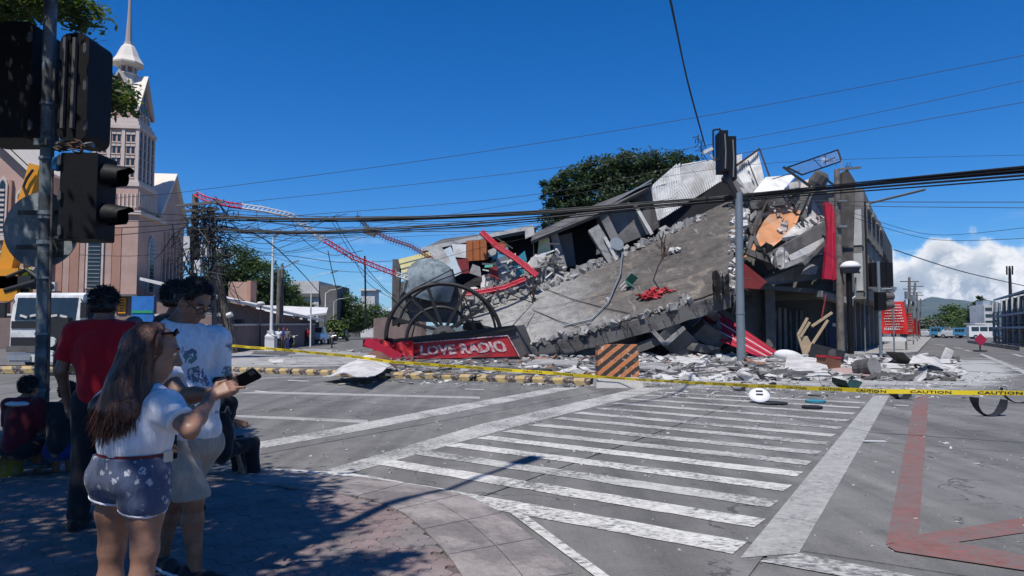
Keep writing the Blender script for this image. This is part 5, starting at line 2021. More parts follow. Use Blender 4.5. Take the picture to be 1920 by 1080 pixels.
# ================================================================ wrecked roof rooms on the left
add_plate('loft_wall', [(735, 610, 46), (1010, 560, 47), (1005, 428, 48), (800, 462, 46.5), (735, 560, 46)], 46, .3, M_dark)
add_plate('loft_roof', [(792, 466, 44), (990, 432, 45), (1008, 425, 50), (830, 448, 50)], 44, .2, M_brkd)
q = MB()
q.bar(P(790, 468, 43.9), P(1000, 425, 45), .06, .25)
q.build('fascia', M_wash, ruin)
q = MB()
for k in range(5):
	q = MB()
	a = P(748 + 0, 484 + 9 * k, 43.0 + .02 * k)
	q.slab([P(747 + 2.5 * k, 486 + 9 * k, 43), P(812, 470 + 9 * k, 43.2), P(812, 478.5 + 9 * k, 43.15), P(749 + 2.5 * k, 494.5 + 9 * k, 42.95)], (0, 1, 0), .05)
	q.build('yellow_board', M_corry, ruin)
add_plate('white_sheet', [(802, 470), (826, 460), (862, 515), (838, 520)], 42.4, .03, M_wash)
add_plate('white_sheet', [(824, 472, 42.6), (845, 462, 42.6), (866, 512, 42.2), (850, 520, 42.2)], 42, .03, mat('pale blue panel', (0.40, 0.47, 0.50), 0.2, 2, 0.6, 0.05))
add_plate('white_sheet', [(847, 458, 43), (876, 458, 43), (876, 484, 43), (852, 482, 43)], 43, .03, M_corr)
add_plate('maroon_sheet', [(856, 486), (878, 485), (880, 512), (864, 513)], 42.3, .04, M_maroon)
cabt = thing('wardrobe', 'orange brown wardrobe with three doors stranded on the wrecked roof', 'wardrobe', P(893, 497, 43))
q = MB()
a, b = P(874, 498, 43), P(913, 486, 43)
q.hexa([P(874, 490, 43), P(914, 486, 43), P(916, 485, 43.8), P(876, 489, 43.8), P(874, 452, 43), P(911, 449, 43), P(913, 448, 43.8), P(876, 451, 43.8)])
q.build('case', M_brkd, cabt)
for k in range(3):
	x0, x1 = 875 + 13 * k, 886.5 + 13 * k
	q = MB()
	q.slab([P(x0, 490 - k, 42.95), P(x1, 489 - k, 42.95), P(x1 - .5, 451 - k, 42.95), P(x0 - .5, 452 - k, 42.95)], (0, -1, 0), .04)
	q.build('wardrobe_door', M_cab, cabt)
# water tank dome and the dark panel below it
q = MB()
c = P(808, 520, 41.2)
q.lathe(c, [(1.48, -1.1), (1.5, -.3), (1.45, .1), (1.3, .5), (1.0, .82), (.6, 1.02), (.2, 1.1), (.02, 1.11)], 28, eul(12, 14, 0))
tk = q.build('water_tank', mat('dull blue grey tank', (0.235, 0.275, 0.30), 0.35, 1.5, 0.75, 0.1, 15, spec=0.2, col2=(0.13, 0.165, 0.17), patch=0.9), None, True, auto=40)
tag(tk, 'big grey domed water tank sitting behind the wheel frame', 'water tank')
add_plate('dark_panel', [(745, 600, 41.5), (862, 606, 41.5), (866, 540, 41.8), (752, 528, 41.8)], 41.5, .2, M_brkd)
add_plate('loft_post', [(734, 600, 43), (748, 600, 43), (750, 486, 43), (736, 486, 43)], 43, .5, M_brkd)
deb = [('teal_board', [(958, 492), (984, 470), (988, 488), (968, 505)], 42.6, M_teal), ('teal_board', [(968, 520), (984, 512), (978, 494), (966, 500)], 42.2, M_teal),
	   ('teal_board', [(918, 478), (952, 462), (956, 478), (926, 488)], 43.0, mat('light blue board', (0.12, 0.33, 0.45), 0.2, 2, 0.6, 0.05)),
	   ('yellow_board', [(1006, 488), (1034, 482), (1030, 446), (1012, 442)], 44.6, mat('pale lemon board', (0.62, 0.58, 0.33), 0.2, 2, 0.7, 0.05)),
	   ('white_board', [(985, 448), (1003, 440), (1000, 424), (984, 428)], 44.2, M_wash), ('white_board', [(914, 470), (932, 462), (930, 476), (918, 482)], 42.8, M_wash),
	   ('grey_board', [(880, 512), (903, 520), (900, 500), (886, 495)], 42.4, M_brk), ('dark_board', [(925, 530), (965, 520), (955, 480), (920, 488)], 43, M_signbox), ('grey_board', [(935, 512), (962, 500), (950, 478), (930, 486)], 42.6, M_galv),
	   ('maroon_sheet', [(918, 520), (935, 525), (932, 500), (915, 498)], 42.4, M_maroon), ('orange_cloth', [(920, 460), (945, 452), (950, 462), (930, 470)], 43.5, M_cab), ('green_sign', [(909, 502), (924, 500), (924, 496), (909, 497)], 42.0, mat('mint green board', (0.12, 0.45, 0.35), 0.1, 2, 0.6, 0))]
for k, (nm, pts, Y, m_) in enumerate(deb):
	add_plate(nm, pts, Y, .06, m_)
for k in range(34):
	px, py = random.uniform(905, 1045), random.uniform(455, 545)
	if py < 620 - 0.13 * (px - 800) - 100 + 20 and px < 930:
		py += 25
	L, a = random.uniform(.5, 1.8), random.uniform(-.9, .9)
	p = P(px, py, random.uniform(41.8, 43.5))
	d = Vector((math.cos(a), random.uniform(-.3, .3), math.sin(a))) * L / 2
	q = MB()
	q.bar(p - d, p + d, random.uniform(.05, .16), random.uniform(.04, .1))
	q.build('splintered_lath', random.choice((M_wash, M_brk, M_corr, M_brkd)), ruin)
q = MB()
for k in range(240):
	px, py = random.uniform(860, 1050), random.uniform(490, 585)
	py = max(py, 0.0)
	p = P(px, py, 43.0 + random.uniform(-.8, .8))
	line = 592 - (px - 872) * 0.44
	p = P(px, line + random.uniform(-34, 8), 42.2 + (px - 872) / 514 * 3)
	s_ = random.uniform(.1, .5)
	rough_block(q, p, (s_ * 1.6, s_, s_ * .5), eul(*[random.uniform(0, 180) for _ in range(3)]), .3)
q.build('loft_rubble', M_brk, ruin)['kind'] = 'stuff'
q = MB()
for k in range(130):
	px = random.uniform(870, 1050)
	line = 592 - (px - 872) * 0.44
	p = P(px, line + random.uniform(-45, 4), 42.2 + (px - 872) / 514 * 3 + random.uniform(0, .8))
	s_ = random.uniform(.1, .6)
	rough_block(q, p, (s_ * 1.6, s_, s_ * .4), eul(*[random.uniform(0, 180) for _ in range(3)]), .3)
q.build('loft_rubble', M_wash, ruin)['kind'] = 'stuff'
# ---- fallen lattice radio mast: red and white
M_mred = mat('red mast paint', (0.50, 0.025, 0.05), 0.25, 3, 0.5, 0.05)
M_mwht = mat('white mast paint', (0.62, 0.60, 0.58), 0.2, 3, 0.5, 0.05)
def lattice(parent, pts, w, bands, step=0.5, rail=0.035):
	pts = [Vector(p) for p in pts]
	pl = resample(pts, 60)
	for bi in range(len(bands)):
		i0, i1 = int(60 * bands[bi][0]), int(60 * bands[bi][1])
		q = MB()
		rails = []
		for k in range(3):
			th = 2 * math.pi * k / 3
			rr = []
			for i in range(i0, i1 + 1):
				t = (pl[min(i + 1, 60)] - pl[max(i - 1, 0)]).normalized()
				s_ = t.cross(Vector((0, 1, 0))).normalized()
				u_ = s_.cross(t)
				rr.append(pl[i] + (s_ * math.cos(th) + u_ * math.sin(th)) * w)
			rails.append(rr)
			q.tube(rr, rail, 5)
		for i in range(0, i1 - i0):
			for k in range(3):
				q.tube([rails[k][i], rails[(k + 1) % 3][i + 1]], rail * .55, 4)
		o = q.build('mast_section', bands[bi][2], parent)
		o['kind'] = 'stuff'
		q = MB()
		for i in range(0, i1 - i0, 2):
			c = rails[0][i].lerp(rails[1][i], .5)
			q.tube([c + Vector((-.05, 0, -.26)), c + Vector((.07, 0, .26))], .014, 4)
		o = q.build('step_bolts', bands[bi][2], parent)
		o['kind'] = 'stuff'
mast = thing('radio_mast', 'fallen red and white lattice radio mast leaning from the wrecked pole to the ruin', 'mast', P(575, 420, 38))
lattice(mast, [P(366, 364, 33.5), P(384, 374, 33.5), P(430, 385, 34), P(495, 394, 35), P(545, 405, 36), P(600, 447, 37), P(660, 483, 38), P(720, 507, 39.5), P(790, 532, 41)], .14,
		[(0, .17, M_mred), (.17, .52, M_mwht), (.52, .88, M_mred), (.88, 1.0, M_mwht)])
mast2 = thing('radio_mast', 'shorter rusty lattice mast piece hanging in the wires above the wheel frame', 'mast', P(740, 440, 40))
lattice(mast2, [P(668, 406, 39), P(690, 428, 39.3), P(725, 447, 40), P(770, 462, 41), P(812, 488, 42)], .10, [(0, .25, M_rebar), (.25, 1.0, mat('rusty red mast paint', (0.22, 0.05, 0.04), 0.4, 3, 0.7, 0.05))], rail=.025)
q = MB()
q.box(P(694, 434, 39.2), (.7, .3, .45), eul(0, 20, 0))
q.build('junction_box', M_wd, mast2)
mast3 = thing('radio_mast', 'bright red mast section lying across the wrecked roof rooms', 'mast', P(950, 480, 42))
lattice(mast3, [P(902, 436, 42.2), P(930, 462, 42), P(965, 485, 41.8), P(1006, 518, 41.5)], .17, [(0, 1, M_mred)], rail=.05)
mast4 = thing('radio_mast', 'sagging red mast section lying along the upper edge of the grey slab', 'mast', P(920, 540, 41))
lattice(mast4, [P(872, 552, 40.8), P(905, 548, 40.8), P(945, 540, 41), P(985, 524, 41.4)], .12, [(0, 1, M_mred)], rail=.04)
# things lying on the slab
def on_slab(px, py):
	"""point on the slab surface seen at this picture position"""
	best, bp_ = 1e9, None
	for i in range(41):
		for j in range(41):
			p = slabpt(i / 40, j / 40, False)
			d = p - Vector((0, 0, CAMZ))
			y_ = d.y * _c + d.z * _s
			z_ = -d.y * _s + d.z * _c
			qx, qy = CX + F * d.x / y_, CY - F * z_ / y_
			e = (qx - px) ** 2 + (qy - py) ** 2
			if e < best:
				best, bp_ = e, p
	return bp_
M_green = mat('green plastic', (0.05, 0.16, 0.11), 0.2, 3, 0.4, 0.02)
ch = thing('chair', 'overturned green plastic chair lying on the tilted grey slab', 'chair', on_slab(1183, 540))
c = on_slab(1183, 541) + NRM * .25
q = MB()
q.box(c, (.5, .45, .06), eul(35, 30, 20))
q.build('seat', M_green, ch)
M3 = eul(35, 30, 20)
for sx, sy in ((-.2, -.18), (.2, -.18), (.2, .18), (-.2, .18)):
	q = MB()
	q.bar(c + M3 @ Vector((sx, sy, 0)), c + M3 @ Vector((sx * 1.2, sy * 1.2, -.48)), .06, .06)
	q.build('leg', M_ww, ch)
q = MB()
q.box(c + M3 @ Vector((0, .24, .28)), (.5, .05, .5), M3)
q.build('backrest', M_green, ch)
q = MB()
c = on_slab(1224, 553)
for k in range(46):
	p = c + (B_ - A_).normalized() * random.gauss(0, .42) + (D_ - A_).normalized() * random.gauss(0, .22) + NRM * random.uniform(.03, .22)
	rough_block(q, p, (random.uniform(.15, .45), random.uniform(.06, .2), random.uniform(.03, .1)), eul(*[random.uniform(-50, 50) for _ in range(3)]), .3)
o = q.build('red_scraps', M_signred)
tag(o, 'heap of torn red scraps lying on the tilted grey slab', 'scraps')
o['kind'] = 'stuff'
for (px, py, nm, lab) in ((1240, 482, 'rebar_bundle', 'bent rusty rods standing up from the middle of the grey slab'), (1001, 566, 'rebar_bundle', 'rusty rod stub where the wheel stays meet the slab')):
	q = MB()
	c = on_slab(px, py)
	for k in range(7):
		e = c + Vector((random.uniform(-.5, .5), random.uniform(-.4, .2), random.uniform(.5, 1.6)))
		q.tube([c + Vector((random.uniform(-.1, .1), 0, -.05)), c.lerp(e, .5) + Vector((random.uniform(-.15, .15), 0, .1)), e], .03, 5)
	tag(q.build(nm, M_rebar), lab, 'rods')['kind'] = 'stuff'
for (px, py, s_, lab) in ((1272, 473, .32, 'white plaster lump high on the grey slab'), (1143, 567, .22, 'small white rag low on the grey slab')):
	q = MB()
	c = on_slab(px, py) + NRM * .06
	for k in range(4):
		rough_block(q, c + Vector((random.uniform(-s_, s_), random.uniform(-.2, .2), random.uniform(-.05, .1))), (s_, s_ * .8, s_ * .5), eul(*[random.uniform(0, 90) for _ in range(3)]), .3)
	o = tag(q.build('plaster_lump', M_wash), lab, 'rubble')
	o['kind'] = 'stuff'
q = MB()
q.tube([on_slab(1165, 482) + NRM * .3, on_slab(1160, 520) + NRM * .25, on_slab(1140, 570) + NRM * .15, on_slab(1105, 603) + NRM * .1, on_slab(1060, 612) + NRM * .1], .045, 6)
tag(q.build('grey_hose', M_galv), 'pale grey hose curving down across the tilted slab', 'hose')
for (pts, lab) in ((((1010, 540), (1080, 560), (1130, 580), (1180, 590)), 'thin black cable trailing across the lower slab, upper one'), (((1000, 580), (1050, 605), (1100, 615), (1140, 612)), 'thin black cable trailing across the lower slab, lower one'), (((1240, 482), (1232, 500), (1222, 525), (1240, 545)), 'thin rusty rod lying below the standing rods on the slab')):
	q = MB()
	q.tube([on_slab(*p) + NRM * .08 for p in pts], .022, 5)
	tag(q.build('loose_cable', M_blk), lab, 'cable')
# dangling plastic and rag at the right edge
for (px, py, Y, w_, h_, m_, lab) in ((1462, 484, 39.8, 1.1, .9, M_wash, 'white torn plastic hanging from the broken floor on the right'), (1432, 470, 40.2, .9, .8, M_blk, 'black crumpled sheeting hanging beside the white torn plastic'), (1350, 535, 35.2, .9, 1.2, M_blk, 'black rag hanging over the lower right corner of the slab'), (1555, 300, 43.0, 1.1, .6, mat('pale blue torn sheet', (.25, .33, .5), .3, 3, .7, .05), 'pale blue torn sheet under the bent mesh frame')):
	q = MB()
	c = P(px, py, Y)
	def rag(u, v, c=c, w_=w_, h_=h_, s=px):
		return c + Vector(((u - .5) * w_ * (1 + .3 * vnoise(v * 4, 1, s)), .25 * math.sin(u * 11 + s) + .2 * vnoise(u * 4, v * 4, s + 1), (v - .5) * h_ * (1 + .9 * vnoise(u * 6, 2, s + 2)) + .12 * vnoise(u * 5, v * 6, s + 3)))
	q.grid(rag, 14, 10, .015, (0, 1, 0))
	tag(q.build('torn_sheet', m_), lab, 'sheet')
# red corrugated roller shutter fallen beside the steel pole
corr_sheet_o = corr_sheet('fallen_shutter', [(1312, 624, 37), (1436, 672, 35.0), (1452, 662, 35.6), (1332, 572, 38.5)], 1, .0, M_crim, None, .05, 4)
bpy.data.objects.remove(corr_sheet_o)
fs = thing('fallen_shutter', 'fallen crimson corrugated sheet sloping down behind the steel pole', 'shutter', P(1380, 660, 36))
a, b, c, d = P(1308, 620, 37.5), P(1432, 676, 35.0), P(1456, 660, 35.6), P(1326, 572, 39)
nr = (b - a).cross(d - a).normalized()
for k in range(6):
	v0, v1 = k / 6, (k + .88) / 6
	q = MB()
	q.slab([a.lerp(d, v0), b.lerp(c, v0), b.lerp(c, v1), a.lerp(d, v1)], nr, .05)
	q.build('slat', M_crim, fs)
	q = MB()
	e = .94
	q.bar(a.lerp(d, v1 + .01) + nr * .05, b.lerp(c, v1 + .01) + nr * .05, .05, .05)
	q.build('rib', M_mwht if k in (1, 3) else M_maroon, fs)
# ================================================================ poles, signals, banners, right hand street
M_sig = mat('black signal housing', (0.007, 0.007, 0.009), 0.3, 4, 0.6, 0.03, 30, spec=0.2)
# steel signal pole in front of the ruin
PY = P(1390, 684, 1) and G(1390, 684).y
sp1 = thing('signal_pole', 'tall grey steel signal pole standing in front of the tilted slab', 'pole', (G(1390, 684).x, PY, 0))
bx = G(1390, 684).x
q = MB()
q.tube([(bx, PY, -.05), (bx, PY, 4), (bx + .04, PY, P(1390, 362, PY).z)], [.19, .175, .16], 14)
q.build('pole', M_galv, sp1, True, auto=40)
q = MB()
q.tube([(bx, PY, 2.2), (bx, PY, 2.28)], .2, 14)
q.build('collar', M_galv, sp1)
q = MB()
z0 = P(1390, 372, PY).z
q.bar((bx, PY, z0), P(1362, 330, PY), .16, .2)
q.build('bracket', M_darkst, sp1)
for (x0, x1, y0, y1, dy) in ((1350, 1362, 247, 322, 0), (1364, 1377, 258, 338, .25)):
	q = MB()
	a, b = P(x0, y1, PY + dy), P(x1, y0, PY + dy)
	q.box(((a.x + b.x) / 2, PY + dy + .2, (a.z + b.z) / 2), (b.x - a.x, .9, b.z - a.z))
	h_ = q.build('signal_head', M_sig, sp1)
	q = MB()
	q.tube([P(x1 - 2, y1 - 6, PY + dy - .3), P(x1 - 1, (y0 + y1) / 2, PY + dy - .3), P(x1 - 3, y0 + 4, PY + dy - .3)], .03, 6)
	q.build('conduit', M_galv, h_)
q = MB()
fr_ = [P(1338, 300, PY), P(1337, 244, PY), P(1350, 242, PY), P(1351, 298, PY)]
for k in range(4):
	q.bar(fr_[k], fr_[(k + 1) % 4], .07, .07)
q.build('frame', M_darkst, sp1)
q = MB()
q.box(P(1326, 283, PY), (.5, .2, .14), eul(0, -25, 0))
q.tube([P(1326, 285, PY), P(1340, 300, PY)], .04, 6)
q.build('camera', M_ww, sp1)
# concrete pole at the corner with a cross arm
CYp = G(1577, 668).y
cx0 = G(1577, 668).x
cp = thing('utility_pole', 'spotted concrete pole with a short cross arm at the ruin corner', 'pole', (cx0, CYp, 0))
q = MB()
ztop = P(1579, 318, CYp).z
q.tube([(cx0, CYp, -.05), (cx0 + .03, CYp, ztop * .5), (cx0 + .05, CYp, ztop)], [.22, .19, .15], 12)
q.build('pole', M_pole, cp, True, auto=40)
q = MB()
q.bar(P(1572, 318, CYp), P(1614, 314, CYp), .1, .12)
q.build('cross_arm', M_wd, cp)
for py in (425, 378):
	q = MB()
	q.box(P(1578, py, CYp - .2), (.5, .3, .12))
	q.build('clamp', M_galv, cp)
q = MB()
for k in range(5):
	q.tube([P(1586, 324, CYp), P(1586 + k * 3, 310 - k % 2 * 5, CYp)], .02, 4)
q.build('wire_ends', M_rebar, cp)['kind'] = 'stuff'
# dome lamp on its dark post
dl = thing('street_lamp', 'white dome lamp on a dark post beside the spotted concrete pole', 'street lamp', (G(1594, 668).x, CYp, 0))
q = MB()
dx = P(1594, 600, CYp - .3).x
q.tube([(dx, CYp - .3, 0), (dx, CYp - .3, P(1594, 505, CYp).z)], .16, 10)
q.build('post', M_sig, dl)
q = MB()
cc = P(1594, 503, CYp - .3)
q.lathe(cc, [(.42, -.28), (.52, -.02), (.5, 0.02)], 16)
q.build('collar', M_brkd, dl)
q = MB()
q.lathe(cc, [(.58, .02), (.55, .16), (.42, .31), (.2, .4), (.02, .42)], 18)
q.build('dome', M_ww, dl, True)
q = MB()
q.tube([P(1590, 500, CYp - .3), P(1575, 490, CYp - .3)], .05, 6)
q.tube([P(1603, 505, CYp - .4), P(1612, 512, CYp - .4)], .06, 6)
q.tube([P(1604, 520, CYp - .4), P(1604, 555, CYp - .4), P(1598, 560, CYp - .4)], .05, 6)
q.build('pipe', M_galv, dl)
# right signal post seen from behind
YS = G(1652, 671).y
xs = G(1652, 671).x
s2_ = thing('traffic_light', 'traffic light seen from behind, standing before the red banners', 'traffic light', (xs, YS, 0))
q = MB()
q.tube([(xs, YS, -.03), (xs, YS, P(1652, 490, YS).z)], .085, 10)
q.build('pole', M_galv, s2_)
q = MB()
a, b = P(1633, 538, YS + .2), P(1673, 492, YS + .2)
for k in range(3):
	w_ = (b.x - a.x) / 3
	q = MB()
	q.box((a.x + w_ * (k + .5), YS + .3, (a.z + b.z) / 2), (w_ - .03, .35, (b.z - a.z) * (1 if k == 1 else .97)))
	q.build('signal_head', M_sig, s2_)
q = MB()
a, b = P(1645, 582, YS), P(1660, 548, YS)
q.box(((a.x + b.x) / 2, YS + .1, (a.z + b.z) / 2), (b.x - a.x, .4, b.z - a.z))
lh = q.build('signal_head', M_sig, s2_)
for py in (556, 572):
	q = MB()
	c = P(1660, py, YS)
	q.tube([c, c + Vector((.42, -.05, 0))], [.2, .17], 12)
	q.build('visor', M_signbox, lh)
q = MB()
q.tube([P(1652, 543, YS), P(1676, 541, YS)], .06, 6)
q.box(P(1676, 541, YS), (.2, .2, .16))
q.build('bracket', M_galv, s2_)
for (px, pt, pb, r_, lab) in ((1623, 565, 664, .05, 'thin grey post between the dome lamp and the traffic light'), (1677, 520, 664, .05, 'thin grey post just right of the traffic light')):
	g = G(px, pb)
	q = MB()
	q.tube([(g.x, g.y, 0), (g.x, g.y, P(px, pt, g.y).z)], r_, 8)
	q.tube([(g.x, g.y, P(px, pt, g.y).z), (g.x, g.y, P(px, pt, g.y).z + .06)], r_ * 1.3, 8)
	tag(q.build('post', M_galv), lab, 'post')
# red banners
M_ban = mat('bright red banner', (0.52, 0.022, 0.02), 0.15, 1.2, 0.6, 0.03, 10)
def banner(px0, px1, pt, pb, Y, lab, rows, seed):
	rows = rows + 3
	t = thing('banner', lab, 'banner', (P((px0 + px1) / 2, 640, Y).x, Y, 0), 'red banners along the street')
	r = random.Random(seed)
	a, b = P(px0, pb, Y), P(px1, pb, Y - .8)
	zt = P(px0, pt, Y).z
	w = b - a
	q = MB()
	q.grid(lambda u, v: a.lerp(b, u) + Vector((0, .12 * math.sin(u * 5 + v * 3), (zt - a.z) * v)), 10, 10, .02, (0, 1, 0))
	cl = q.build('cloth', M_ban, t)
	for k in range(rows):
		v = .12 + .76 * k / max(1, rows - 1)
		q = MB()
		x0 = .08 + .1 * r.random()
		x1 = .92 - .25 * r.random()
		n = max(3, int((x1 - x0) * 14))
		for i in range(n):
			u = lerp(x0, x1, i / n)
			p0 = a.lerp(b, u) + Vector((0, -.04 + .12 * math.sin(u * 5 + v * 3), (zt - a.z) * v))
			p1 = a.lerp(b, u + (x1 - x0) / n * .7) + Vector((0, -.04 + .12 * math.sin((u + .05) * 5 + v * 3), (zt - a.z) * v))
			hgt = Vector((0, 0, (zt - a.z) * (.03 if k else .07) * r.uniform(.5, 1.3)))
			q.face([p0, p1, p1 + hgt, p0 + hgt])
		q.build('lettering', M_ww, cl)['kind'] = 'stuff'
	for e in (a, b):
		q = MB()
		q.tube([(e.x, e.y + .15, 0), (e.x, e.y + .15, zt + .1)], .06, 6)
		q.build('post', M_wd, t)
	q = MB()
	q.bar(a + Vector((0, .1, -.35)), b + Vector((0, .1, -.35)), .08, .3)
	q.build('bottom_rail', M_wpole, t)
	return t
banner(1655, 1701, 566, 626, 47, 'largest red banner hung beside the traffic light, with white print', 7, 1)
banner(1701, 1714, 588, 627, 64, 'second red banner, just behind the largest one', 5, 2)
banner(1714, 1721, 597, 627, 80, 'third red banner along the street, behind the second', 4, 3)
banner(1721, 1726, 602, 628, 98, 'farthest and smallest red banner along the street', 3, 4)
# utility poles down the street
for k, (px, pt, Y, lab, x1) in enumerate(((1705, 520, 82, 'nearest utility pole behind the red banners, with a cross arm', 1), (1713, 530, 95, 'tilted utility pole second behind the red banners', 1), (1719, 548, 115, 'third utility pole down the right street', 1), (1726, 560, 140, 'fourth utility pole down the right street, partly hidden', 1))):
	t = thing('utility_pole', lab, 'pole', (P(px, 630, Y).x, Y, 0), 'utility poles down the right street')
	top_ = P(px + (3 if k == 1 else 0), pt, Y)
	q = MB()
	q.tube([(P(px, 630, Y).x - (.6 if k == 1 else 0), Y, 0), top_], [.2, .14], 8)
	q.build('pole', M_pole, t)
	q = MB()
	q.bar(top_ + Vector((-1.1, 0, -.5)), top_ + Vector((1.1, 0, -.5)), .12, .12)
	q.bar(top_ + Vector((-.8, 0, -1.4)), top_ + Vector((.8, 0, -1.4)), .1, .1)
	q.build('cross_arm', M_wd, t)
	q = MB()
	q.tube([top_ + Vector((-.45, -.2, -2.6)), top_ + Vector((-.45, -.2, -1.7))], .28, 8)
	q.build('transformer', M_galv, t)
# trees at the end of the street
def dome_tree(name, lab, px, py, Y, rx, rz, n, leaf, mats, seed, cat='tree'):
	c = P(px, py, Y)
	bl = [((c.x, Y, c.z), (rx, rx, rz)), ((c.x - rx * .6, Y - .5, c.z - rz * .4), (rx * .6, rx * .6, rz * .6)), ((c.x + rx * .6, Y, c.z - rz * .45), (rx * .6, rx * .6, rz * .6)), ((c.x + rx * .1, Y - 1, c.z - rz * .8), (rx * .9, rx * .9, rz * .5))]
	return tree(name, lab, (c.x, Y, 0), max(2, c.z), bl, n, leaf, mats, .3, seed, clump=.17, cat=cat)
dome_tree('leafy_tree', 'rounded light green tree at the end of the right street', 1797, 596, 160, 3.6, 3.2, 5000, .36, [M_leafB, M_leafC, M_leafB], 21)
dome_tree('leafy_tree', 'dark low tree between the light green one and the tall conifer', 1818, 610, 150, 3.0, 2.6, 4000, .36, LM, 22)
dome_tree('leafy_tree', 'small grey leafed tree by the far red banner', 1744, 612, 130, 2.3, 1.5, 3000, .26, [mat('grey leaves', (.13, .14, .115), .3, 3, .7, 0), M_leafA], 23)
dome_tree('leafy_tree', 'dark wide tree behind the grey leafed one', 1765, 606, 185, 4.5, 2.6, 4000, .4, LM, 24)
dome_tree('leafy_tree', 'dark tree mass below the light green one, behind the cars', 1785, 618, 140, 4.2, 1.6, 4000, .3, LM, 25)
c = P(1836, 600, 130)
tree('conifer', 'tall dark conifer left of the white tower block', (c.x, 130, 0), 7, [((c.x, 130, P(0, 568, 130).z), (.8, .8, 1.3)), ((c.x, 130, P(0, 580, 130).z), (1.5, 1.5, 1.0)), ((c.x, 130, P(0, 592, 130).z), (1.9, 1.9, 1.2)), ((c.x + .3, 130, P(0, 606, 130).z), (2.0, 2.0, 1.5))], 4000, .34, [M_leafA], .25, 26, clump=.2)
# buildings on the far right
M_blue = mat('blue grey wall paint', (0.085, 0.105, 0.125), 0.25, 0.6, 0.8, 0.1, 10)
M_bluel = mat('pale blue trim', (0.33, 0.38, 0.42), 0.2, 0.8, 0.7, 0.05)
RA0, RB0 = P(1884, 640, 82), P(2010, 640, 50)
RA0.z = RB0.z = 0
fb = thing('balcony_building', 'dark blue grey building with white posts and long balconies at the right edge', 'building', RA0)
rd_ = (RB0 - RA0)
rl = rd_.length
rd_.normalize()
rn = Vector((rd_.y, -rd_.x, 0))
if rn.x > 0:
	rn = -rn
zr = lambda py: P(1866, py, 82).z
def RB(t, o, z):
	p = RA0 + rd_ * t + rn * o
	return Vector((p.x, p.y, z))
q = MB()
q.slab([RB(0, 0, 0), RB(rl, 0, 0), RB(rl, 0, zr(564)), RB(0, 0, zr(564))], -rn, 9)
q.build('wall', M_blue, fb)
q = MB()
q.slab([RB(-.6, .9, zr(564)), RB(rl, .9, zr(564)), RB(rl, -4, zr(544)), RB(-.6, -4, zr(544))], (0, 0, 1), .2)
q.slab([RB(-.6, -9.5, zr(564)), RB(rl, -9.5, zr(564)), RB(rl, -4.01, zr(544)), RB(-.6, -4.01, zr(544))], (0, 0, 1), .2)
q.build('roof', M_bluel, fb)
nbay = 9
for (pa, pb_) in ((590, 572), (611, 596), (638, 618)):
	for k in range(nbay):
		t0_, t1_ = rl * (k + .14) / nbay, rl * (k + .86) / nbay
		q = MB()
		q.slab([RB(t0_, .04, zr(pa)), RB(t1_, .04, zr(pa)), RB(t1_, .04, zr(pb_)), RB(t0_, .04, zr(pb_))], rn, .04)
		w_ = q.build('window', M_glassd, fb)
		q = MB()
		for f_ in (.33, .66):
			q.bar(RB(lerp(t0_, t1_, f_), .1, zr(pa)), RB(lerp(t0_, t1_, f_), .1, zr(pb_)), .1, .06, rd_)
		q.build('mullion', M_bluel, w_)
	q = MB()
	q.slab([RB(-.3, 0, zr(pa + 5)), RB(rl, 0, zr(pa + 5)), RB(rl, 0, zr(pa + 2)), RB(-.3, 0, zr(pa + 2))], rn, 1.1)
	q.build('balcony_slab', M_bluel, fb)
	q = MB()
	q.bar(RB(-.3, 1.05, zr(pa - 3)), RB(rl, 1.05, zr(pa - 3)), .08, .08)
	q.build('balcony_rail', M_darkst, fb)
	for k in range(nbay + 1):
		q = MB()
		q.bar(RB(rl * k / nbay, 1.0, zr(pa + 2)), RB(rl * k / nbay, 1.0, zr(pb_ - 5)), .22, .22, rd_)
		q.build('post', M_ww if pa < 600 else M_bluel, fb)
wt = thing('tower_block', 'narrow white block between the conifer and the blue grey building', 'building', P(1857, 630, 100))
c0, c1 = P(1846, 600, 125), P(1864, 600, 125)
zt1 = P(0, 572, 125).z
q = MB()
q.box(((c0.x + c1.x) / 2, 127, zt1 / 2), (c1.x - c0.x, 4, zt1))
q.build('wall', M_ww, wt)
q = MB()
q.box(((c0.x + c1.x) / 2, 126.5, P(0, 569, 125).z), (1.3, 2, 1.0))
q.build('roof_hut', M_bluel, wt)
for k in range(4):
	q = MB()
	q.box(((c0.x + c1.x) / 2, 124.97, zt1 * (.28 + .2 * k)), ((c1.x - c0.x) * .8, .12, .5))
	q.build('window', M_glassd, wt)
kk = thing('kiosk', 'small dark roofed kiosk in front of the narrow white block', 'kiosk', P(1838, 635, 95))
q = MB()
c = P(1838, 618, 120)
q.box((c.x, 121, c.z / 2 + .2), (2.4, 2, c.z))
q.build('wall', M_wd, kk)
q = MB()
q.box((c.x, 120.6, P(0, 607, 120).z), (3.0, 3, .25))
q.build('roof', M_tin, kk)
ct = thing('cell_tower', 'slender steel antenna tower above the blue grey building', 'tower', P(1893, 600, 110))
q = MB()
a = P(1893, 540, 110)
q.tube([(a.x, 110, 0), P(1893, 503, 110)], [.35, .18], 6)
q.build('mast', M_darkst, ct)
for py in (503, 511):
	for k in range(6):
		q = MB()
		th = k * math.pi / 3
		q.box(P(1893, py, 110) + Vector((.42 * math.cos(th), .42 * math.sin(th), 0)), (.14, .14, .7))
		q.build('antenna', M_darkst, ct)
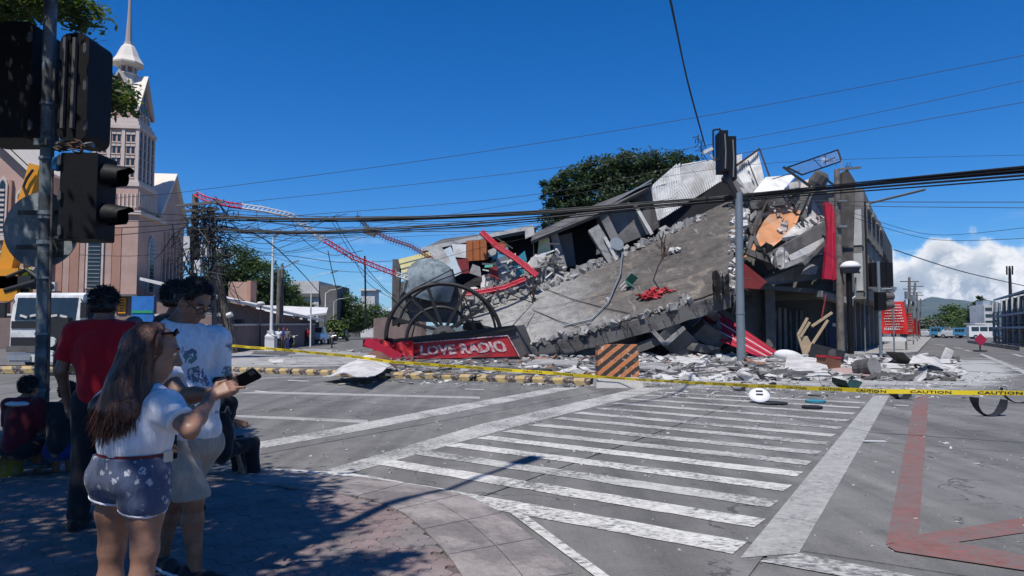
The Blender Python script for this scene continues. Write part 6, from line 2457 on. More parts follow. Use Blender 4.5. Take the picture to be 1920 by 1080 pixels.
# fence along the right kerb
fe = thing('fence', 'dark low fence in front of the blue grey building', 'fence', P(1895, 645, 58))
a, b = P(1868, 650, 60), P(1868, 650, 60) + Vector((12, -3, 0))
a.z = b.z = 0
for k in range(26):
	p = a.lerp(b, k / 25)
	q = MB()
	q.box(p + Vector((0, 0, .75)), (.08, .08, 1.5))
	q.build('picket', M_blk, fe)
for z in (.3, 1.4):
	q = MB()
	q.bar(a + Vector((0, -.06, z)), b + Vector((0, -.06, z)), .06, .08)
	q.build('rail', M_blk, fe)
# median kerb of the right street
q = MB()
g0, g1 = P(1816, 640, 78), P(1912, 658, 50)
g0.z = g1.z = 0
q.slab([g0, g1, g1 + Vector((.2, .5, 0)), g0 + Vector((.2, .5, 0))], (0, 0, 1), .3)
tag(q.build('median_kerb', M_conc), 'long pale kerb of the median in the right street', 'kerb')
q = MB()
q.slab([G(1690, 662), G(1700, 662), G(1742, 634), G(1736, 634)], (0, 0, 1), .15)
tag(q.build('street_kerb', M_conc), 'pale kerb at the left side of the right street', 'kerb')
# red diamond sign on a stand
rd = thing('road_sign', 'crimson diamond warning sign on a short stand in the right street', 'sign', (G(1838, 659).x, G(1838, 659).y, 0))
gp = G(1838, 659)
q = MB()
q.tube([gp, (gp.x, gp.y, P(1838, 640, gp.y).z)], .05, 6)
q.box((gp.x, gp.y, .04), (.6, .6, .08))
q.build('stand', M_blk, rd)
q = MB()
c = P(1838, 637, gp.y)
h_ = .44
q.slab([c + Vector((-h_, -.06, 0)), c + Vector((0, -.06, -h_)), c + Vector((h_, -.06, 0)), c + Vector((0, -.06, h_))], (0, 1, 0), .04)
q.build('plate', mat('crimson sign paint', (.33, .015, .05), .1, 3, .5, 0), rd)
# ---- vehicles at the end of the street
def car(name, lab, cat, loc, rz, L, W, H, body, kind='sedan', group=None):
	t = thing(name, lab, cat, (0, 0, 0), group)
	if kind == 'van':
		pf = [(-L / 2, .35), (-L / 2 + .05, H * .95), (-L / 2 + .2, H), (L / 2 - 1.1, H), (L / 2 - .45, H * .58), (L / 2, H * .5), (L / 2, .35)]
		gl = (-L / 2 + .3, L / 2 - 1.2, H * .58, H * .9)
	elif kind == 'pickup':
		pf = [(-L / 2, .5), (-L / 2, 1.05), (-.3, 1.05), (-.15, H), (1.0, H), (1.5, 1.15), (L / 2 - .1, 1.05), (L / 2, .8), (L / 2, .5)]
		gl = (-.15, 1.05, 1.12, H * .94)
	elif kind == 'jeepney':
		pf = [(-L / 2, .5), (-L / 2, H), (L / 2 - 1.5, H), (L / 2 - 1.3, 1.3), (L / 2 - .1, 1.2), (L / 2, .5)]
		gl = (-L / 2 + .3, L / 2 - 1.7, H * .6, H * .88)
	else:
		pf = [(-L / 2, .35), (-L / 2, .9), (-L / 2 + .5, 1.0), (-L / 2 + .9, H), (L / 2 - 2.0, H), (L / 2 - 1.2, 1.0), (L / 2 - .1, .85), (L / 2, .35)]
		gl = (-L / 2 + .9, L / 2 - 1.6, 1.0, H * .95)
	q = MB()
	ring = []
	for (x, z) in pf:
		k = .5 if z < 1.05 else .44
		ring.append((x, z, W * k))
	n = len(ring)
	q.raw([(x, -w, z) for x, z, w in ring] + [(x, w, z) for x, z, w in ring], [tuple(range(n)), tuple(range(2 * n - 1, n - 1, -1))] + [(i, i + n, (i + 1) % n + n, (i + 1) % n) for i in range(n)])
	q.build('body', body, t)
	for sy in (-1, 1):
		for k in range(3):
			x0 = lerp(gl[0], gl[1], (k + .06) / 3)
			x1 = lerp(gl[0], gl[1], (k + .94) / 3)
			q = MB()
			q.slab([(x0, sy * W * .465, gl[2]), (x1, sy * W * .465, gl[2]), (x1, sy * W * .45, gl[3]), (x0, sy * W * .45, gl[3])], (0, sy, 0), .02)
			q.build('window', M_glassd, t)
	# windscreen on the sloping front
	fr2 = [(x, z) for x, z in pf if x > 0]
	hi = max(fr2, key=lambda p: (p[1], p[0]))
	i = pf.index(hi)
	nx_ = pf[i + 1]
	q = MB()
	a, b = Vector((hi[0], 0, hi[1])), Vector((nx_[0], 0, nx_[1]))
	d = (b - a)
	nn_ = Vector((-d.z, 0, d.x)).normalized()
	if nn_.x < 0:
		nn_ = -nn_
	a1, b1 = a + d * .12, a + d * .9
	w = W * .40
	q.slab([a1 + Vector((0, -w, 0)), a1 + Vector((0, w, 0)), b1 + Vector((0, w * 1.05, 0)), b1 + Vector((0, -w * 1.05, 0))], nn_, .03)
	q.build('windscreen', M_glassd, t)
	for sx in (-L * .32, L * .30):
		for sy in (-1, 1):
			q = MB()
			q.tube([(sx, sy * W * .5 - sy * .2, .34), (sx, sy * W * .5 + sy * .02, .34)], .34, 14)
			w_ = q.build('wheel', M_blk, t)
			q = MB()
			q.tube([(sx, sy * W * .5, .34), (sx, sy * W * .5 + sy * .03, .34)], .19, 10)
			q.build('rim', M_chrome, w_)
	for sy in (-1, 1):
		q = MB()
		q.box((L / 2 + .0, sy * W * .36, .72 if kind != 'van' else .8), (.06, W * .2, .18))
		q.build('headlight', M_lamp, t)
	q = MB()
	q.box((L / 2, 0, .62), (.08, W * .45, .24))
	q.build('grille', M_blk, t)
	q = MB()
	q.box((L / 2 + .01, 0, .42), (.14, W * .96, .18))
	q.build('bumper', M_chrome if kind == 'jeepney' else M_blk, t)
	q = MB()
	q.box((L / 2 + .09, 0, .43), (.02, .4, .13))
	q.build('number_plate', M_ww, t)
	t.location = loc
	t.rotation_euler = (0, 0, rz)
	return t
M_cw = mat('white car paint', (.62, .62, .62), .06, 1, .3, 0, spec=.5)
M_cb = mat('blue tricycle paint', (.06, .22, .36), .2, 1, .35, 0, spec=.5)
M_cs = mat('silver car paint', (.42, .43, .44), .06, 1, .3, 0, spec=.5)
def gpos(px, Y):
	return (P(px, 620, Y).x, Y, 0)
car('parked_van', 'long white passenger van crossing at the end of the right street', 'van', gpos(1848, 108), R(-20), 4.9, 1.9, 2.1, M_cw, 'van')
car('parked_car', 'silver car in the middle of the far row of vehicles', 'car', gpos(1786, 120), R(-35), 4.3, 1.8, 1.6, M_cs)
car('parked_car', 'small white car at the far left of the row of vehicles', 'car', gpos(1742, 128), R(-80), 4.2, 1.75, 1.5, M_cw)
car('jeepney', 'blue jeepney left of the silver car', 'jeepney', gpos(1767, 122), R(-60), 3.6, 1.7, 1.9, M_cb, 'jeepney')
car('jeepney', 'blue jeepney between the silver car and the long white van', 'jeepney', gpos(1811, 116), R(-50), 3.4, 1.6, 1.8, M_cb, 'jeepney')
car('jeepney', 'blue jeepney just right of the long white van', 'jeepney', gpos(1882, 104), R(-100), 3.4, 1.6, 1.8, M_cb, 'jeepney')
car('pickup_truck', 'white pickup facing the ruin in the left street', 'pickup', gpos(595, 72), R(-88), 4.9, 1.85, 1.75, M_cw, 'pickup')
# ================================================================ overhead cables
M_cable = mat('black cable sheath', (0.016, 0.016, 0.017), 0.2, 4, 0.6, 0)
def cable(label, pts, r, name='overhead_cable', sag=0.0, m=None, group=None, strands=1, spread=0.0, n=30):
	P3 = [P(*p) for p in pts]
	pl = []
	m_ = len(P3)
	# smooth curve through the points
	for i in range(m_ - 1):
		p0, p1, p2, p3 = P3[max(0, i - 1)], P3[i], P3[i + 1], P3[min(m_ - 1, i + 2)]
		k = max(3, n // (m_ - 1))
		for j in range(k):
			t = j / k
			pl.append(0.5 * ((2 * p1) + (p2 - p0) * t + (2 * p0 - 5 * p1 + 4 * p2 - p3) * t * t + (3 * p1 - p0 - 3 * p2 + p3) * t ** 3) - Vector((0, 0, sag * 4 * t * (1 - t) if m_ == 2 else 0)))
	pl.append(P3[-1])
	q = MB()
	for s in range(strands):
		ph = random.uniform(0, 6)
		o = Vector((0, random.uniform(-1, 1), random.uniform(-1, 1))) * spread
		q.tube([p + o * (0.6 + .8 * abs(math.sin(ph + i * .22))) for i, p in enumerate(pl)], r * random.uniform(.8, 1.2), 5)
	o = q.build(name, m or M_cable)
	if strands > 1:
		o['kind'] = 'stuff'
	return tag(o, label, 'cable', group)
# the thick bundle that crosses the whole view
cable('thick black cable bundle crossing from the leaning pole past the steel pole, upper strands', [(360, 408, 33), (560, 412, 33), (760, 410, 33), (1000, 400, 33), (1200, 384, 32.5), (1389, 368, 32), (1600, 348, 27), (1950, 316, 21)], .030, strands=6, spread=.09, name='cable_bundle')
cable('thick black cable bundle crossing from the leaning pole past the steel pole, lower strands', [(360, 430, 33), (560, 436, 33), (760, 428, 33), (1000, 410, 33), (1200, 390, 32.5), (1389, 373, 32), (1600, 354, 27), (1950, 326, 21)], .026, strands=5, spread=.09, name='cable_bundle')
thin = [
	('thin wire highest across the sky, from the church to the right edge', [(330, 362, 45), (800, 300, 42), (1340, 214, 38), (1950, 98, 32)], .014),
	('second highest thin wire across the sky', [(400, 385, 40), (1000, 320, 38), (1440, 252, 35), (1950, 145, 30)], .014),
	('third thin wire across the sky, meeting the signal heads', [(560, 404, 38), (1000, 365, 37), (1430, 280, 34), (1950, 186, 30)], .013),
	('thin wire passing just over the rain tree foot and the ruin', [(700, 425, 38), (1030, 372, 36), (1330, 318, 34), (1560, 300, 34), (1950, 290, 33)], .010),
	('thin wire right of the ruin, level with its roof', [(1390, 372, 32), (1600, 378, 30), (1950, 379, 26)], .014),
	('thin wire right of the ruin, just under its neighbour', [(1390, 376, 32), (1600, 386, 30), (1950, 390, 26)], .013),
	('thin wire across the cloud, upper one', [(1600, 400, 36), (1750, 440, 40), (1950, 424, 34)], .012),
	('thin wire across the cloud, lower one', [(1600, 408, 36), (1750, 449, 40), (1950, 446, 34)], .012),
	('thin wire slanting down across the cloud to the right building', [(1676, 468, 50), (1800, 508, 55), (1930, 538, 58)], .035),
	('sagging wire pair left of the wheel sign, upper one', [(372, 418, 33), (470, 440, 35), (560, 452, 36), (700, 440, 37), (1010, 418, 36)], .016),
	('sagging wire from the leaning pole to the slab tank', [(376, 432, 33), (480, 470, 35), (560, 495, 36), (660, 510, 38), (760, 505, 41)], .014),
	('slanting wire from the leaning pole down over the white lamp post', [(380, 420, 33), (480, 440, 38), (545, 490, 45), (600, 550, 60)], .03),
	('long slanting wire from the mast down to the left street ground', [(398, 470, 33), (440, 560, 33), (500, 622, 34), (565, 655, 35)], .020),
	('drooping loop of wire below the red mast, left one', [(480, 392, 35), (490, 440, 35), (530, 470, 35), (590, 462, 36), (610, 440, 36)], .014),
	('drooping loop of wire below the red mast, middle one', [(540, 400, 36), (570, 450, 36), (620, 478, 37), (680, 470, 38)], .014),
	('wire hanging from the bundle down to the wheel frame', [(622, 415, 36), (655, 470, 37), (690, 530, 38), (735, 560, 39)], .018),
	('second wire hanging from the bundle down to the wheel frame', [(628, 412, 36), (670, 480, 37), (720, 540, 38), (742, 556, 39)], .015),
	('third wire hanging beside the wheel frame', [(640, 470, 37), (690, 515, 38), (725, 548, 38.5), (752, 575, 39)], .016),
	('short slanting wire right of the white lamp post', [(615, 470, 40), (622, 505, 40), (632, 545, 40)], .03),
	('vertical wire behind the red mast near the wheel', [(684, 480, 44), (685, 530, 44), (686, 610, 44)], .05),
	('faint wire across the left street sky', [(400, 492, 40), (520, 478, 45), (640, 492, 50), (760, 488, 50)], .018),
	('dark wire rising from the slab tank toward the rain tree', [(760, 505, 41), (880, 470, 40), (1010, 440, 38), (1130, 398, 37), (1260, 372, 36)], .014),
	('wire leaving the church wall toward the leaning pole, top one', [(150, 388, 45), (250, 398, 40), (362, 404, 33)], .02),
	('wire leaving the church wall toward the leaning pole, second', [(150, 412, 45), (250, 415, 40), (362, 412, 33)], .02),
	('wire leaving the church wall toward the leaning pole, third', [(150, 428, 45), (250, 426, 40), (362, 418, 33)], .026),
	('wire leaving the church wall toward the leaning pole, fourth', [(150, 446, 45), (250, 438, 40), (362, 426, 33)], .022),
	('wire leaving the church wall toward the leaning pole, lowest', [(150, 478, 45), (250, 480, 40), (372, 470, 33)], .014),
	('wire crossing the tower base toward the sky', [(120, 392, 50), (200, 374, 48), (330, 362, 45)], .015),
]
for lab, pts, r in thin:
	cable(lab, pts, r)
r_ = random.Random(19)
for k in range(30):
	x0, y0 = r_.uniform(355, 400), r_.uniform(385, 450)
	x1 = r_.choice((r_.uniform(520, 760), r_.uniform(760, 1100), r_.uniform(450, 620)))
	y1 = r_.uniform(400, 445) - max(0, x1 - 800) * .05
	dip = r_.uniform(4, 55) * (1 if x1 < 800 else .5)
	Y1 = r_.uniform(33.5, 38)
	cable('thin sagging wire in the tangle between the leaning pole and the ruin', [(x0, y0, 33.2), (lerp(x0, x1, .25), lerp(y0, y1, .25) + dip * .75, 34), (lerp(x0, x1, .55), lerp(y0, y1, .55) + dip, 35), (x1, y1, Y1)], r_.uniform(.009, .016), group='thin sagging wires by the leaning pole')
# pair running from the signal heads up and over the camera
cable('twin black wire dropping from above the camera to the signal heads', [(1323, 278, 32.0), (1292, 165, 24), (1254, -10, 17), (1180, -330, 11.5), (900, -900, 8)], .020, strands=2, spread=.07, name='cable_bundle', n=40)
q = MB()
for k in range(9):
	p = P(1316 + random.uniform(-8, 8), 268 + random.uniform(-18, 20), 32)
	q.tube([p, p + Vector((random.uniform(-.3, .3), 0, random.uniform(-.4, .2))), p + Vector((random.uniform(-.3, .3), 0, random.uniform(-.6, .1)))], .02, 4)
tag(q.build('wire_knot', M_cable), 'frayed knot of wire ends beside the signal heads', 'wire')['kind'] = 'stuff'
# street lamp arm beyond the corner
q = MB()
q.tube([P(1618, 384, 48), P(1735, 355, 44)], .09, 6)
tag(q.build('street_lamp_bracket', M_galv), 'long grey lamp arm pointing up to the right from the corner facade', 'lamp arm')
# ---- wrecked pole cluster at the left
wp = thing('utility_pole', 'upright utility pole wrapped in cables at the end of the red mast', 'pole', P(366, 640, 33.6))
wp.location.z = 0
WL[wp.name] = Vector(wp.location)
q = MB()
b = P(362, 640, 33.6)
q.tube([(b.x, 33.6, 0), P(366, 364, 33.6)], [.2, .14], 10)
q.build('pole', M_pole, wp)
q = MB()
for (a, c) in (((330, 386), (420, 378)), ((345, 396), (410, 392)), ((352, 410), (400, 406))):
	q.bar(P(a[0], a[1], 33.4), P(c[0], c[1], 33.4), .12, .12)
q.build('cross_arm', M_wd, wp)['kind'] = 'stuff'
q = MB()
for (px, py, s_) in ((362, 440, .5), (372, 470, .6), (358, 460, .45)):
	q.tube([P(px, py + 14, 33.2), P(px, py - 14, 33.2)], s_ * .55, 10)
q.build('transformer', M_blk, wp)['kind'] = 'stuff'
q = MB()
for (px, py) in ((352, 455), (384, 470), (372, 500), (352, 480)):
	q.box(P(px, py, 33.0), (.3, .25, .6))
q.build('meter_box', M_ww, wp)['kind'] = 'stuff'
q = MB()
r_ = random.Random(8)
for k in range(150):
	a = P(r_.gauss(380, 20), r_.uniform(385, 500), 33.2 + r_.uniform(-.5, .5))
	pts = [a]
	for j in range(4):
		pts.append(pts[-1] + Vector((r_.gauss(0.04, .35), r_.gauss(0, .15), r_.gauss(-.15, .35))))
	q.tube(pts, r_.uniform(.012, .03), 4, False)
o = q.build('cable_tangle', M_cable, wp)
o['kind'] = 'stuff'
lp = thing('utility_pole', 'leaning cracked utility pole draped in cables behind the man in white', 'pole', G(440, 664))
q = MB()
g = G(440, 664)
q.tube([g, P(418, 560, g.y - .4), P(384, 425, g.y - 1)], [.26, .23, .17], 10)
q.build('pole', M_pole, lp)
q = MB()
for k in range(26):
	t0_ = r_.uniform(0.05, .5)
	a = P(384, 425, g.y - 1.2).lerp(g + Vector((0, -.3, 0)), t0_)
	e = G(r_.uniform(405, 455), r_.uniform(655, 666)) if k % 2 else P(r_.uniform(400, 470), r_.uniform(520, 640), g.y - .6)
	mid = a.lerp(e, .5) + Vector((r_.uniform(-.5, .5), 0, r_.uniform(-.5, .1)))
	q.tube([a, a.lerp(mid, .5) + Vector((r_.uniform(-.2, .2), 0, 0)), mid, e], r_.uniform(.012, .03), 4, False)
q.build('cable_tangle', M_cable, lp)['kind'] = 'stuff'
q = MB()
for (px, py) in ((430, 592), (410, 470), (396, 455)):
	q.tube([P(px - 4, py, g.y - .9), P(px + 5, py - 3, g.y - .9)], .16, 8)
q.build('insulator', M_ww, lp)['kind'] = 'stuff'
q = MB()
q.bar(P(415, 590, g.y - .6), P(345, 588, g.y - .6), .12, .2)
q.build('cross_arm', M_brk, lp)
thinl = thing('utility_pole', 'slim second pole standing just right of the leaning cracked one', 'pole', P(405, 640, 35))
q = MB()
b = P(404, 640, 35)
q.tube([(b.x, 35, 0), P(398, 392, 35)], [.14, .1], 8)
q.build('pole', M_wd, thinl)
# ================================================================ rubble field, loose pieces, barrier, tape
def rock(q, c, s, r, flat=.45):
	ps = []
	for sg in ((-1, -1, -1), (1, -1, -1), (1, 1, -1), (-1, 1, -1), (-1, -1, 1), (1, -1, 1), (1, 1, 1), (-1, 1, 1)):
		ps.append(Vector((sg[0] * s * r.uniform(.2, .9), sg[1] * s * r.uniform(.2, .6), sg[2] * s * flat * r.uniform(.15, .5))))
	M3 = eul(r.gauss(0, 15), r.gauss(0, 15), r.uniform(0, 360))
	q.hexa([c + M3 @ p for p in ps])
rr_ = random.Random(77)
sets = {'w': MB(), 'g': MB(), 'd': MB(), 'r': MB()}
def scatter(n, x0, x1, y0, y1, smin, smax, mix, heap=0.0, bias=1.0):
	for _ in range(n):
		t = rr_.random() ** bias
		px, py = rr_.uniform(x0, x1), lerp(y0, y1, t)
		g = G(px, py)
		s = smin + (smax - smin) * rr_.random() ** 3.2
		g.z = s * .15 + heap * rr_.random() * max(0, 1 - t * 1.6)
		rock(sets[rr_.choice(mix)], g, s, rr_)
scatter(2300, 980, 1440, 668, 704, .04, .42, 'wwwggggddr', .24, 1.1)
scatter(2400, 1180, 1800, 672, 715, .04, .42, 'wwwwgggdd', .18, 1.0)
scatter(900, 980, 1500, 698, 726, .03, .2, 'wwggd', .03)
scatter(1100, 1230, 1900, 700, 748, .02, .11, 'wwwgg', .01, 1.3)
scatter(420, 690, 1000, 676, 704, .04, .30, 'wwggdr', .05, 1.0)
scatter(620, 480, 760, 658, 692, .04, .30, 'wgggd', .06)
scatter(300, 405, 560, 660, 694, .04, .25, 'wggd', .04)
scatter(380, 600, 1250, 694, 724, .02, .14, 'wwgg', .0)
scatter(420, 420, 1950, 725, 900, .015, .045, 'wwwg', .0, 1.6)
scatter(160, 1000, 1950, 760, 1060, .008, .025, 'wwg', .0, 1.2)
scatter(100, 420, 900, 740, 870, .012, .03, 'wwgd', .0)
M_rwhite = mat('white dusty rubble', (0.50, 0.485, 0.46), 0.3, 4, .95, .3, 50, col2=(.36, .35, .335), patch=2)
M_rred = mat('terracotta rubble', (0.25, 0.12, 0.08), 0.3, 4, .95, .3, 50)
for k, m_, lab in (('w', M_rwhite, 'white plaster crumbs strewn over the street before the ruin'), ('g', M_brk, 'grey concrete crumbs strewn over the street before the ruin'), ('d', M_brkd, 'dark concrete crumbs strewn over the street before the ruin'), ('r', M_rred, 'terracotta crumbs by the radio sign')):
	o = sets[k].build('rubble', m_)
	tag(o, lab, 'rubble')
	o['kind'] = 'stuff'
# pale dust lying on the street
m, t, b = new_mat('pale plaster dust')
geo = mk(t, 'ShaderNodeNewGeometry')
uvn = mk(t, 'ShaderNodeUVMap')
n1 = noise(t, geo.outputs['Position'], .7, 9, .7).outputs[0]
at_ = mk(t, 'ShaderNodeAttribute', attribute_name='cover')
f = mth(t, 'ADD', n1, mth(t, 'MULTIPLY', mth(t, 'SUBTRACT', at_.outputs['Fac'], .5), .75))
f = mth(t, 'MULTIPLY', maprange(t, f, .34, .64), .8)
b.inputs['Base Color'].default_value = (.40, .39, .37, 1)
b.inputs['Roughness'].default_value = .95
tr = mk(t, 'ShaderNodeBsdfTransparent')
mx = mk(t, 'ShaderNodeMixShader')
t.links.new(f, mx.inputs[0])
t.links.new(tr.outputs[0], mx.inputs[1])
t.links.new(b.outputs[0], mx.inputs[2])
t.links.new(mx.outputs[0], t.nodes['Material Output'].inputs['Surface'])
M_dust = m
q = MB()
cov = []
NX, NY = 60, 14
rows = [664, 668, 672, 677, 682, 688, 694, 701, 708, 716, 724, 733, 743, 755, 770]
for j in range(NY + 1):
	for i in range(NX + 1):
		px = 400 + 1560 * i / NX
		py = rows[j]
		q.v.append(tuple(G(px, py, .0125)))
		edge_ = 1 - abs(j / NY - .45) / .55
		right = min(1, max(0, (px - 900) / 500))
		c = max(0, edge_) * (.45 + .5 * right)
		if px > 1850:
			c *= (1960 - px) / 110
		if i in (0, NX) or j in (0, NY):
			c = -.6
		cov.append(c)
W_ = NX + 1
for j in range(NY):
	for i in range(NX):
		a = j * W_ + i
		q.f.append((a, a + 1, a + W_ + 1, a + W_))
		q.mi.append(0)
dust = q.build('dust', M_dust)
at2 = dust.data.attributes.new('cover', 'FLOAT', 'POINT')
at2.data.foreach_set('value', cov)
dust['kind'] = 'stuff'
tag(dust, 'pale plaster dust lying on the street before the ruin', 'dust')
sticks = MB()
for k in range(130):
	g = G(rr_.uniform(700, 1780), rr_.uniform(674, 716))
	L_, a_ = rr_.uniform(.4, 2.0), rr_.uniform(-.35, .35) + rr_.choice((0, 0, 1.2))
	d_ = Vector((math.cos(a_), math.sin(a_), rr_.uniform(-.05, .12))) * L_ / 2
	g.z = rr_.uniform(.05, .22)
	sticks.bar(g - d_, g + d_, rr_.uniform(.03, .12), rr_.uniform(.02, .06))
sticks.cur = 0
o = tag(sticks.build('splinters', M_wd), 'dark laths and splinters strewn among the white crumbs', 'splinters')
o['kind'] = 'stuff'
# ---- bigger pieces, one by one
def sheet_on(name, lab, cat, corners, m_, bend=0.0, thick=.03, amp=.05, seed=0, lift=0.0, n=14):
	a, b, c, d = corners
	q = MB()
	def fn(u, v):
		p = a.lerp(b, u).lerp(d.lerp(c, u), v)
		return p + Vector((0, 0, lift + bend * math.sin(math.pi * u) + amp * (vnoise(u * 4, v * 4, seed) + .5)))
	q.grid(fn, n, n, thick, (0, 0, 1))
	return tag(q.build(name, m_), lab, cat)
def GZ(px, py, base_py, px2=None):
	"""point standing above the ground point at picture height base_py"""
	g = G(px, base_py)
	return P(px, py, g.y)
M_bsheet = mat('brown rusted sheet', (.16, .075, .045), .35, 3, .6, .1, 20)
sheet_on('bent_sheet', 'large bent white sheet lying over the striped kerb', 'sheet', [G(604, 715, .02), G(690, 713, .25), GZ(735, 692, 706), GZ(668, 678, 706)], M_wash, .12, .02, .12, 1)
sheet_on('bent_sheet', 'white folded flap behind the large bent sheet', 'sheet', [GZ(640, 692, 704), GZ(710, 684, 702), GZ(716, 676, 700), GZ(672, 676, 700)], M_wash, .1, .02, .1, 2)
sheet_on('curled_sheet', 'brown curled roofing sheet beside the large bent white sheet', 'sheet', [GZ(690, 690, 703), G(748, 700, .05), GZ(738, 680, 697), GZ(680, 674, 697)], M_bsheet, .28, .02, .08, 3)
plates = [
	((1325, 680), (1392, 690), (1386, 662), (1350, 664), 'grey_plate', 'pale grey slab piece propped before the steel pole', M_brk, 0.05),
	((1250, 688), (1320, 692), (1330, 680), (1256, 676), 'grey_plate', 'flat pale slab piece right of the orange barrier', M_wash, 0.02),
	((1270, 674), (1330, 678), (1336, 668), (1276, 666), 'grey_plate', 'pale slab piece behind the flat one, under the V shaped beam', M_wash, .05),
	((1400, 688), (1500, 690), (1496, 680), (1404, 678), 'white_plate', 'long white board lying right of the steel pole', M_wash, .02),
	((1452, 712), (1520, 714), (1512, 706), (1446, 702), 'dark_mat', 'dark flat mat lying in front of the long white board', M_brkd, .02),
	((1470, 704), (1556, 708), (1548, 694), (1476, 690), 'white_plate', 'crumpled white sheet in front of the red carton', M_wash, .15),
	((1556, 706), (1640, 712), (1630, 700), (1556, 697), 'pink_plate', 'pinkish flat board behind the dented drum', mat('pinkish board', (.36, .25, .22), .2, 3, .9, .1), .02),
	((1640, 704), (1700, 706), (1690, 694), (1648, 692), 'white_plate', 'white board right of the dented drum', M_wash, .04),
	((1690, 704), (1745, 710), (1740, 706), (1690, 700), 'dark_mat', 'thin dark strip right of the dented drum', M_brkd, .01),
	((1744, 698), (1790, 696), (1780, 684), (1738, 686), 'white_plate', 'rightmost white board at the end of the rubble', M_wash, .06),
	((1196, 700), (1250, 704), (1254, 692), (1204, 690), 'grey_plate', 'slab piece just right of the orange barrier base', M_brk, .03),
	((985, 690), (1080, 694), (1086, 684), (1000, 682), 'grey_plate', 'slab piece lying left of the orange barrier', M_brk, .03),
	((470, 668), (560, 672), (552, 664), (480, 662), 'dark_mat', 'dark flat board on the pale concrete island', M_brkd, .02),
	((545, 690), (650, 690), (640, 684), (560, 684), 'grey_plate', 'grey board on the ground left of the bent white sheet', M_brk, .03),
	((500, 684), (530, 686), (532, 681), (506, 680), 'white_plate', 'small white board on the concrete island', M_wash, .03),
]
for k, (a, b_, c, d, nm, lab, m_, lift) in enumerate(plates):
	sheet_on(nm, lab, 'slab piece' if 'plate' in nm else 'mat', [G(*a), G(*b_), G(*c) + Vector((0, 0, lift * 2.2)), G(*d) + Vector((0, 0, lift * 2.6))], m_, 0.03, .07 if 'grey' in nm else .03, .08, 10 + k, .03, 6)
# white tub / sack, carton, speaker box, drum
g = G(1480, 682)
q = MB()
q.ball(g + Vector((0, 0, .3)), .5, 12, (1.5, .8, .62), eul(0, 12, 15))
tub = tag(q.build('white_tub', M_ww, None, True), 'white rounded tub lying at the foot of the crimson sheet', 'tub')
g = G(1550, 684)
bxx = thing('speaker_box', 'tilted black box lying open side down behind the red carton', 'box', g)
q = MB()
rough_block(q, g + Vector((0, 0, .4)), (1.3, .8, .75), eul(0, 14, -20), .06, 4)
q.build('case', M_blk, bxx)
q = MB()
q.tube([g + Vector((.1, -.5, .45)), g + Vector((.1, -.43, .45))], .24, 14)
q.build('cone', M_signbox, bxx)
g = G(1554, 698)
cr_ = thing('carton', 'red topped brown carton in front of the black box', 'carton', g)
q = MB()
rough_block(q, g + Vector((0, 0, .26)), (.62, .5, .5), eul(0, 6, 15), .05, 9)
q.build('body', M_bsheet, cr_)
q = MB()
rough_block(q, g + Vector((0, 0, .55)), (.66, .52, .08), eul(0, 6, 15), .05, 9)
q.build('lid', M_signred, cr_)
g = G(1624, 708)
dr = thing('drum', 'dented grey drum lying on its side in front of the posts', 'drum', g)
q = MB()
q.lathe(g + Vector((0, 0, .3)), [(.3, -.28), (.31, -.24), (.29, -.1), (.31, 0), (.28, .12), (.3, .3)], 16, eul(80, 0, 25), True)
q.build('shell', M_brkd, dr)
q = MB()
q.lathe(g + Vector((0, 0, .3)), [(.24, .305), (.3, .305), (.3, .33), (.24, .33)], 16, eul(80, 0, 25), True)
q.build('rim', M_brk, dr)
# curved dark sheet at the right end of the rubble
def curl(name, lab, cat, c, rx, a0, a1, w, m_, rz=0, tilt=0, th=.02, wj=.0):
	q = MB()
	M3 = eul(tilt, 0, rz)
	def fn(u, v):
		a = R(lerp(a0, a1, u))
		ww = w * (1 - wj * vnoise(u * 6, 1, rx) * 2)
		return Vector(c) + M3 @ Vector((rx * math.cos(a), (v - .5) * ww, rx + rx * math.sin(a)))
	q.grid(fn, 18, 4, th, (0, 0, 1))
	return tag(q.build(name, m_, None, True, auto=40), lab, cat)
curl('curved_sheet', 'dark curved sheet at the right end of the rubble', 'sheet', G(1732, 690) + Vector((.1, 0, 0)), 1.9, 222, 284, 1.0, M_brkd, 10, 0)
sheet_on('white_plate', 'white peeling sheet on the dark curved one', 'slab piece', [G(1705, 686, .3), G(1770, 694, .15), G(1766, 680, .2), G(1712, 672, .5)], M_wash, .1, .03, .1, 31)
q = MB()
rough_block(q, G(1775, 682) + Vector((0, 0, .3)), (.3, .2, .8), eul(0, 25, 0), .2, 6)
tag(q.build('white_post', M_wash), 'short tilted white stub at the right end of the rubble', 'stub')
# wooden ladder rack standing in the open room
lad = thing('wooden_rack', 'tilted pale wooden rack standing at the mouth of the dark room', 'rack', G(1512, 672))
M_wood = mat('pale raw wood', (.40, .30, .19), .25, 4, .8, .1)
Yl = G(1512, 672).y
for (a, b_) in (((1496, 628), (1514, 596)), ((1508, 668), (1552, 600)), ((1496, 628), (1508, 668)), ((1500, 632), (1518, 604)), ((1522, 612), (1560, 586))):
	q = MB()
	q.bar(P(a[0], a[1], Yl), P(b_[0], b_[1], Yl), .12, .1, (0, 1, 0))
	q.build('rail', M_wood, lad)
q = MB()
q.slab([P(1497, 630, Yl + .05), P(1509, 666, Yl + .05), P(1522, 646, Yl + .05), P(1514, 630, Yl + .05)], (0, 1, 0), .05)
q.build('board', M_wood, lad)
q = MB()
q.tube([P(1540, 600, Yl), P(1549, 552, Yl)], .05, 5)
tag(q.build('thin_rod', M_maroon), 'thin reddish rod leaning above the pale wooden rack', 'rod')
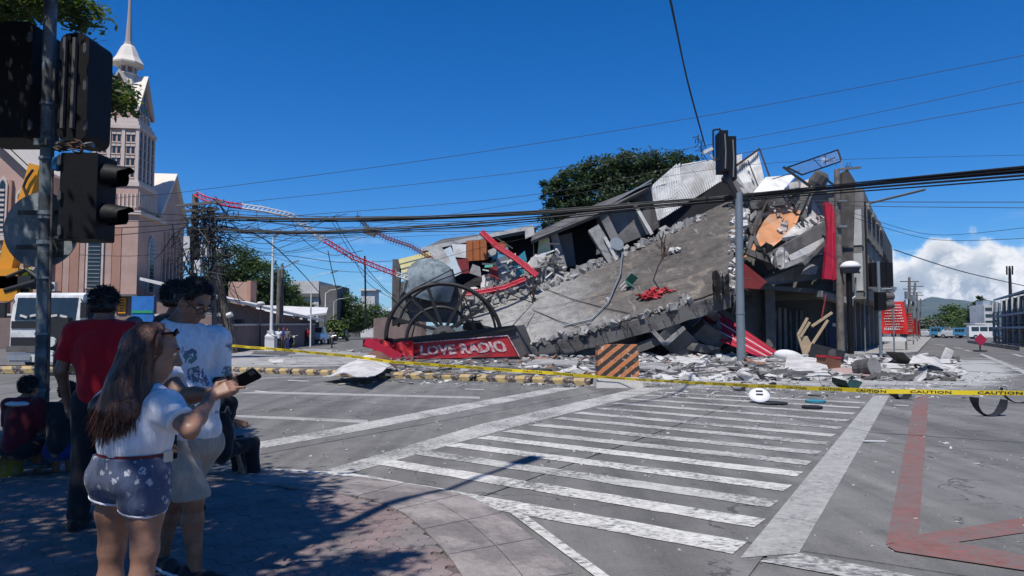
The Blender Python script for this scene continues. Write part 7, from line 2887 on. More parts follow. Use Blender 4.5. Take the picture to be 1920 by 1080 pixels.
# loose things on the near street
M_ring = mat('white enamel plate', (.62, .62, .60), .1, 5, .35, 0, spec=.5)
g = G(1424, 755)
fan = thing('lamp_cover', 'white round lamp cover with two slots lying tilted on the crossing', 'lamp cover', g)
M3 = eul(38, 0, -15)
q = MB()
q.lathe(g + Vector((0, 0, .16)), [(.02, .05), (.12, .05), (.2, .02), (.215, 0), (.2, -.015), (.02, -.015)], 24, M3)
q.build('dish', M_ring, fan, True, auto=40)
for dx in (-.04, .06):
	q = MB()
	q.box(g + Vector((0, 0, .16)) + M3 @ Vector((0, dx, .052)), (.14, .05, .012), M3)
	q.build('slot', M_blk, fan)
q = MB()
q.lathe(G(1448, 757), [(.02, .01), (.30, .02), (.31, .03), (.02, .035)], 16)  # black disc laid on the road as the cover's cast shadow
tag(q.build('cover_shadow_disc', M_blk), 'flat black disc standing in for the shadow of the white lamp cover', 'disc')
for (px, py, r_, m_, nm, lab, h_) in ((1529, 755, .20, M_teal, 'teal_lid', 'teal round lid lying on the crossing', .05), (1523, 766, .19, M_blk, 'black_plate', 'black round lid lying in front of the teal one', .05), (1534, 742, .22, M_brkd, 'brown_lid', 'flat dark lid just behind the caution tape', .03)):
	q = MB()
	q.lathe(G(px, py), [(.01, .01), (r_, .012), (r_ * 1.02, h_), (r_ * .9, h_ * 1.1), (.01, h_ * .9)], 20)
	tag(q.build(nm, m_, None, True, auto=40), lab, 'lid')
curl('bowl_shard', 'large black curved shard lying on the road at the right', 'shard', G(1856, 780) + Vector((0, 0, 0)), .32, 178, 352, .16, M_blk, 12, 0, .012, .5)
curl('bowl_shard', 'black curved shard cut by the right picture edge', 'shard', G(1912, 756), .34, 185, 300, .14, M_blk, -8, 0, .012, .4)
curl('bowl_shard', 'half of a black bowl under the caution tape near the red line', 'shard', G(1689, 748), .19, 180, 360, .28, M_blk, 5, 0, .015, .2)
curl('bowl_shard', 'dark pointed shard behind the caution tape, left of the crossing edge', 'shard', G(1562, 732), .32, 170, 250, .2, M_brkd, -20, 0, .015, .5)
curl('bowl_shard', 'dark green crumpled shard behind the caution tape', 'shard', G(1588, 729), .4, 200, 330, .5, mat('dark green plastic', (.015, .04, .035), .2, 3, .4, 0), 30, 10, .015, .6)
curl('bowl_shard', 'small dark shard by the tape, above the white lamp cover', 'shard', G(1384, 732), .2, 200, 340, .4, M_blk, -10, 0, .02, .5)
for (px, py, a, w_, lab) in ((890, 730, 20, .5, 'white paper strip lying near the striped kerb'), (560, 714, 5, .6, 'white strip left of the bent sheet'), (490, 734, -15, .35, 'small white scrap near the phone'), (1690, 760, 10, .3, 'white scrap between the crossing edge and the red line'), (1640, 827, 15, .35, 'white scrap right of the red line')):
	q = MB()
	g = G(px, py, .012)
	q.box(g, (w_, w_ * .18, .012), eul(0, 3, a))
	tag(q.build('paper_scrap', M_ring), lab, 'scrap')
# ---- orange and black barrier block
m, t, b = new_mat('orange and black barrier paint')
tcn = mk(t, 'ShaderNodeTexCoord')
sx = mk(t, 'ShaderNodeSeparateXYZ')
t.links.new(tcn.outputs['Object'], sx.inputs[0])
geo = mk(t, 'ShaderNodeNewGeometry')
pos = geo.outputs['Position']
w0 = noise(t, pos, 6, 4, .6).outputs[0]
qv = mth(t, 'ADD', mth(t, 'MULTIPLY', mth(t, 'ADD', sx.outputs[2], mth(t, 'MULTIPLY', sx.outputs[0], -.8)), 3.6), mth(t, 'MULTIPLY', w0, .22))
fr = mth(t, 'FRACT', mth(t, 'ADD', qv, .3))
st_ = maprange(t, fr, .48, .53)
oc = mixc(t, noise(t, pos, 5, 6, .7).outputs[0], (.50, .13, .025), (.42, .20, .10))
cc = mixc(t, st_, oc, (.03, .025, .022))
n1 = noise(t, pos, 7, 9, .72).outputs[0]
n2 = noise(t, pos, 13, 9, .75).outputs[0]
hz = maprange(t, sx.outputs[2], .30, .22)
cc = mixc(t, maprange(t, mth(t, 'ADD', n1, mth(t, 'MULTIPLY', hz, .35)), .58, .64), cc, (.48, .45, .41))
cc = mixc(t, maprange(t, n2, .60, .64), cc, (.05, .045, .04))
t.links.new(cc, b.inputs['Base Color'])
b.inputs['Roughness'].default_value = .85
bp = mk(t, 'ShaderNodeBump')
bp.inputs['Strength'].default_value = .6
bp.inputs['Distance'].default_value = .03
t.links.new(n1, bp.inputs['Height'])
t.links.new(bp.outputs[0], b.inputs['Normal'])
M_barr = m
BY = G(1160, 727).y
bxc = G(1160, 727).x
zb_ = P(1160, 646, BY).z
wb_ = (P(1199, 680, BY) - P(1121, 680, BY)).x
bar_ = thing('concrete_barrier', 'chipped orange and black striped concrete barrier block', 'barrier', (bxc, BY, 0))
q = MB()
h0 = .24
q.hexa([Vector((bxc - wb_ / 2, BY, h0)), Vector((bxc + wb_ / 2, BY, h0)), Vector((bxc + wb_ / 2, BY + .62, h0)), Vector((bxc - wb_ / 2, BY + .62, h0)),
		Vector((bxc - wb_ / 2 + .015, BY + .06, zb_)), Vector((bxc + wb_ / 2 - .015, BY + .06, zb_)), Vector((bxc + wb_ / 2 - .015, BY + .56, zb_)), Vector((bxc - wb_ / 2 + .015, BY + .56, zb_))])
body = q.build('block', M_barr, bar_)
bm = bmesh.new()
bm.from_mesh(body.data)
bmesh.ops.subdivide_edges(bm, edges=bm.edges[:], cuts=9, use_grid_fill=True)
for v in bm.verts:
	k = vnoise(v.co.x * 7, v.co.z * 7 + v.co.y * 5, 3)
	d = Vector((v.co.x, v.co.y - .31, 0))
	f_ = 1 - max(0, k) * .04
	v.co.x *= f_
	if v.co.z > zb_ - .02:
		v.co.z -= max(0, k) * .06
bm.to_mesh(body.data)
bm.free()
q = MB()
q.hexa([Vector((bxc - wb_ / 2 - .05, BY - .08, 0)), Vector((bxc + wb_ / 2 + .09, BY - .08, 0)), Vector((bxc + wb_ / 2 + .09, BY + .72, 0)), Vector((bxc - wb_ / 2 - .05, BY + .72, 0)),
		Vector((bxc - wb_ / 2 - .03, BY - .05, h0 - .003)), Vector((bxc + wb_ / 2 + .06, BY - .05, h0 - .003)), Vector((bxc + wb_ / 2 + .06, BY + .68, h0 - .003)), Vector((bxc - wb_ / 2 - .03, BY + .68, h0 - .003))])
q.build('footing', M_barr, bar_)
# ---- caution tape
M_tape = mat('yellow plastic tape', (.62, .46, .015), .12, 3, .4, .02, 10)
m_, t_, b_2 = new_mat('black tape print')
b_2.inputs['Base Color'].default_value = (.02, .018, .015, 1)
M_tprint = m_
tape = thing('caution_tape', 'yellow caution tape stretched across the whole street', 'tape', (P(1160, 705, BY - .15)))
TV, TF = text_pts('CAUTION', 1.0, .02, 1.05)
TVa = np.array(TV)
t_lo, t_hi = TVa.min(0), TVa.max(0)
def tape_run(pts, h, words_every, name_seed, word_len):
	pl = []
	P3 = [P(*p) for p in pts]
	pl = resample(P3, 120)
	L = sum((pl[i + 1] - pl[i]).length for i in range(120))
	def at(s):
		f = max(0, min(119.999, s / L * 120))
		i = int(f)
		return pl[i].lerp(pl[i + 1], f - i), (pl[i + 1] - pl[i]).normalized()
	def frame(s):
		p, d = at(s)
		tw = .25 * vnoise(s * .7, 1, name_seed) * 2
		up = Vector((0, math.sin(tw), math.cos(tw)))
		up = (up - d * up.dot(d)).normalized()
		return p + Vector((0, 0, .012 * vnoise(s * 2, 3, name_seed))), d, up
	q = MB()
	N = 220
	b0 = len(q.v)
	for i in range(N + 1):
		p, d, up = frame(L * i / N)
		q.v += [tuple(p - up * h / 2), tuple(p + up * h / 2)]
	for i in range(N):
		q.f.append((2 * i, 2 * i + 2, 2 * i + 3, 2 * i + 1))
		q.mi.append(0)
	q.build('tape_strip', M_tape, tape)
	q = MB()
	s = words_every * .3
	while s + word_len < L:
		vs = []
		for (x, y, z) in TV:
			fx = (x - t_lo[0]) / (t_hi[0] - t_lo[0])
			fy = (y - t_lo[1]) / (t_hi[1] - t_lo[1]) - .5
			p, d, up = frame(s + fx * word_len)
			nrm = up.cross(d)
			if nrm.y > 0:
				nrm = -nrm
			vs.append(p + up * fy * h * .62 + nrm * .004)
		q.raw(vs, TF)
		s += words_every
	q.build('lettering', M_tprint, tape)['kind'] = 'stuff'
TYb = BY - .12
tape_run([(1118, 706, TYb), (1160, 709, TYb), (1200, 712, TYb - .15), (1380, 722, 13.5), (1640, 733, 10.2), (1945, 738, 9.2)], .063, .80, 1, .50)
tape_run([(405, 646, 27), (520, 655, 25), (640, 666, 23.0), (740, 679, 21.4), (900, 690, 20), (1040, 700, 19), (1122, 707, TYb)], .088, .92, 2, .58)
cable('thin rope end tying the far tape round the left poles', [(405, 646, 27), (380, 644, 28), (340, 640, 30)], .03, 'tape_end', m=M_tape)
# ================================================================ people: smooth bodies from blended distance fields
class Field:
	def __init__(self, h=0.006, k=0.025):
		self.p, self.h, self.k = [], h, k
		self.cuts, self.subs = [], []
	def cone(self, a, b, ra, rb, k=None, flat=False):
		self.p.append(('c', np.array(a, float), np.array(b, float), ra, rb, k, flat))
		return self
	def chain(self, pts, rs, k=None):
		for i in range(len(pts) - 1):
			self.cone(pts[i], pts[i + 1], rs[i], rs[i + 1], k)
	def ell(self, c, r, M=None, k=None):
		self.p.append(('e', np.array(c, float), np.array(r, float), np.eye(3) if M is None else np.array(M), 0, k))
		return self
	def cut(self, pt, n):
		self.cuts.append((np.array(pt, float), np.array(Vector(n).normalized(), float)))
	def sub(self, c, r):
		self.subs.append((np.array(c, float), np.array(r, float) if not isinstance(r, float) else np.array([r] * 3)))
	@staticmethod
	def dist(pr, X, Y, Z):
		if pr[0] == 'c':
			a, b, ra, rb = pr[1:5]
			d = b - a
			L = (d * d).sum() + 1e-12
			t = np.clip(((X - a[0]) * d[0] + (Y - a[1]) * d[1] + (Z - a[2]) * d[2]) / L, 0, 1)
			o = np.sqrt((X - a[0] - t * d[0]) ** 2 + (Y - a[1] - t * d[1]) ** 2 + (Z - a[2] - t * d[2]) ** 2) - (ra + (rb - ra) * t)
			if pr[6]:
				o = np.maximum(o, ((X - b[0]) * d[0] + (Y - b[1]) * d[1] + (Z - b[2]) * d[2]) / math.sqrt(L))
			return o
		c, r, M = pr[1:4]
		x, y, z = X - c[0], Y - c[1], Z - c[2]
		# rows of M are the ellipsoid's axes
		u = (M[0, 0] * x + M[0, 1] * y + M[0, 2] * z) / r[0]
		v = (M[1, 0] * x + M[1, 1] * y + M[1, 2] * z) / r[1]
		w = (M[2, 0] * x + M[2, 1] * y + M[2, 2] * z) / r[2]
		k0 = np.sqrt(u * u + v * v + w * w)
		k1 = np.sqrt((u / r[0]) ** 2 + (v / r[1]) ** 2 + (w / r[2]) ** 2) + 1e-9
		return k0 * (k0 - 1) / k1
	def mesh(self, wrinkle=0.0, wscale=9.0, seed=0):
		h = self.h
		lo, hi = np.full(3, 1e9), np.full(3, -1e9)
		for pr in self.p:
			if pr[0] == 'c':
				r = max(pr[3], pr[4])
				for q in (pr[1], pr[2]):
					lo, hi = np.minimum(lo, q - r), np.maximum(hi, q + r)
			else:
				r = pr[2].max()
				lo, hi = np.minimum(lo, pr[1] - r), np.maximum(hi, pr[1] + r)
		lo -= 4 * h + .01
		hi += 4 * h + .01
		n = np.ceil((hi - lo) / h).astype(int) + 1
		Fd = np.full(n, 1.0, np.float32)
		ax = [lo[i] + h * np.arange(n[i]) for i in range(3)]
		for pr in self.p:
			k = pr[5] if pr[5] is not None else self.k
			if pr[0] == 'c':
				r = max(pr[3], pr[4]) + k + 3 * h
				a, b = np.minimum(pr[1], pr[2]) - r, np.maximum(pr[1], pr[2]) + r
			else:
				r = pr[2].max() + k + 3 * h
				a, b = pr[1] - r, pr[1] + r
			i0 = np.clip(((a - lo) / h).astype(int), 0, n)
			i1 = np.clip(((b - lo) / h).astype(int) + 2, 0, n)
			X = ax[0][i0[0]:i1[0], None, None]
			Y = ax[1][None, i0[1]:i1[1], None]
			Z = ax[2][None, None, i0[2]:i1[2]]
			d = self.dist(pr, X, Y, Z)
			s = Fd[i0[0]:i1[0], i0[1]:i1[1], i0[2]:i1[2]]
			hh = np.maximum(k - np.abs(s - d), 0) / max(k, 1e-6)
			s[...] = np.minimum(s, d) - hh * hh * k * .25
		X, Y, Z = ax[0][:, None, None], ax[1][None, :, None], ax[2][None, None, :]
		if wrinkle:
			r = np.random.default_rng(seed)
			W = 0
			for i in range(7):
				kv = r.normal(size=3) * wscale * (1 + .45 * i)
				kv[2] *= .55
				W = W + np.sin(X * kv[0] + Y * kv[1] + Z * kv[2] + r.uniform(0, 6)) / (1 + .45 * i)
			Fd = Fd + (wrinkle * W / 3).astype(np.float32)
		for (c, r) in self.subs:
			d = self.dist(('e', c, r, np.eye(3)), X, Y, Z)
			Fd = np.maximum(Fd, -d)
		for (p, nn_) in self.cuts:
			Fd = np.maximum(Fd, (X - p[0]) * nn_[0] + (Y - p[1]) * nn_[1] + (Z - p[2]) * nn_[2])
		return nets(Fd, lo, h)
def nets(Fd, lo, h):
	S = Fd < 0
	n0, n1, n2 = Fd.shape
	c = [S[:-1, :-1, :-1], S[1:, :-1, :-1], S[:-1, 1:, :-1], S[1:, 1:, :-1], S[:-1, :-1, 1:], S[1:, :-1, 1:], S[:-1, 1:, 1:], S[1:, 1:, 1:]]
	cnt = sum(x.astype(np.int8) for x in c)
	act = (cnt > 0) & (cnt < 8)
	I, J, K = np.nonzero(act)
	idx = np.full(act.shape, -1, np.int32)
	idx[I, J, K] = np.arange(len(I))
	acc = np.zeros((len(I), 3))
	num = np.zeros(len(I))
	off = [(0, 0, 0), (1, 0, 0), (0, 1, 0), (1, 1, 0), (0, 0, 1), (1, 0, 1), (0, 1, 1), (1, 1, 1)]
	vals = [Fd[I + o[0], J + o[1], K + o[2]] for o in off]
	for a, b in ((0, 1), (2, 3), (4, 5), (6, 7), (0, 2), (1, 3), (4, 6), (5, 7), (0, 4), (1, 5), (2, 6), (3, 7)):
		va, vb = vals[a], vals[b]
		m = (va < 0) != (vb < 0)
		t = np.where(m, va / np.where(m, va - vb, 1), 0)
		for d in range(3):
			acc[:, d] += np.where(m, off[a][d] + t * (off[b][d] - off[a][d]), 0)
		num += m
	V = (np.stack([I, J, K], 1) + acc / num[:, None]) * h + lo
	faces = []
	for axis in range(3):
		A = [slice(None)] * 3
		B = [slice(None)] * 3
		A[axis], B[axis] = slice(0, -1), slice(1, None)
		a, b = S[tuple(A)], S[tuple(B)]
		e = a != b
		i, j, k = np.nonzero(e)
		p = np.stack([i, j, k], 1)
		u, v = (axis + 1) % 3, (axis + 2) % 3
		ok = (p[:, u] > 0) & (p[:, v] > 0) & (p[:, u] < Fd.shape[u] - 1) & (p[:, v] < Fd.shape[v] - 1)
		p = p[ok]
		fl = a[tuple(p.T)]
		def cid(du, dv):
			q = p.copy()
			q[:, u] += du
			q[:, v] += dv
			return idx[tuple(q.T)]
		q4 = np.stack([cid(-1, -1), cid(0, -1), cid(0, 0), cid(-1, 0)], 1)
		q4[~fl] = q4[~fl][:, ::-1]
		faces.append(q4)
	return V, np.concatenate(faces)
def field_obj(name, fld, m, parent, wrinkle=0.0, wscale=9.0, seed=0, label=None):
	V, Q = fld.mesh(wrinkle, wscale, seed)
	V = V - np.array(WL[parent.name])
	me = bpy.data.meshes.new(name)
	me.vertices.add(len(V))
	me.vertices.foreach_set('co', V.ravel())
	me.loops.add(Q.size)
	me.loops.foreach_set('vertex_index', Q.ravel().astype(np.int32))
	me.polygons.add(len(Q))
	me.polygons.foreach_set('loop_start', np.arange(0, Q.size, 4))
	me.polygons.foreach_set('loop_total', np.full(len(Q), 4))
	me.polygons.foreach_set('use_smooth', np.ones(len(Q), bool))
	me.materials.append(m)
	me.update(calc_edges=True)
	o = bpy.data.objects.new(name, me)
	COL.objects.link(o)
	o.parent = parent
	WL[o.name] = WL[parent.name]
	if label:
		o['label'] = label
	return o
def head(f, c, fwd, up, s=1.0, face=True):
	fwd = Vector(fwd).normalized()
	up = Vector(up)
	up = (up - fwd * up.dot(fwd)).normalized()
	rt = fwd.cross(up)
	M = np.array([list(rt), list(fwd), list(up)])
	c = Vector(c)
	def q(x, y, z):
		return c + (rt * x + fwd * y + up * z) * s
	f.ell(q(0, -.012, .022), np.array((.076, .094, .088)) * s, M, .02)
	f.ell(q(0, .028, -.04), np.array((.060, .066, .085)) * s, M, .03)
	f.ell(q(0, .052, -.098), np.array((.036, .034, .03)) * s, M, .03)
	if face:
		f.cone(q(0, .092, .002), q(0, .116, -.038), .009 * s, .015 * s, .012)
		f.cone(q(-.02, .094, -.042), q(.02, .094, -.042), .011 * s, .011 * s, .012)
		f.cone(q(-.036, .080, .022), q(.036, .080, .022), .013 * s, .013 * s, .02)
		f.cone(q(-.018, .088, -.070), q(.018, .088, -.070), .008 * s, .008 * s, .008)
		f.cone(q(-.016, .087, -.082), q(.016, .087, -.082), .009 * s, .009 * s, .008)
		for sg in (-1, 1):
			f.sub(q(sg * .033, .100, .002), np.array([.015, .015, .012]) * s)
	for sg in (-1, 1):
		f.ell(q(sg * .077, -.006, -.018), np.array((.010, .022, .033)) * s, M, .008)
		f.sub(q(sg * .088, .004, -.014), np.array([.008, .010, .014]) * s)
	return q, M
def hand(f, w, d, n, s=1.0, curl=0.5, thumb=1):
	"""palm + four unequal bent fingers + thumb; d along the fingers, n out of the back of the hand"""
	w, d = Vector(w), Vector(d).normalized()
	n = Vector(n)
	n = (n - d * n.dot(d)).normalized()
	sd = d.cross(n)
	for x in (-.024, -.008, .009, .025):
		f.cone(w + sd * x * .7 * s, w + d * .075 * s + sd * x * s, .014 * s, .012 * s, .010)
	for x, L in ((-.027, .068), (-.009, .078), (.010, .073), (.028, .056)):
		a = w + d * .078 * s + sd * x * s
		p = [a]
		th = 0.15
		for k, fr in enumerate((.45, .32, .23)):
			th += curl * (.75 if k else .5)
			p.append(p[-1] + (d * math.cos(th) - n * math.sin(th)) * L * fr * s)
		f.chain([a - d * .02 * s] + p, [.0095 * s, .0095 * s, .0088 * s, .008 * s, .0065 * s], .004)
	a = w + d * .02 * s + sd * (-.026 * thumb) * s
	f.chain([a, a + (d * .6 - sd * .75 * thumb - n * .35).normalized() * .04 * s, a + (d * .6 - sd * .75 * thumb - n * .35).normalized() * .04 * s + (d * .95 - sd * .15 * thumb - n * .5).normalized() * .045 * s], [.014 * s, .0115 * s, .008 * s], .008)
def tufts(t, q, s, seed, m, n=700, ln=.030, top_only=False):
	"""short loose hair standing off the scalp"""
	r = random.Random(seed)
	b_ = MB()
	while n > 0:
		v = Vector((r.gauss(0, 1), r.gauss(0, 1), r.gauss(0, 1))).normalized()
		y = v.y * .098 - .02
		z = v.z * .090 + .034
		if z < -.04 or (y > .045 and z < .085) or (abs(v.x) > .75 and z < .01 and y > -.02):
			continue
		n -= 1
		a = Vector((v.x * .083, y, z))
		d = (v + Vector((r.gauss(0, .5), r.gauss(.1, .5), r.gauss(-.35, .4)))).normalized() * ln * r.uniform(.5, 1.2)
		p0, p1, p2 = a * .97, a + d * .5, a + d + Vector((0, 0, -.25 * ln))
		b_.tube([q(*p0), q(*p1), q(*p2)], [.0035, .003, .0006], 3, False)
	b_.build('hair_tufts', m, t, True)['kind'] = 'stuff'
def skin_mat(name, col):
	m, t, b = new_mat(name)
	geo = mk(t, 'ShaderNodeNewGeometry')
	n = noise(t, geo.outputs['Position'], 14, 5, .6).outputs[0]
	n2 = noise(t, geo.outputs['Position'], 220, 3, .6).outputs[0]
	c = mixc(t, maprange(t, n, .35, .65), tuple(x * .8 for x in col), tuple(x * 1.15 for x in col))
	t.links.new(c, b.inputs['Base Color'])
	b.inputs['Roughness'].default_value = .5
	b.inputs['Subsurface Weight'].default_value = .12
	b.inputs['Subsurface Radius'].default_value = (.02, .008, .004)
	bp = mk(t, 'ShaderNodeBump')
	bp.inputs['Strength'].default_value = .12
	bp.inputs['Distance'].default_value = .003
	t.links.new(n2, bp.inputs['Height'])
	t.links.new(bp.outputs[0], b.inputs['Normal'])
	return m
def cloth_mat(name, col, var=.15, weave=500, wr=22, rough=.85):
	m, t, b = new_mat(name)
	geo = mk(t, 'ShaderNodeNewGeometry')
	pos = geo.outputs['Position']
	mp = mk(t, 'ShaderNodeMapping')
	mp.inputs['Scale'].default_value = (1, 1, .45)
	mp.inputs['Rotation'].default_value = (.3, .2, 0)
	t.links.new(pos, mp.inputs['Vector'])
	n = noise(t, mp.outputs[0], wr, 5, .55, 1.2).outputs[0]
	n2 = noise(t, pos, weave, 2, .5).outputs[0]
	c = mixc(t, maprange(t, n, .3, .7), tuple(x * (1 - var) for x in col), tuple(x * (1 + var * .6) for x in col))
	t.links.new(c, b.inputs['Base Color'])
	b.inputs['Roughness'].default_value = rough
	b.inputs['Specular IOR Level'].default_value = .2
	b.inputs['Sheen Weight'].default_value = .15
	bp = mk(t, 'ShaderNodeBump')
	bp.inputs['Strength'].default_value = .55
	bp.inputs['Distance'].default_value = .012
	t.links.new(mth(t, 'ADD', n, mth(t, 'MULTIPLY', n2, .06)), bp.inputs['Height'])
	t.links.new(bp.outputs[0], b.inputs['Normal'])
	return m, t, b, pos, c
def hair_mat(name, ca, cb):
	m, t, b = new_mat(name)
	geo = mk(t, 'ShaderNodeNewGeometry')
	mp = mk(t, 'ShaderNodeMapping')
	mp.inputs['Scale'].default_value = (60, 60, 4)
	t.links.new(geo.outputs['Position'], mp.inputs['Vector'])
	n = noise(t, mp.outputs[0], 1.6, 5, .65, .5).outputs[0]
	c = mixc(t, maprange(t, n, .35, .68), ca, cb)
	t.links.new(c, b.inputs['Base Color'])
	b.inputs['Roughness'].default_value = .42
	b.inputs['Specular IOR Level'].default_value = .45
	bp = mk(t, 'ShaderNodeBump')
	bp.inputs['Strength'].default_value = .9
	bp.inputs['Distance'].default_value = .01
	t.links.new(n, bp.inputs['Height'])
	t.links.new(bp.outputs[0], b.inputs['Normal'])
	return m
M_skin = skin_mat('brown skin', (.23, .115, .07))
M_skin2 = skin_mat('tan skin', (.27, .14, .088))
M_hairb = hair_mat('black hair', (.008, .007, .007), (.022, .018, .016))
M_hairr = hair_mat('long brown hair', (.026, .012, .009), (.13, .052, .028))
M_eye = mat('eye white', (.6, .58, .55), .02, 5, .25, 0)
M_iris = mat('dark iris', (.02, .012, .01), .02, 5, .2, 0)
M_tee, *_r = cloth_mat('white cotton', (.66, .67, .70))
M_redtee, *_r = cloth_mat('red cotton', (.40, .008, .018))
M_blkc, *_r = cloth_mat('black cotton', (.018, .018, .021))
M_navy, *_r = cloth_mat('dark blue cotton', (.012, .03, .15))
M_maroonc, *_r = cloth_mat('maroon cotton', (.10, .010, .018))
M_khaki, *_r = cloth_mat('khaki shorts cloth', (.33, .29, .235))
M_greyc, *_r = cloth_mat('grey cotton', (.12, .12, .125))
# printed tee of the man
M_print, t, b, pos, c = cloth_mat('white cotton with dark blue prints', (.66, .67, .70))
tco = mk(t, 'ShaderNodeTexCoord')
vo = mk(t, 'ShaderNodeTexVoronoi')
vo.inputs['Scale'].default_value = 8.5
wn_ = noise(t, pos, 26, 4, .6)
wm = mk(t, 'ShaderNodeVectorMath', operation='SCALE')
wm.inputs['Scale'].default_value = .05
t.links.new(wn_.outputs['Color'], wm.inputs[0])
wa = mk(t, 'ShaderNodeVectorMath', operation='ADD')
t.links.new(pos, wa.inputs[0])
t.links.new(wm.outputs[0], wa.inputs[1])
t.links.new(wa.outputs[0], vo.inputs['Vector'])
spx = mk(t, 'ShaderNodeSeparateXYZ')
t.links.new(pos, spx.inputs[0])
PRC = P(385, 715, 3.95)
zone = mth(t, 'MULTIPLY', maprange(t, mth(t, 'ABSOLUTE', mth(t, 'SUBTRACT', spx.outputs[0], PRC.x)), .17, .14), maprange(t, mth(t, 'ABSOLUTE', mth(t, 'SUBTRACT', spx.outputs[2], PRC.z)), .22, .19))
ring = mth(t, 'MULTIPLY', maprange(t, vo.outputs['Distance'], .46, .42), maprange(t, noise(t, pos, 48, 3, .6).outputs[0], .38, .46))
pc = mixc(t, maprange(t, noise(t, pos, 9, 2, .5).outputs[0], .45, .6), (.02, .035, .10), (.02, .10, .10))
out = mixc(t, mth(t, 'MULTIPLY', mth(t, 'MULTIPLY', ring, zone), .85), c, pc)
t.links.new(out, b.inputs['Base Color'])
# floral denim of the woman's shorts
M_denim, t, b, pos, c = cloth_mat('blue denim with white flowers', (.055, .075, .13))
vo = mk(t, 'ShaderNodeTexVoronoi')
vo.inputs['Scale'].default_value = 21
wn_ = noise(t, pos, 60, 3, .6)
wm = mk(t, 'ShaderNodeVectorMath', operation='SCALE')
wm.inputs['Scale'].default_value = .03
t.links.new(wn_.outputs['Color'], wm.inputs[0])
wa = mk(t, 'ShaderNodeVectorMath', operation='ADD')
t.links.new(pos, wa.inputs[0])
t.links.new(wm.outputs[0], wa.inputs[1])
t.links.new(wa.outputs[0], vo.inputs['Vector'])
fl = mth(t, 'MULTIPLY', maprange(t, vo.outputs['Distance'], .34, .26), maprange(t, noise(t, pos, 9, 2, .5).outputs[0], .46, .56))
fl = mth(t, 'MULTIPLY', fl, maprange(t, noise(t, pos, 130, 2, .5).outputs[0], .36, .46))
t.links.new(mixc(t, fl, c, (.42, .42, .45)), b.inputs['Base Color'])
SK = []
def V3(p):
	return np.array(p, float)
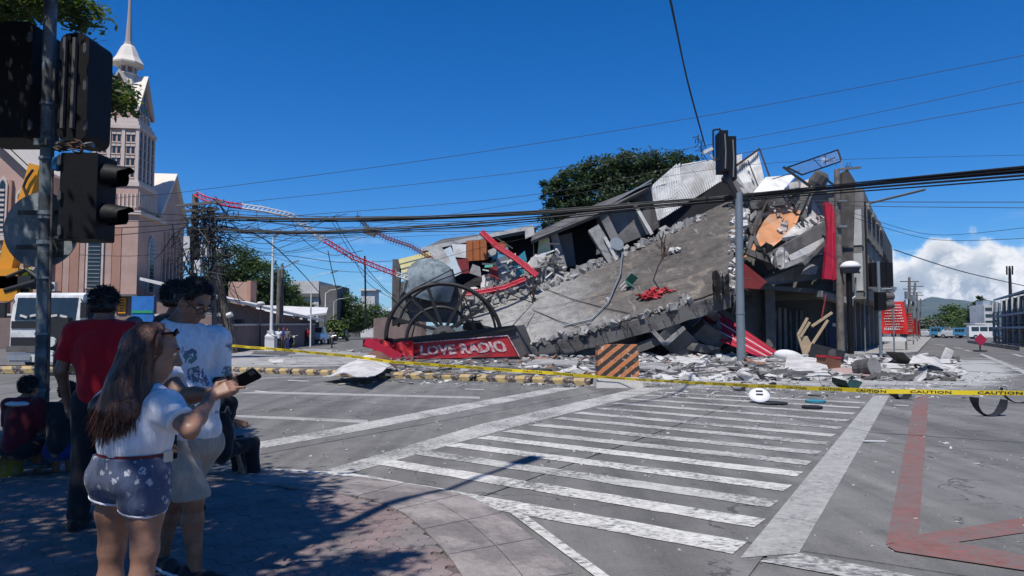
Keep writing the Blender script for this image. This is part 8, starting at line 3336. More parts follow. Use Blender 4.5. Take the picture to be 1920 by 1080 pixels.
# ------------------------------------------------------------------ woman with long hair
def woman():
	Y = 3.02
	t = thing('person', 'woman with long brown hair, white tee and flowered denim shorts, pointing at the phone', 'person', (P(248, 800, Y).x, Y, .1))
	fw = Vector((.45, .893, 0))
	rt = Vector((.893, -.45, 0))
	neck, chest, waist, pelv = P(268, 742, Y), P(258, 790, Y), P(250, 838, Y), P(246, 890, Y)
	hc = P(289, 655, Y) + fw * .01
	hd = Vector((.86, .42, -.28))
	shL, shR = P(250, 757, Y) - rt * .155 + Vector((0, 0, -.005)), P(266, 757, Y) + rt * .15
	elR, wrR = P(356, 806, 2.86), P(398, 742, 3.06)
	elL = shL + Vector((-.01, .06, -.25))
	wrL = elL + fw * .20 + Vector((0, 0, .02))
	hipL, hipR = pelv - rt * .085, pelv + rt * .085
	knL, knR = P(210, 1030, Y + .06), P(272, 1030, Y - .06)
	anL, anR = knL + Vector((.02, .05, 0)), knR + Vector((0, .02, 0))
	anL.z = anR.z = .17
	f = Field(.0058, .03)
	q, M = head(f, hc, hd, (0, 0, 1), .93)
	f.cone(hc - Vector((0, 0, .06)), neck, .05, .052, .03)
	f.ell(chest, (.155, .10, .15), np.array([list(rt), list(fw), [0, 0, 1]]), .05)
	f.ell(waist, (.135, .095, .10), np.array([list(rt), list(fw), [0, 0, 1]]), .05)
	f.ell(pelv, (.165, .115, .12), np.array([list(rt), list(fw), [0, 0, 1]]), .05)
	f.cone(neck, shL, .045, .045)
	f.cone(neck, shR, .045, .045)
	for (a, b_, c_) in ((shL, elL, wrL), (shR, elR, wrR)):
		f.chain([a, b_], [.042, .036], .03)
		f.chain([b_, b_.lerp(c_, .35), c_], [.034, .034, .022], .02)
	hand(f, wrR, Vector((.75, .25, .45)), Vector((-.1, -.9, .4)), .88, .75, 1)
	# the pointing finger
	w = wrR + Vector((.75, .25, .45)).normalized() * .066
	f.chain([w, w + Vector((.07, .03, .0))], [.0085, .0065], .005)
	hand(f, wrL, fw, Vector((0, 0, 1)), .88, .6, -1)
	for (h_, k_, a_) in ((hipL, knL, anL), (hipR, knR, anR)):
		f.chain([h_ - Vector((0, 0, .02)), h_.lerp(k_, .5), k_], [.088, .073, .052], .03)
		cf = k_.lerp(a_, .32) - fw * .02
		f.chain([k_, cf, a_], [.048, .050, .032], .03)
		f.chain([a_ - Vector((0, 0, .04)) - fw * .02, a_ + fw * .12 - Vector((0, 0, .055))], [.036, .026], .02)
	body = field_obj('body', f, M_skin2, t)
	for sg in (-1, 1):
		b_ = MB()
		b_.ball(q(sg * .033, .079, .002), .0108, 10)
		e = b_.build('eye', M_eye, t, True)
		b_ = MB()
		b_.ball(q(sg * .033, .087, .002), .0056, 8)
		b_.build('iris', M_iris, e, True)
		b_ = MB()
		b_.tube([q(sg * .018, .094, .024), q(sg * .034, .093, .030), q(sg * .050, .083, .024)], .004, 5)
		b_.build('eyebrow', M_hairb, t, True)
	# tee with short puffed sleeves
	f = Field(.0062, .045)
	Mx = np.array([list(rt), list(fw), [0, 0, 1]])
	f.ell(chest + Vector((0, 0, .0)), (.172, .122, .17), Mx, .05)
	f.ell(waist + Vector((0, 0, .02)), (.172, .125, .13), Mx, .05)
	f.cone(neck + Vector((0, 0, -.01)), shL, .060, .066)
	f.cone(neck + Vector((0, 0, -.01)), shR, .060, .066)
	f.cone(shL, shL.lerp(elL, .62), .060, .060, .03, True)
	f.cone(shR, shR.lerp(elR, .64), .061, .061, .03, True)
	f.cut(P(250, 852, Y), (0, 0, -1))
	f.sub(neck + Vector((.0, 0, .045)), np.array([.075, .075, .045]))
	field_obj('tee', f, M_tee, t, .009, 16, 3)
	f = Field(.006, .03)
	d = (elR - shR).normalized()
	c_ = shR.lerp(elR, .60)
	f.cone(c_, c_ + d * .014, .060, .059)
	f.cut(c_ + d * .012, d)
	field_obj('sleeve_hem', f, M_tee, t, .003, 20, 4)
	# belt
	b_ = MB()
	pts = [P(250, 853, Y) + rt * (.168 * math.cos(a)) + fw * (.123 * math.sin(a)) for a in [2 * math.pi * k / 36 for k in range(37)]]
	for i in range(36):
		for (o1, o2) in ((0, 0),):
			b_.face([pts[i] - Vector((0, 0, .017)), pts[i + 1] - Vector((0, 0, .017)), pts[i + 1] + Vector((0, 0, .017)), pts[i] + Vector((0, 0, .017))])
	bl = b_.build('belt', mat('dark red leather', (.09, .012, .012), .2, 10, .5, .1), t, True)
	b_ = MB()
	b_.box(P(250, 853, Y) + rt * .155 + fw * .035 + Vector((.012, 0, 0)), (.01, .045, .045), math.atan2(rt.y, rt.x))
	b_.build('buckle', M_chrome, bl)
	# shorts, and the frayed white edge of their legs
	for nm_, inf, m__ in (('shorts', 0, M_denim), ('frayed_hem', .003, M_tee)):
		f = Field(.006 if not inf else .0045, .035)
		f.ell(pelv + Vector((0, 0, .015)), (.184 + inf, .134 + inf, .13), Mx, .04)
		f.ell(pelv + Vector((0, 0, .085)), (.166 + inf, .122 + inf, .08), Mx, .04)
		for (h_, k_) in ((hipL, knL), (hipR, knR)):
			f.chain([h_, h_.lerp(k_, .30)], [.108 + inf, .102 + inf], .012)
			f.ell(h_ - fw * .045 - Vector((0, 0, .01)), (.09 + inf, .085 + inf, .085), None, .03)
		f.cut(P(250, 851, Y), (0, 0, 1))
		f.cut(pelv - Vector((0, 0, .122 + inf)), (-rt.x * .18, -rt.y * .18, -1))
		if inf:
			f.cut(pelv - Vector((0, 0, .114)), (rt.x * .18, rt.y * .18, 1))
		field_obj(nm_, f, m__, t, .004, 22, 7)
	# hair: cap, long fall, loose locks
	f = Field(.006, .03)
	Mh = M
	f.ell(q(0, -.022, .030), (.085, .098, .090), Mh, .03)
	f.cone(q(-.04, -.05, .02), q(-.045, -.055, -.12), .045, .045)
	f.cone(q(.03, -.05, .02), q(.035, -.06, -.14), .045, .045)
	back = -fw
	base = chest + back * .10
	f.chain([q(0, -.085, -.02), neck + back * .085 + Vector((0, 0, .03)), base + Vector((0, 0, .05)), base + Vector((0, 0, -.0)) + back * .01], [.068, .068, .068, .042], .05)
	f.chain([q(-.05, -.06, -.05), neck + back * .06 - rt * .07, base - rt * .085 + Vector((0, 0, .06)), base - rt * .08 + Vector((0, 0, .0))], [.05, .046, .046, .025], .04)
	f.chain([q(.05, -.05, -.05), neck + back * .06 + rt * .05, base + rt * .075 + Vector((0, 0, .06)), base + rt * .06 + Vector((0, 0, .02))], [.045, .046, .046, .025], .04)
	# keep the face open
	f.cut(q(0, .030, 0), hd + Vector((0, 0, .25)))
	hair = field_obj('hair', f, M_hairr, t, .010, 34, 5)
	b_ = MB()
	r = random.Random(4)
	for k in range(900):
		a = r.uniform(-1, 1)
		th = r.uniform(.15, 1.0)
		top_ = q(.088 * math.sin(a * 1.55), -.02 - .085 * math.cos(a * 1.3) * th, .085 * (1 - th) + .03)
		mid = neck + back * (.085 + .05 * math.cos(a * 1.5)) + rt * (a * .10) + Vector((0, 0, r.uniform(-.02, .04)))
		L = r.uniform(-.02, .115) - .05 * abs(a)
		low = base + back * (.055 * math.cos(a * 1.4)) + rt * (a * .12) + Vector((r.gauss(0, .018), r.gauss(0, .018), -L + .02))
		b_.tube([top_, top_.lerp(mid, .55) + back * .025, mid, mid.lerp(low, .5) + back * r.uniform(.0, .02), low], [.003, .004, .0042, .0032, .0008], 3, False)
	b_.build('hair_locks', M_hairr, t, True)['kind'] = 'stuff'
	# sunglasses pushed up on the hair
	b_ = MB()
	b_.tube([q(-.08, .0, .075), q(-.05, .05, .095), q(0, .065, .10), q(.05, .05, .095), q(.08, .0, .075)], .006, 6)
	for sg in (-1, 1):
		b_.ball(q(sg * .034, .055, .098), .026, 8, (1, .35, .7), Matrix(M.tolist()).transposed())
	b_.build('sunglasses', M_sig, t)['kind'] = 'stuff'
	return t
woman()
# ------------------------------------------------------------------ man with the phone
def shoe(t, a, d, name='shoe', m=None):
	d = Vector(d).normalized()
	f = Field(.006, .02)
	g = Vector((a.x, a.y, .135))
	f.chain([g - d * .055 + Vector((0, 0, .012)), g + d * .10 - Vector((0, 0, .002)), g + d * .215 - Vector((0, 0, .008))], [.046, .043, .034], .02)
	f.cone(g - d * .03, g - d * .03 + Vector((0, 0, .05)), .048, .046)
	f.cut(Vector((0, 0, .118)), (0, 0, -1))
	f.cut(Vector((0, 0, .205)), (0, 0, 1))
	s_ = field_obj(name, f, m or M_blkc, t)
	f = Field(.006, .01)
	f.chain([g - d * .06 - Vector((0, 0, .02)), g + d * .10 - Vector((0, 0, .02)), g + d * .22 - Vector((0, 0, .02))], [.047, .046, .038], .02)
	f.cut(Vector((0, 0, .1235)), (0, 0, 1))
	f.cut(Vector((0, 0, .101)), (0, 0, -1))
	field_obj('sole', f, M_tee, s_)
	return s_
def man():
	Y = 4.12
	t = thing('person', 'man with glasses in a printed white tee and khaki shorts holding a phone', 'person', (P(345, 800, Y).x, Y, .1))
	fw = Vector((.80, -.60, 0)).normalized()
	rt = Vector((-.60, -.80, 0)).normalized()
	lf = -rt
	Mx = np.array([list(rt), list(fw), [0, 0, 1]])
	neck, chest, belly, pelv = P(333, 612, Y), P(340, 672, Y), P(348, 755, Y), P(352, 835, Y)
	hc = P(366, 562, Y)
	hd = Vector((.78, -.36, -.66))
	shR, shL = P(322, 640, Y) + rt * .165, P(350, 640, Y) + lf * .185
	elR, wrR = P(338, 742, 3.86), P(412, 738, 3.80)
	elL, wrL = P(408, 720, 4.30), P(436, 732, 4.02)
	hipR, hipL = pelv + rt * .09, pelv + lf * .10
	anR = P(366, 1045, 4.05)
	anL = P(306, 1052, 4.30)
	anR.z = anL.z = .19
	knR, knL = P(362, 938, 4.02), P(322, 940, 4.26)
	f = Field(.0062, .035)
	q, M = head(f, hc, hd, Vector((.45, -.18, .86)), 1.0)
	f.cone(hc - Vector((.03, -.01, .05)), neck, .062, .065, .04)
	f.ell(chest, (.17, .12, .18), Mx, .06)
	f.ell(belly, (.165, .14, .16), Mx, .06)
	f.ell(pelv, (.165, .125, .13), Mx, .05)
	f.cone(neck, shL, .055, .055)
	f.cone(neck, shR, .055, .055)
	for (a, b_, c_) in ((shL, elL, wrL), (shR, elR, wrR)):
		f.chain([a, b_], [.056, .047], .03)
		f.chain([b_, b_.lerp(c_, .35), c_], [.045, .044, .029], .02)
	PH = P(460, 710, 3.86)
	hand(f, wrR, (PH - wrR + Vector((-.02, 0, -.01))), Vector((.1, -.7, -.7)), 1.0, .55, -1)
	hand(f, wrL, (PH - wrL + Vector((-.03, 0, -.02))), Vector((.1, .8, -.5)), 1.0, .6, 1)
	for (h_, k_, a_) in ((hipL, knL, anL), (hipR, knR, anR)):
		f.chain([h_, h_.lerp(k_, .5), k_], [.095, .085, .058], .03)
		f.chain([k_, k_.lerp(a_, .3) - fw * .015, a_], [.055, .058, .038], .03)
		f.chain([a_ - Vector((0, 0, .05)), a_ + fw * .08 - Vector((0, 0, .06))], [.036, .03], .02)
	field_obj('body', f, M_skin, t)
	for sg in (-1, 1):
		b_ = MB()
		b_.ball(q(sg * .033, .081, .002), .0108, 10)
		e = b_.build('eye', M_eye, t, True)
		b_ = MB()
		b_.ball(q(sg * .033, .089, .0), .0056, 8)
		b_.build('iris', M_iris, e, True)
		b_ = MB()
		b_.tube([q(sg * .016, .100, .028), q(sg * .034, .098, .034), q(sg * .054, .085, .027)], .005, 5)
		b_.build('eyebrow', M_hairb, t, True)
	gl_ = MB()
	for sg in (-1, 1):
		ring = [q(sg * .034 + .027 * math.cos(a), .112, -.004 + .019 * math.sin(a)) for a in [2 * math.pi * k / 20 for k in range(21)]]
		gl_.tube(ring, .0022, 5, False)
		gl_.tube([q(sg * .061, .110, .002), q(sg * .078, .07, .004), q(sg * .082, -.01, .0)], .0025, 5)
	gl_.tube([q(-.008, .113, 0), q(.008, .113, 0)], .0022, 5)
	gl_.build('glasses', M_sig, t)['kind'] = 'stuff'
	# short black hair
	f = Field(.006, .02)
	f.ell(q(0, -.022, .034), (.083, .096, .088), M, .02)
	f.cone(q(-.05, -.05, -.02), q(.05, -.05, -.02), .045, .045)
	f.cut(q(0, .052, .055), Vector(hd).normalized() * .9 - Vector((0, 0, .35)))
	field_obj('hair', f, M_hairb, t, .005, 60, 2)
	tufts(t, q, 1.0, 5, M_hairb, 900, .026)
	# tee
	f = Field(.0068, .05)
	f.ell(chest, (.195, .145, .20), Mx, .06)
	f.ell(belly, (.192, .168, .18), Mx, .06)
	f.ell(pelv + Vector((0, 0, .09)), (.185, .155, .12), Mx, .05)
	f.cone(neck - Vector((0, 0, .02)), shL, .072, .078)
	f.cone(neck - Vector((0, 0, .02)), shR, .072, .078)
	f.cone(shL, shL.lerp(elL, .8), .082, .082, .03, True)
	f.cone(shR, shR.lerp(elR, .78), .084, .086, .03, True)
	f.cut(P(350, 822, Y), (0, 0, -1))
	f.sub(neck + Vector((.03, -.01, .055)), np.array([.085, .085, .05]))
	field_obj('tee', f, M_print, t, .012, 12, 9)
	ring = [neck + Vector((.0, 0, .002)) + Vector((.085 * math.cos(a), .082 * math.sin(a), .018 * -math.cos(a))) for a in [2 * math.pi * k / 28 for k in range(29)]]
	b_ = MB()
	b_.tube(ring, .009, 6, False)
	b_.build('collar', M_tee, t, True)
	# shorts
	f = Field(.0068, .04)
	f.ell(pelv + Vector((0, 0, .02)), (.186, .155, .15), Mx, .05)
	for (h_, k_) in ((hipL, knL), (hipR, knR)):
		f.chain([h_, h_.lerp(k_, .55), h_.lerp(k_, .92)], [.116, .104, .100], .012)
	f.cut(P(350, 812, Y), (0, 0, 1))
	f.cut(P(345, 930, Y), (.08, 0, -1))
	field_obj('shorts', f, M_khaki, t, .010, 16, 12)
	shoe(t, anR, (.97, -.25, 0))
	shoe(t, anL, (.75, -.65, 0))
	b_ = MB()
	c_ = P(322, 830, 3.93)
	b_.box(c_, (.05, .025, .08), .5)
	b_.tube([c_ + Vector((.02, -.02, .03)), c_ + Vector((.035, -.03, -.04)), c_ + Vector((.03, -.02, -.08))], .012, 5)
	b_.build('key_pouch', M_sig, t)['kind'] = 'stuff'
	# phone, held
	ph = thing('phone', 'black smartphone in a dark case held in both hands by the man with glasses', 'phone', PH)
	up_ = Vector((.88, -.10, .42)).normalized()
	nrm_ = Vector((-.30, .75, .55))
	nrm_ = (nrm_ - up_ * nrm_.dot(up_)).normalized()
	sd = up_.cross(nrm_)
	Mp = Matrix((sd, up_, nrm_)).transposed()
	b_ = MB()
	w2, h2, cr = .039, .080, .010
	pr = []
	for (cx_, cy_, a0) in ((w2 - cr, h2 - cr, 0), (-w2 + cr, h2 - cr, 90), (-w2 + cr, -h2 + cr, 180), (w2 - cr, -h2 + cr, 270)):
		for k in range(5):
			a = R(a0 + 22.5 * k)
			pr.append(PH + Mp @ Vector((cx_ + cr * math.cos(a), cy_ + cr * math.sin(a), -.005)))
	b_.slab(pr, nrm_, .010)
	b_.build('case', M_sig, ph)
	b_ = MB()
	b_.box(PH + nrm_ * .0056, (.070, .150, .001), Mp)
	b_.build('screen', glass_mat('phone glass', (.012, .012, .02), .1), ph)
	b_ = MB()
	b_.box(PH - nrm_ * .0062 + Mp @ Vector((.018, .055, 0)), (.026, .036, .003), Mp)
	b_.build('camera_bump', M_signbox, ph)
	return t
man()
# ------------------------------------------------------------------ generic figures
def figure(label, base, Hh, yaw, shirt, pants, hair, pose='stand', hh=.008, sleeve=.5, shorts=False, skin=None, cat='person', group=None, headdown=0.0, capm=None, arms=None):
	base = Vector(base)
	t = thing('person', label, cat, base, group)
	s = Hh / 1.72
	fw = Vector((math.sin(yaw), math.cos(yaw), 0))
	rt = Vector((math.cos(yaw), -math.sin(yaw), 0))
	Mx = np.array([list(rt), list(fw), [0, 0, 1]])
	def L(x, y, z):
		return base + (rt * x + fw * y + Vector((0, 0, z))) * s
	sit = pose == 'sit'
	dz = -.42 if sit else 0
	pel = L(0, 0, .92 + dz)
	ch_ = L(0, .06 if sit else 0, 1.25 + dz)
	nk = L(0, .10 if sit else 0, 1.46 + dz)
	hc = L(0, .14 if sit else .02, 1.60 + dz)
	sl, sr_ = L(-.19, .07 if sit else 0, 1.40 + dz), L(.19, .07 if sit else 0, 1.40 + dz)
	if arms:
		el_l, wl, el_r, wr = [Vector(a) for a in arms]
	elif sit:
		el_l, wl, el_r, wr = L(-.25, .14, 1.12 + dz), L(-.10, .33, 1.02 + dz), L(.25, .14, 1.12 + dz), L(.10, .33, 1.02 + dz)
	else:
		el_l, wl, el_r, wr = L(-.26, -.02, 1.12), L(-.25, .07, .88), L(.26, -.02, 1.12), L(.25, .07, .88)
	hl, hr = L(-.09, 0, .90 + dz), L(.09, 0, .90 + dz)
	if sit:
		kl, kr, al, ar = L(-.12, .42, .52), L(.12, .42, .52), L(-.12, .46, .08), L(.12, .46, .08)
	else:
		kl, kr, al, ar = L(-.10, .03, .49), L(.10, .0, .49), L(-.12, -.02, .08), L(.12, .03, .08)
	hdv = fw + Vector((0, 0, -headdown))
	f = Field(hh, .035)
	q, M = head(f, hc, hdv, (0, 0, 1), s, hh < .015)
	f.cone(hc - Vector((0, 0, .06)), nk, .055 * s, .06 * s)
	f.ell(ch_, np.array((.165, .11, .19)) * s, Mx, .05)
	f.ell(pel, np.array((.155, .11, .13)) * s, Mx, .05)
	f.cone(ch_, pel, .12 * s, .12 * s, .05)
	f.cone(nk, sl, .05 * s, .05 * s)
	f.cone(nk, sr_, .05 * s, .05 * s)
	for a, b_, c_ in ((sl, el_l, wl), (sr_, el_r, wr)):
		f.chain([a, b_, c_], [.05 * s, .042 * s, .027 * s])
		if hh < .012:
			hand(f, c_, (c_ - b_), rt if a is sr_ else -rt, s, .4, 1 if a is sl else -1)
		else:
			f.cone(c_, c_ + (c_ - b_).normalized() * .12 * s, .035 * s, .025 * s)
	for h_, k_, a_ in ((hl, kl, al), (hr, kr, ar)):
		f.chain([h_, k_, k_.lerp(a_, .3), a_], [.085 * s, .056 * s, .055 * s, .036 * s])
		f.cone(a_ - Vector((0, 0, .03)), a_ + fw * .13 * s - Vector((0, 0, .04)), .038, .03)
	field_obj('body', f, skin or M_skin, t)
	f = Field(hh, .045)
	f.ell(ch_, np.array((.195, .135, .21)) * s, Mx, .05)
	f.cone(ch_, pel + Vector((0, 0, .05)), .15 * s, .155 * s, .05)
	for a, b_ in ((sl, el_l), (sr_, el_r)):
		f.cone(nk - Vector((0, 0, .02)), a, .065 * s, .07 * s)
		f.cone(a, a.lerp(b_, sleeve), .073 * s, .070 * s, None, True)
	f.cut(pel - Vector((0, 0, .05 * s)), (0, 0, -1))
	f.sub(nk + Vector((0, 0, .06 * s)), np.array([.08, .08, .05]) * s)
	field_obj('shirt', f, shirt, t, .010 if hh < .012 else 0, 13, 5)
	f = Field(hh, .035)
	f.ell(pel, np.array((.175, .13, .14)) * s, Mx, .04)
	for h_, k_, a_ in ((hl, kl, al), (hr, kr, ar)):
		e = k_ if shorts else a_
		f.chain([h_, h_.lerp(k_, .97)] + ([] if shorts else [k_.lerp(a_, .93)]), [.105 * s, .085 * s] + ([] if shorts else [.07 * s]))
	f.cut(pel + Vector((0, 0, .08 * s)), (0, 0, 1))
	field_obj('shorts' if shorts else 'trousers', f, pants, t, .006 if hh < .012 else 0, 15, 6)
	if capm is None:
		f = Field(hh, .02)
		f.ell(q(0, -.02, .035), np.array((.084, .098, .088)) * s, M, .02)
		f.cone(q(-.045, -.055, -.03), q(.045, -.055, -.03), .045 * s, .045 * s)
		f.cut(q(0, .055, .05), Vector(hdv).normalized() * .9 - Vector((0, 0, .35)))
		field_obj('hair', f, hair, t, .005, 60, 3)
		if hh < .012:
			tufts(t, q, s, int(base.x * 10), hair, 700, .034)
	else:
		f = Field(hh, .02)
		f.ell(q(0, -.005, .045), np.array((.090, .105, .08)) * s, M, .02)
		f.cut(q(0, 0, .02), -Vector((0, 0, 1)))
		cp_ = field_obj('cap', f, capm, t)
		f = Field(hh, .02)
		f.ell(q(0, .12, .03), np.array((.07, .07, .012)) * s, M, .02)
		field_obj('brim', f, capm, cp_)
	b_ = MB()
	for a_ in (al, ar):
		b_.ball(Vector((a_.x, a_.y, base.z + .045)) + fw * .05, .06, 8, (.85, .85, .75))
		c_ = Vector((a_.x, a_.y, base.z + .035)) + fw * .05
	for a_ in (al, ar):
		f = Field(hh, .02)
		g = Vector((a_.x, a_.y, base.z + .045))
		f.chain([g - fw * .05, g + fw * .15], [.048, .04])
		f.cut(base, (0, 0, -1))
		field_obj('shoe', f, M_blkc, t)
	return t
figure('person in a bright red tee seen from behind, next to the signal pole', (P(180, 985, 5.15).x, 5.15, .1), 1.76, R(-8), M_redtee, M_blkc, M_hairb, hh=.0075, sleeve=.75, headdown=.15)
figure('black haired person standing mostly hidden behind the man with glasses', (P(318, 970, 5.5).x, 5.5, .1), 1.83, R(40), M_blkc, M_blkc, M_hairb, hh=.008, sleeve=.8)
figure('person in a grey cap standing between the red tee and the long haired woman', (P(240, 900, 8.3).x, 8.3, 0), 1.70, R(20), M_greyc, M_blkc, M_hairb, hh=.009, sleeve=.9, capm=mat('faded grey cap', (.10, .10, .105), .2, 6, .8, .1))
sit1 = figure('seated child in a maroon top with a pale collar, at the left edge', (P(32, 860, 6.95).x, 6.95, -.06), 1.50, R(5), M_maroonc, M_blkc, M_hairb, 'sit', hh=.0085, sleeve=.9, shorts=True)
f = Field(.008, .02)
c = P(36, 757, 6.97)
f.ell(c, (.13, .09, .03))
f.sub(c + Vector((0, .03, .03)), np.array([.07, .07, .05]))
field_obj('collar', f, M_tee, sit1)
figure('seated child in black and blue right of the signal pole', (P(112, 860, 7.0).x, 7.0, -.06), 1.42, R(-5), M_blkc, M_navy, M_hairb, 'sit', hh=.0085, sleeve=.8, shorts=True)
ab = Vector(P(396, 900, 7.05))
ab.z = -.12
p1, p2 = P(428, 800, 7.15), P(452, 876, 7.2)
figure('seated person in dark clothes with one arm on the kerb behind the man in shorts', ab, 1.62, R(30), M_blkc, M_blkc, M_hairb, 'sit', hh=.008, sleeve=.5,
	   arms=(ab + Vector((-.1, .3, .75)), ab + Vector((.05, .45, .68)), p1, p2))
bp_ = thing('backpack', 'slumped dark backpack beside the seated person in dark clothes', 'bag', (P(418, 850, 6.9).x, 6.9, .1))
f = Field(.01, .05)
c = P(416, 822, 6.9)
f.ell(c, (.11, .09, .26))
f.ell(c + Vector((.03, -.05, -.12)), (.08, .06, .10))
f.cut(Vector((0, 0, .1)), (0, 0, -1))
field_obj('bag_body', f, M_blkc, bp_, .01, 14, 1)
f = Field(.008, .02)
f.chain([c + Vector((-.06, -.08, .2)), c + Vector((-.09, -.11, .0)), c + Vector((-.07, -.09, -.2))], [.016, .016, .016])
field_obj('strap', f, M_greyc, bp_)
f = Field(.008, .02)
f.chain([c + Vector((.02, 0, .24)), c + Vector((.05, 0, .30)), c + Vector((.08, 0, .24))], [.012, .012, .012])
field_obj('handle', f, M_greyc, bp_)
# people, far left street
figure('distant person in a red top walking beside the white pickup', (P(575, 640, 64).x, 64, 0), 1.65, R(170), M_redtee, M_blkc, M_hairb, hh=.03, sleeve=.6)
figure('distant bystander in white beside the white lamp post, left one', (P(522, 640, 52).x, 52, 0), 1.6, R(150), M_tee, M_blkc, M_hairb, hh=.03)
figure('distant bystander in blue beside the white lamp post, middle one', (P(532, 640, 54).x, 54, 0), 1.65, R(190), M_navy, M_blkc, M_hairb, hh=.03, capm=M_signred)
figure('distant bystander in grey beside the white lamp post, right one', (P(539, 640, 53).x, 53, 0), 1.6, R(200), M_greyc, M_navy, M_hairb, hh=.03)
figure('crew worker in a yellow vest up behind the truck cab', (P(50, 560, 27.5).x, 27.4, 2.55), 1.65, R(200), mat('yellow vest', (.55, .55, .03), .1, 4, .7, 0), M_blkc, M_hairb, hh=.02, capm=M_orange)
def motorbike(lab, px, py, rz, rider=None):
	g = G(px, py)
	t = thing('motorbike', lab, 'motorbike', (0, 0, 0))
	for x in (-.6, .6):
		q = MB()
		ring = [(x + .27 * math.cos(a), 0, .30 + .27 * math.sin(a)) for a in [2 * math.pi * k / 16 for k in range(17)]]
		q.tube(ring, .05, 6, False)
		w_ = q.build('wheel', M_blk, t)
		q = MB()
		q.tube([(x, -.05, .3), (x, .05, .3)], .12, 8)
		q.build('rim', M_chrome, w_)
	q = MB()
	q.slab([(-.55, -.12, .45), (.2, -.12, .4), (.45, -.12, .85), (.3, -.12, .9), (.1, -.12, .65), (-.6, -.12, .75)], (0, 1, 0), .24)
	q.build('body', M_darkst, t)
	q = MB()
	q.box((-.25, 0, .8), (.7, .24, .1))
	q.build('seat', M_blk, t)
	q = MB()
	q.tube([(.62, 0, .3), (.42, 0, 1.0)], .04, 6)
	q.tube([(.42, -.33, 1.03), (.40, 0, .98), (.42, .33, 1.03)], .025, 6)
	q.build('fork_and_handlebar', M_chrome, t)
	q = MB()
	q.ball((.52, 0, .88), .11, 8)
	q.build('headlight', M_ww, t)
	t.location = g
	t.rotation_euler = (0, 0, rz)
	return t
motorbike('parked motorbike by the bystanders at the white lamp post', 548, 652, R(-60))
motorbike('dark motorbike with a rider coming down the left street', 622, 652, R(-75))
figure('rider in dark clothes on the motorbike right of the white pickup', (G(622, 652).x, G(622, 652).y, .32), 1.6, R(170), M_greyc, M_blkc, M_hairb, 'sit', hh=.03)
car('parked_car', 'dark car parked under the far trees of the left street', 'car', gpos(640, 92), R(-80), 4.2, 1.7, 1.5, M_darkst)
# ================================================================ foreground signal pole and the tree overhead
FYp = 7.45
fx = P(80, 870, FYp).x
sgp = thing('traffic_light', 'close traffic light pole with black signal heads seen from behind, at the left', 'traffic light', (fx, FYp, .1))
M_galvd = mat('worn blue grey steel pole', (0.15, 0.18, 0.20), 0.4, 5, 0.55, 0.1, 40, col2=(0.05, 0.055, 0.06), patch=2)
PT, PB = P(96, -60, FYp), Vector((P(75, 872, FYp).x, FYp, .1))
def fpole(z, dx=0.0, dy=0.0):
	p = PB.lerp(PT, (z - .1) / (PT.z - .1))
	return Vector((p.x + dx, FYp + dy, z))
fx = PB.x
q = MB()
q.tube([PB, fpole(1.6), PT], [.074, .068, .064], 20)
q.build('pole', M_galvd, sgp, True, auto=40)
q = MB()
q.tube([fpole(.2, .085, -.02), fpole(1.4, .08, -.02), fpole(2.6, .08, -.02), fpole(4.4, .075, -.02)], .014, 8)
q.build('conduit', M_signbox, sgp)
for z in (.9, 1.5, 2.1, 2.75, 3.4, 4.0):
	q = MB()
	q.tube([fpole(z - .012), fpole(z + .012)], .078, 16)
	q.box(fpole(z, 0, -.078), (.035, .02, .03))
	q.build('pole_strap', M_galv, sgp)
q = MB()
q.box((fx, FYp, .13), (.4, .4, .04))
q.build('base_plate', M_galvd, sgp)
for sx in (-1, 1):
	q = MB()
	q.slab([(fx + sx * .08, FYp - .01, .15), (fx + sx * .2, FYp - .01, .15), (fx + sx * .085, FYp - .01, .45)], (0, 1, 0), .02)
	q.build('gusset', M_galvd, sgp)
def rbox(name, x0, x1, y0, y1, Y, depth, rad, m, parent, n=5):
	a, b = P(x0, y1, Y), P(x1, y0, Y)
	pr = []
	for cx_, cz_, a0 in ((b.x - rad, b.z - rad, 0), (a.x + rad, b.z - rad, 90), (a.x + rad, a.z + rad, 180), (b.x - rad, a.z + rad, 270)):
		for k in range(n):
			th = R(a0 + 90 * k / (n - 1))
			pr.append((cx_ + rad * math.cos(th), Y, cz_ + rad * math.sin(th)))
	q = MB()
	q.slab(pr, (0, 1, 0), depth)
	return q.build(name, m, parent)
h1 = rbox('signal_head', -60, 62, 40, 258, FYp - .1, .5, .06, M_sig, sgp)
h2 = rbox('signal_head', 106, 168, 62, 264, FYp - .05, .45, .10, M_sig, sgp)
q = MB()
for k in range(2):
	x = P(128 + 18 * k, 160, FYp).x
	q.box((x, FYp - .07, P(0, 160, FYp).z), (.03, .05, 1.0))
q.build('housing_rib', M_signbox, h2)['kind'] = 'stuff'
h3 = rbox('signal_head', 108, 184, 286, 448, FYp - .12, .36, .02, M_sig, sgp)
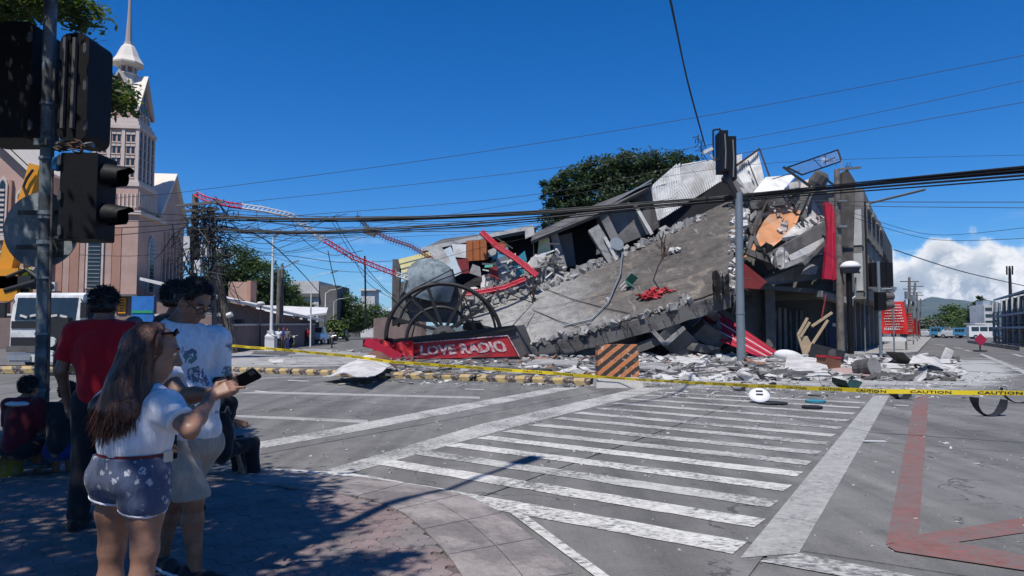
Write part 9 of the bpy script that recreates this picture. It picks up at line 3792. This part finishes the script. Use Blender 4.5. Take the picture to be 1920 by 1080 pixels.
for (y0, y1) in ((303, 354), (378, 426)):
	q = MB()
	c = P(183, (y0 + y1) / 2, FYp)
	rr = (P(0, y0, FYp).z - P(0, y1, FYp).z) / 2
	n = 18
	ring0 = [(c.x, c.y + .05 + rr * math.cos(a), c.z + rr * math.sin(a)) for a in [R(-50 + 280 * k / n) for k in range(n + 1)]]
	e = P(243, (y0 + y1) / 2 + 2, FYp)
	ring1 = [(e.x - (.02 if 30 < (-50 + 280 * k / n) < 150 else .10), c.y + .05 + rr * .82 * math.cos(R(-50 + 280 * k / n)), e.z + rr * .72 * math.sin(R(-50 + 280 * k / n))) for k in range(n + 1)]
	b0 = len(q.v)
	q.v += ring0 + ring1
	for k in range(n):
		q.f.append((b0 + k, b0 + k + 1, b0 + n + 1 + k + 1, b0 + n + 1 + k))
		q.mi.append(0)
	q.build('visor', M_sig, h3, True)
	q = MB()
	q.tube([(c.x - .02, c.y + .05, c.z), (c.x + .03, c.y + .05, c.z)], rr * .9, 16)
	q.build('lens', glass_mat('dark signal lens', (.02, .02, .02), .2), h3)
q = MB()
q.tube([P(70, 270, FYp), P(175, 272, FYp)], .035, 8)
q.tube([P(70, 448, FYp), P(150, 446, FYp)], .03, 8)
q.box(P(90, 271, FYp), (.14, .26, .07))
q.build('bracket', M_galvd, sgp)['kind'] = 'stuff'
q = MB()
for z in (P(0, 455, FYp).z, P(0, 268, FYp).z, P(0, 400, FYp).z):
	q.tube([fpole(z - .02), fpole(z + .02)], .080, 16)
q.build('pole_band', M_galv, sgp)['kind'] = 'stuff'
for (hd_, x, ys) in ((h3, 112, (300, 366, 432)), (h2, 160, (90, 160, 235)), (h1, 56, (70, 150, 235))):
	for y in ys:
		q = MB()
		c = P(x, y, FYp - .14)
		q.box(c, (.035, .03, .09))
		q.tube([c + Vector((0, -.01, -.06)), c + Vector((0, -.01, .06))], .009, 6)
		q.build('hinge', M_signbox, hd_)
for (pts) in (((112, 262), (120, 275), (112, 284), (100, 276)), ((150, 264), (160, 276), (150, 286), (138, 284)), ((100, 450), (108, 470), (100, 486), (92, 470))):
	q = MB()
	q.tube([P(a, b, FYp - .12) for a, b in pts], .010, 6)
	q.build('cable_loop', M_cable, sgp)
# twigs of an old nest / wire ends on the bracket
q = MB()
r = random.Random(12)
for k in range(70):
	p = P(r.uniform(108, 155), r.uniform(264, 286), FYp - .02 + r.uniform(-.1, .1))
	q.tube([p, p + Vector((r.uniform(-.12, .12), r.uniform(-.06, .06), r.uniform(-.03, .05)))], .006, 4, False)
o = tag(q.build('twigs', mat('brown twigs', (.13, .075, .05), .3, 8, .9, 0)), 'clump of brown twigs and wire stuck between the two signal heads', 'twigs')
o['kind'] = 'stuff'
q = MB()
c = P(108, 305, FYp - .05)
q.lathe(c, [(.03, -.09), (.05, -.08), (.055, .02), (.05, .05), (.02, .07)], 12, eul(0, 14, 0))
tag(q.build('blue_lamp', mat('blue plastic', (.03, .17, .36), .2, 6, .4, 0)), 'small blue fitting hanging beside the signal pole', 'fitting')
# round sign seen from behind
rs = thing('road_sign', 'round grey road sign seen from behind, fixed to the near signal pole', 'sign', P(77, 500, FYp))
q = MB()
c = P(77, 431, FYp + .11)
q.tube([c, c + Vector((0, .02, 0))], .415, 40)
M_signback = mat('grey painted sign back', (.25, .28, .30), .4, 3, .6, .08, 20, col2=(.15, .17, .185), patch=2.2)
pl_ = q.build('plate', M_signback, rs)
q = MB()
for dz in (-.19, .19):
	q.box((c.x, c.y - .012, c.z + dz), (.5, .02, .045))
q.build('rail', M_signbox, rs)['kind'] = 'stuff'
q = MB()
q.box((c.x + .20, c.y - .006, c.z - .27), (.11, .004, .07))
q.build('sticker', M_signbox, rs)
# ---- shade tree whose crown hangs over the corner
st_ = thing('shade_tree', 'leafy shade tree overhanging the paved corner, its branches reaching in at the top left', 'tree', (-8.6, 1.6, .1))
q = MB()
bt = Vector((-8.6, 1.6, 0))
q.tube([bt, bt + Vector((.15, .1, 1.8)), bt + Vector((.5, .3, 3.6))], [.34, .26, .22], 12)
fork = bt + Vector((.5, .3, 3.6))
ends_ = [(-7.0, 8.4, 5.9), (-6.3, 8.6, 5.3), (-5.9, 8.6, 4.6), (-4.5, 3.6, 6.3), (-2.6, 2.6, 6.4), (-6, -1, 6.5), (-3.8, 4.8, 5.9), (-3.0, 0.5, 6.5), (-7.5, 5.2, 6.0)]
for e in ends_:
	e = Vector(e)
	m_ = fork.lerp(e, .5) + Vector((0, 0, .35))
	q.tube([fork - Vector((0, 0, .3)), m_, e], [.13, .07, .02], 7)
	for k in range(4):
		s_ = m_.lerp(e, random.uniform(.2, .9))
		q.tube([s_, s_ + Vector((random.uniform(-.9, .9), random.uniform(-.9, .9), random.uniform(-.2, .3)))], [.025, .008], 5)
q.build('trunk', M_bark, st_, True)
CT = math.cos(SUN_EL) / math.sin(SUN_EL)
sx_, sy_ = to_sun.x / to_sun.z, to_sun.y / to_sun.z
nr = np.random.default_rng(31)
C, N = [], []
def clump(c, rad, n):
	C.append(np.array(c) + nr.normal(size=(n, 3)) * np.array(rad) * .5)
	N.append(nr.normal(size=(n, 3)) * .55 + np.array([0, 0, .9]))
# overhead canopy: clumps set above the places they shade
for k in range(1250):
	gx, gy2 = nr.uniform(-10.5, -1.15), nr.uniform(1.2, 10.4)
	lim = -1.95 - .55 * vnoise(gy2 * 1.3, 2, 4) * 2
	if gy2 > 7.4:
		lim -= .9 if gy2 < 8.2 else 2.7
	if gx > lim:
		continue
	H = nr.uniform(4.9, 6.6)
	c = (gx + sx_ * H, gy2 + sy_ * H, H)
	if (H - CAMZ) / max(.1, c[1]) < .60:
		H += .9
		c = (gx + sx_ * H, gy2 + sy_ * H, H)
		if (H - CAMZ) / max(.1, c[1]) < .56:
			continue
	clump(c, (.46, .46, .20), 90)
for (gx, gy2, rad, n) in ((-.95, 4.35, .30, 240), (-1.25, 4.15, .22, 130), (-.72, 4.55, .16, 70), (-1.75, 5.6, .42, 300), (-1.55, 5.25, .3, 180), (-2.05, 6.3, .42, 260), (-2.3, 6.9, .38, 220), (-1.9, 4.9, .38, 300), (-1.7, 3.9, .45, 320), (-1.3, 3.6, .3, 150), (-2.2, 4.4, .5, 360)):
	H = 5.6
	clump((gx + sx_ * H, gy2 + sy_ * H, H), (rad, rad, .16), n)
NCL = len(C)
# branches that show at the upper left
for (px0, px1, py0, py1, n, Y0, Y1) in ((-40, 60, -30, 46, 1500, 7.9, 8.7), (40, 150, -25, 34, 1300, 7.9, 8.7), (130, 190, 8, 50, 420, 8.0, 8.6), (165, 180, 84, 112, 90, 8.2, 8.6), (160, 215, 145, 200, 560, 8.2, 8.8), (195, 250, 165, 212, 460, 8.2, 8.8), (215, 258, 180, 206, 120, 8.2, 8.8), (-20, 8, 236, 268, 50, 8.2, 8.6)):
	for k in range(n // 22):
		u, w = nr.random(), nr.random()
		Yk = nr.uniform(Y0, Y1)
		p = P(px0 + (px1 - px0) * u, py0 + (py1 - py0) * w, Yk)
		C.append(np.array(p) + nr.normal(size=(22, 3)) * np.array([.055, .09, .04]))
		N.append(nr.normal(size=(22, 3)) * .5 + np.array([0, -.1, .9]))
n_over = sum(len(x) for x in C[:NCL])
C, N = np.concatenate(C), np.concatenate(N)
leaf_mesh('crown', C, N, np.where(np.arange(len(C))[:, None] < n_over, .068, .050), [M_leafA, M_leafB, M_leafB, M_leafC], st_, .42, 5)
for (a, b_, e) in (((60, -60, 8.4), (110, -10, 8.3), (185, 30, 8.3)), ((60, -60, 8.4), (20, 0, 8.3), (-30, 30, 8.3)), ((-40, 60, 8.8), (90, 130, 8.7), (245, 196, 8.5)), ((90, 130, 8.7), (140, 110, 8.5), (178, 98, 8.4))):
	q = MB()
	q.tube([P(*a), P(*b_), P(*e)], [.03, .02, .006], 6)
	q.build('branch', M_bark, st_)
# tall lamp whose shadow falls across the corner
sl = thing('street_lamp', 'tall lamp post standing just beside the photographer, its shadow lying across the kerb', 'street lamp', (-2.3, 2.25, .1))
q = MB()
q.tube([(-2.3, 2.25, .1), (-2.3, 2.25, 8.3)], [.085, .06], 12)
q.build('pole', M_galv, sl)
q = MB()
a = Vector((-2.3, 2.25, 8.25))
q.tube([a, a + Vector((.45, .9, .42)), a + Vector((.9, 1.7, .55))], [.045, .04, .035], 8)
q.bar(a + Vector((.85, 1.6, .55)), a + Vector((1.1, 2.05, .57)), .22, .1)
q.build('arm', M_galv, sl)
# ================================================================ air
haze_m = bpy.data.materials.new('pale air')
haze_m.use_nodes = True
t = haze_m.node_tree
t.nodes.clear()
pv = mk(t, 'ShaderNodeVolumePrincipled')
pv.inputs['Color'].default_value = (.62, .78, 1.0, 1)
pv.inputs['Density'].default_value = 0.00005
pv.inputs['Anisotropy'].default_value = 0.0
ou = mk(t, 'ShaderNodeOutputMaterial')
t.links.new(pv.outputs[0], ou.inputs['Volume'])
HAZE = True
if HAZE:
	q = MB()
	q.box((0, 4900, 160), (19000, 14400, 323))
	hz = q.build('haze', haze_m)
	hz['kind'] = 'stuff'
# pieces too small to pick apart stay joined
for nm in ('louvre', 'lattice', 'fluting', 'slits', 'frieze', 'papers', 'pilasters', 'lettering', 'mullion'):
	for o in bpy.data.objects:
		if o.type == 'MESH' and o.name.split('.')[0] == nm:
			o['kind'] = 'stuff'
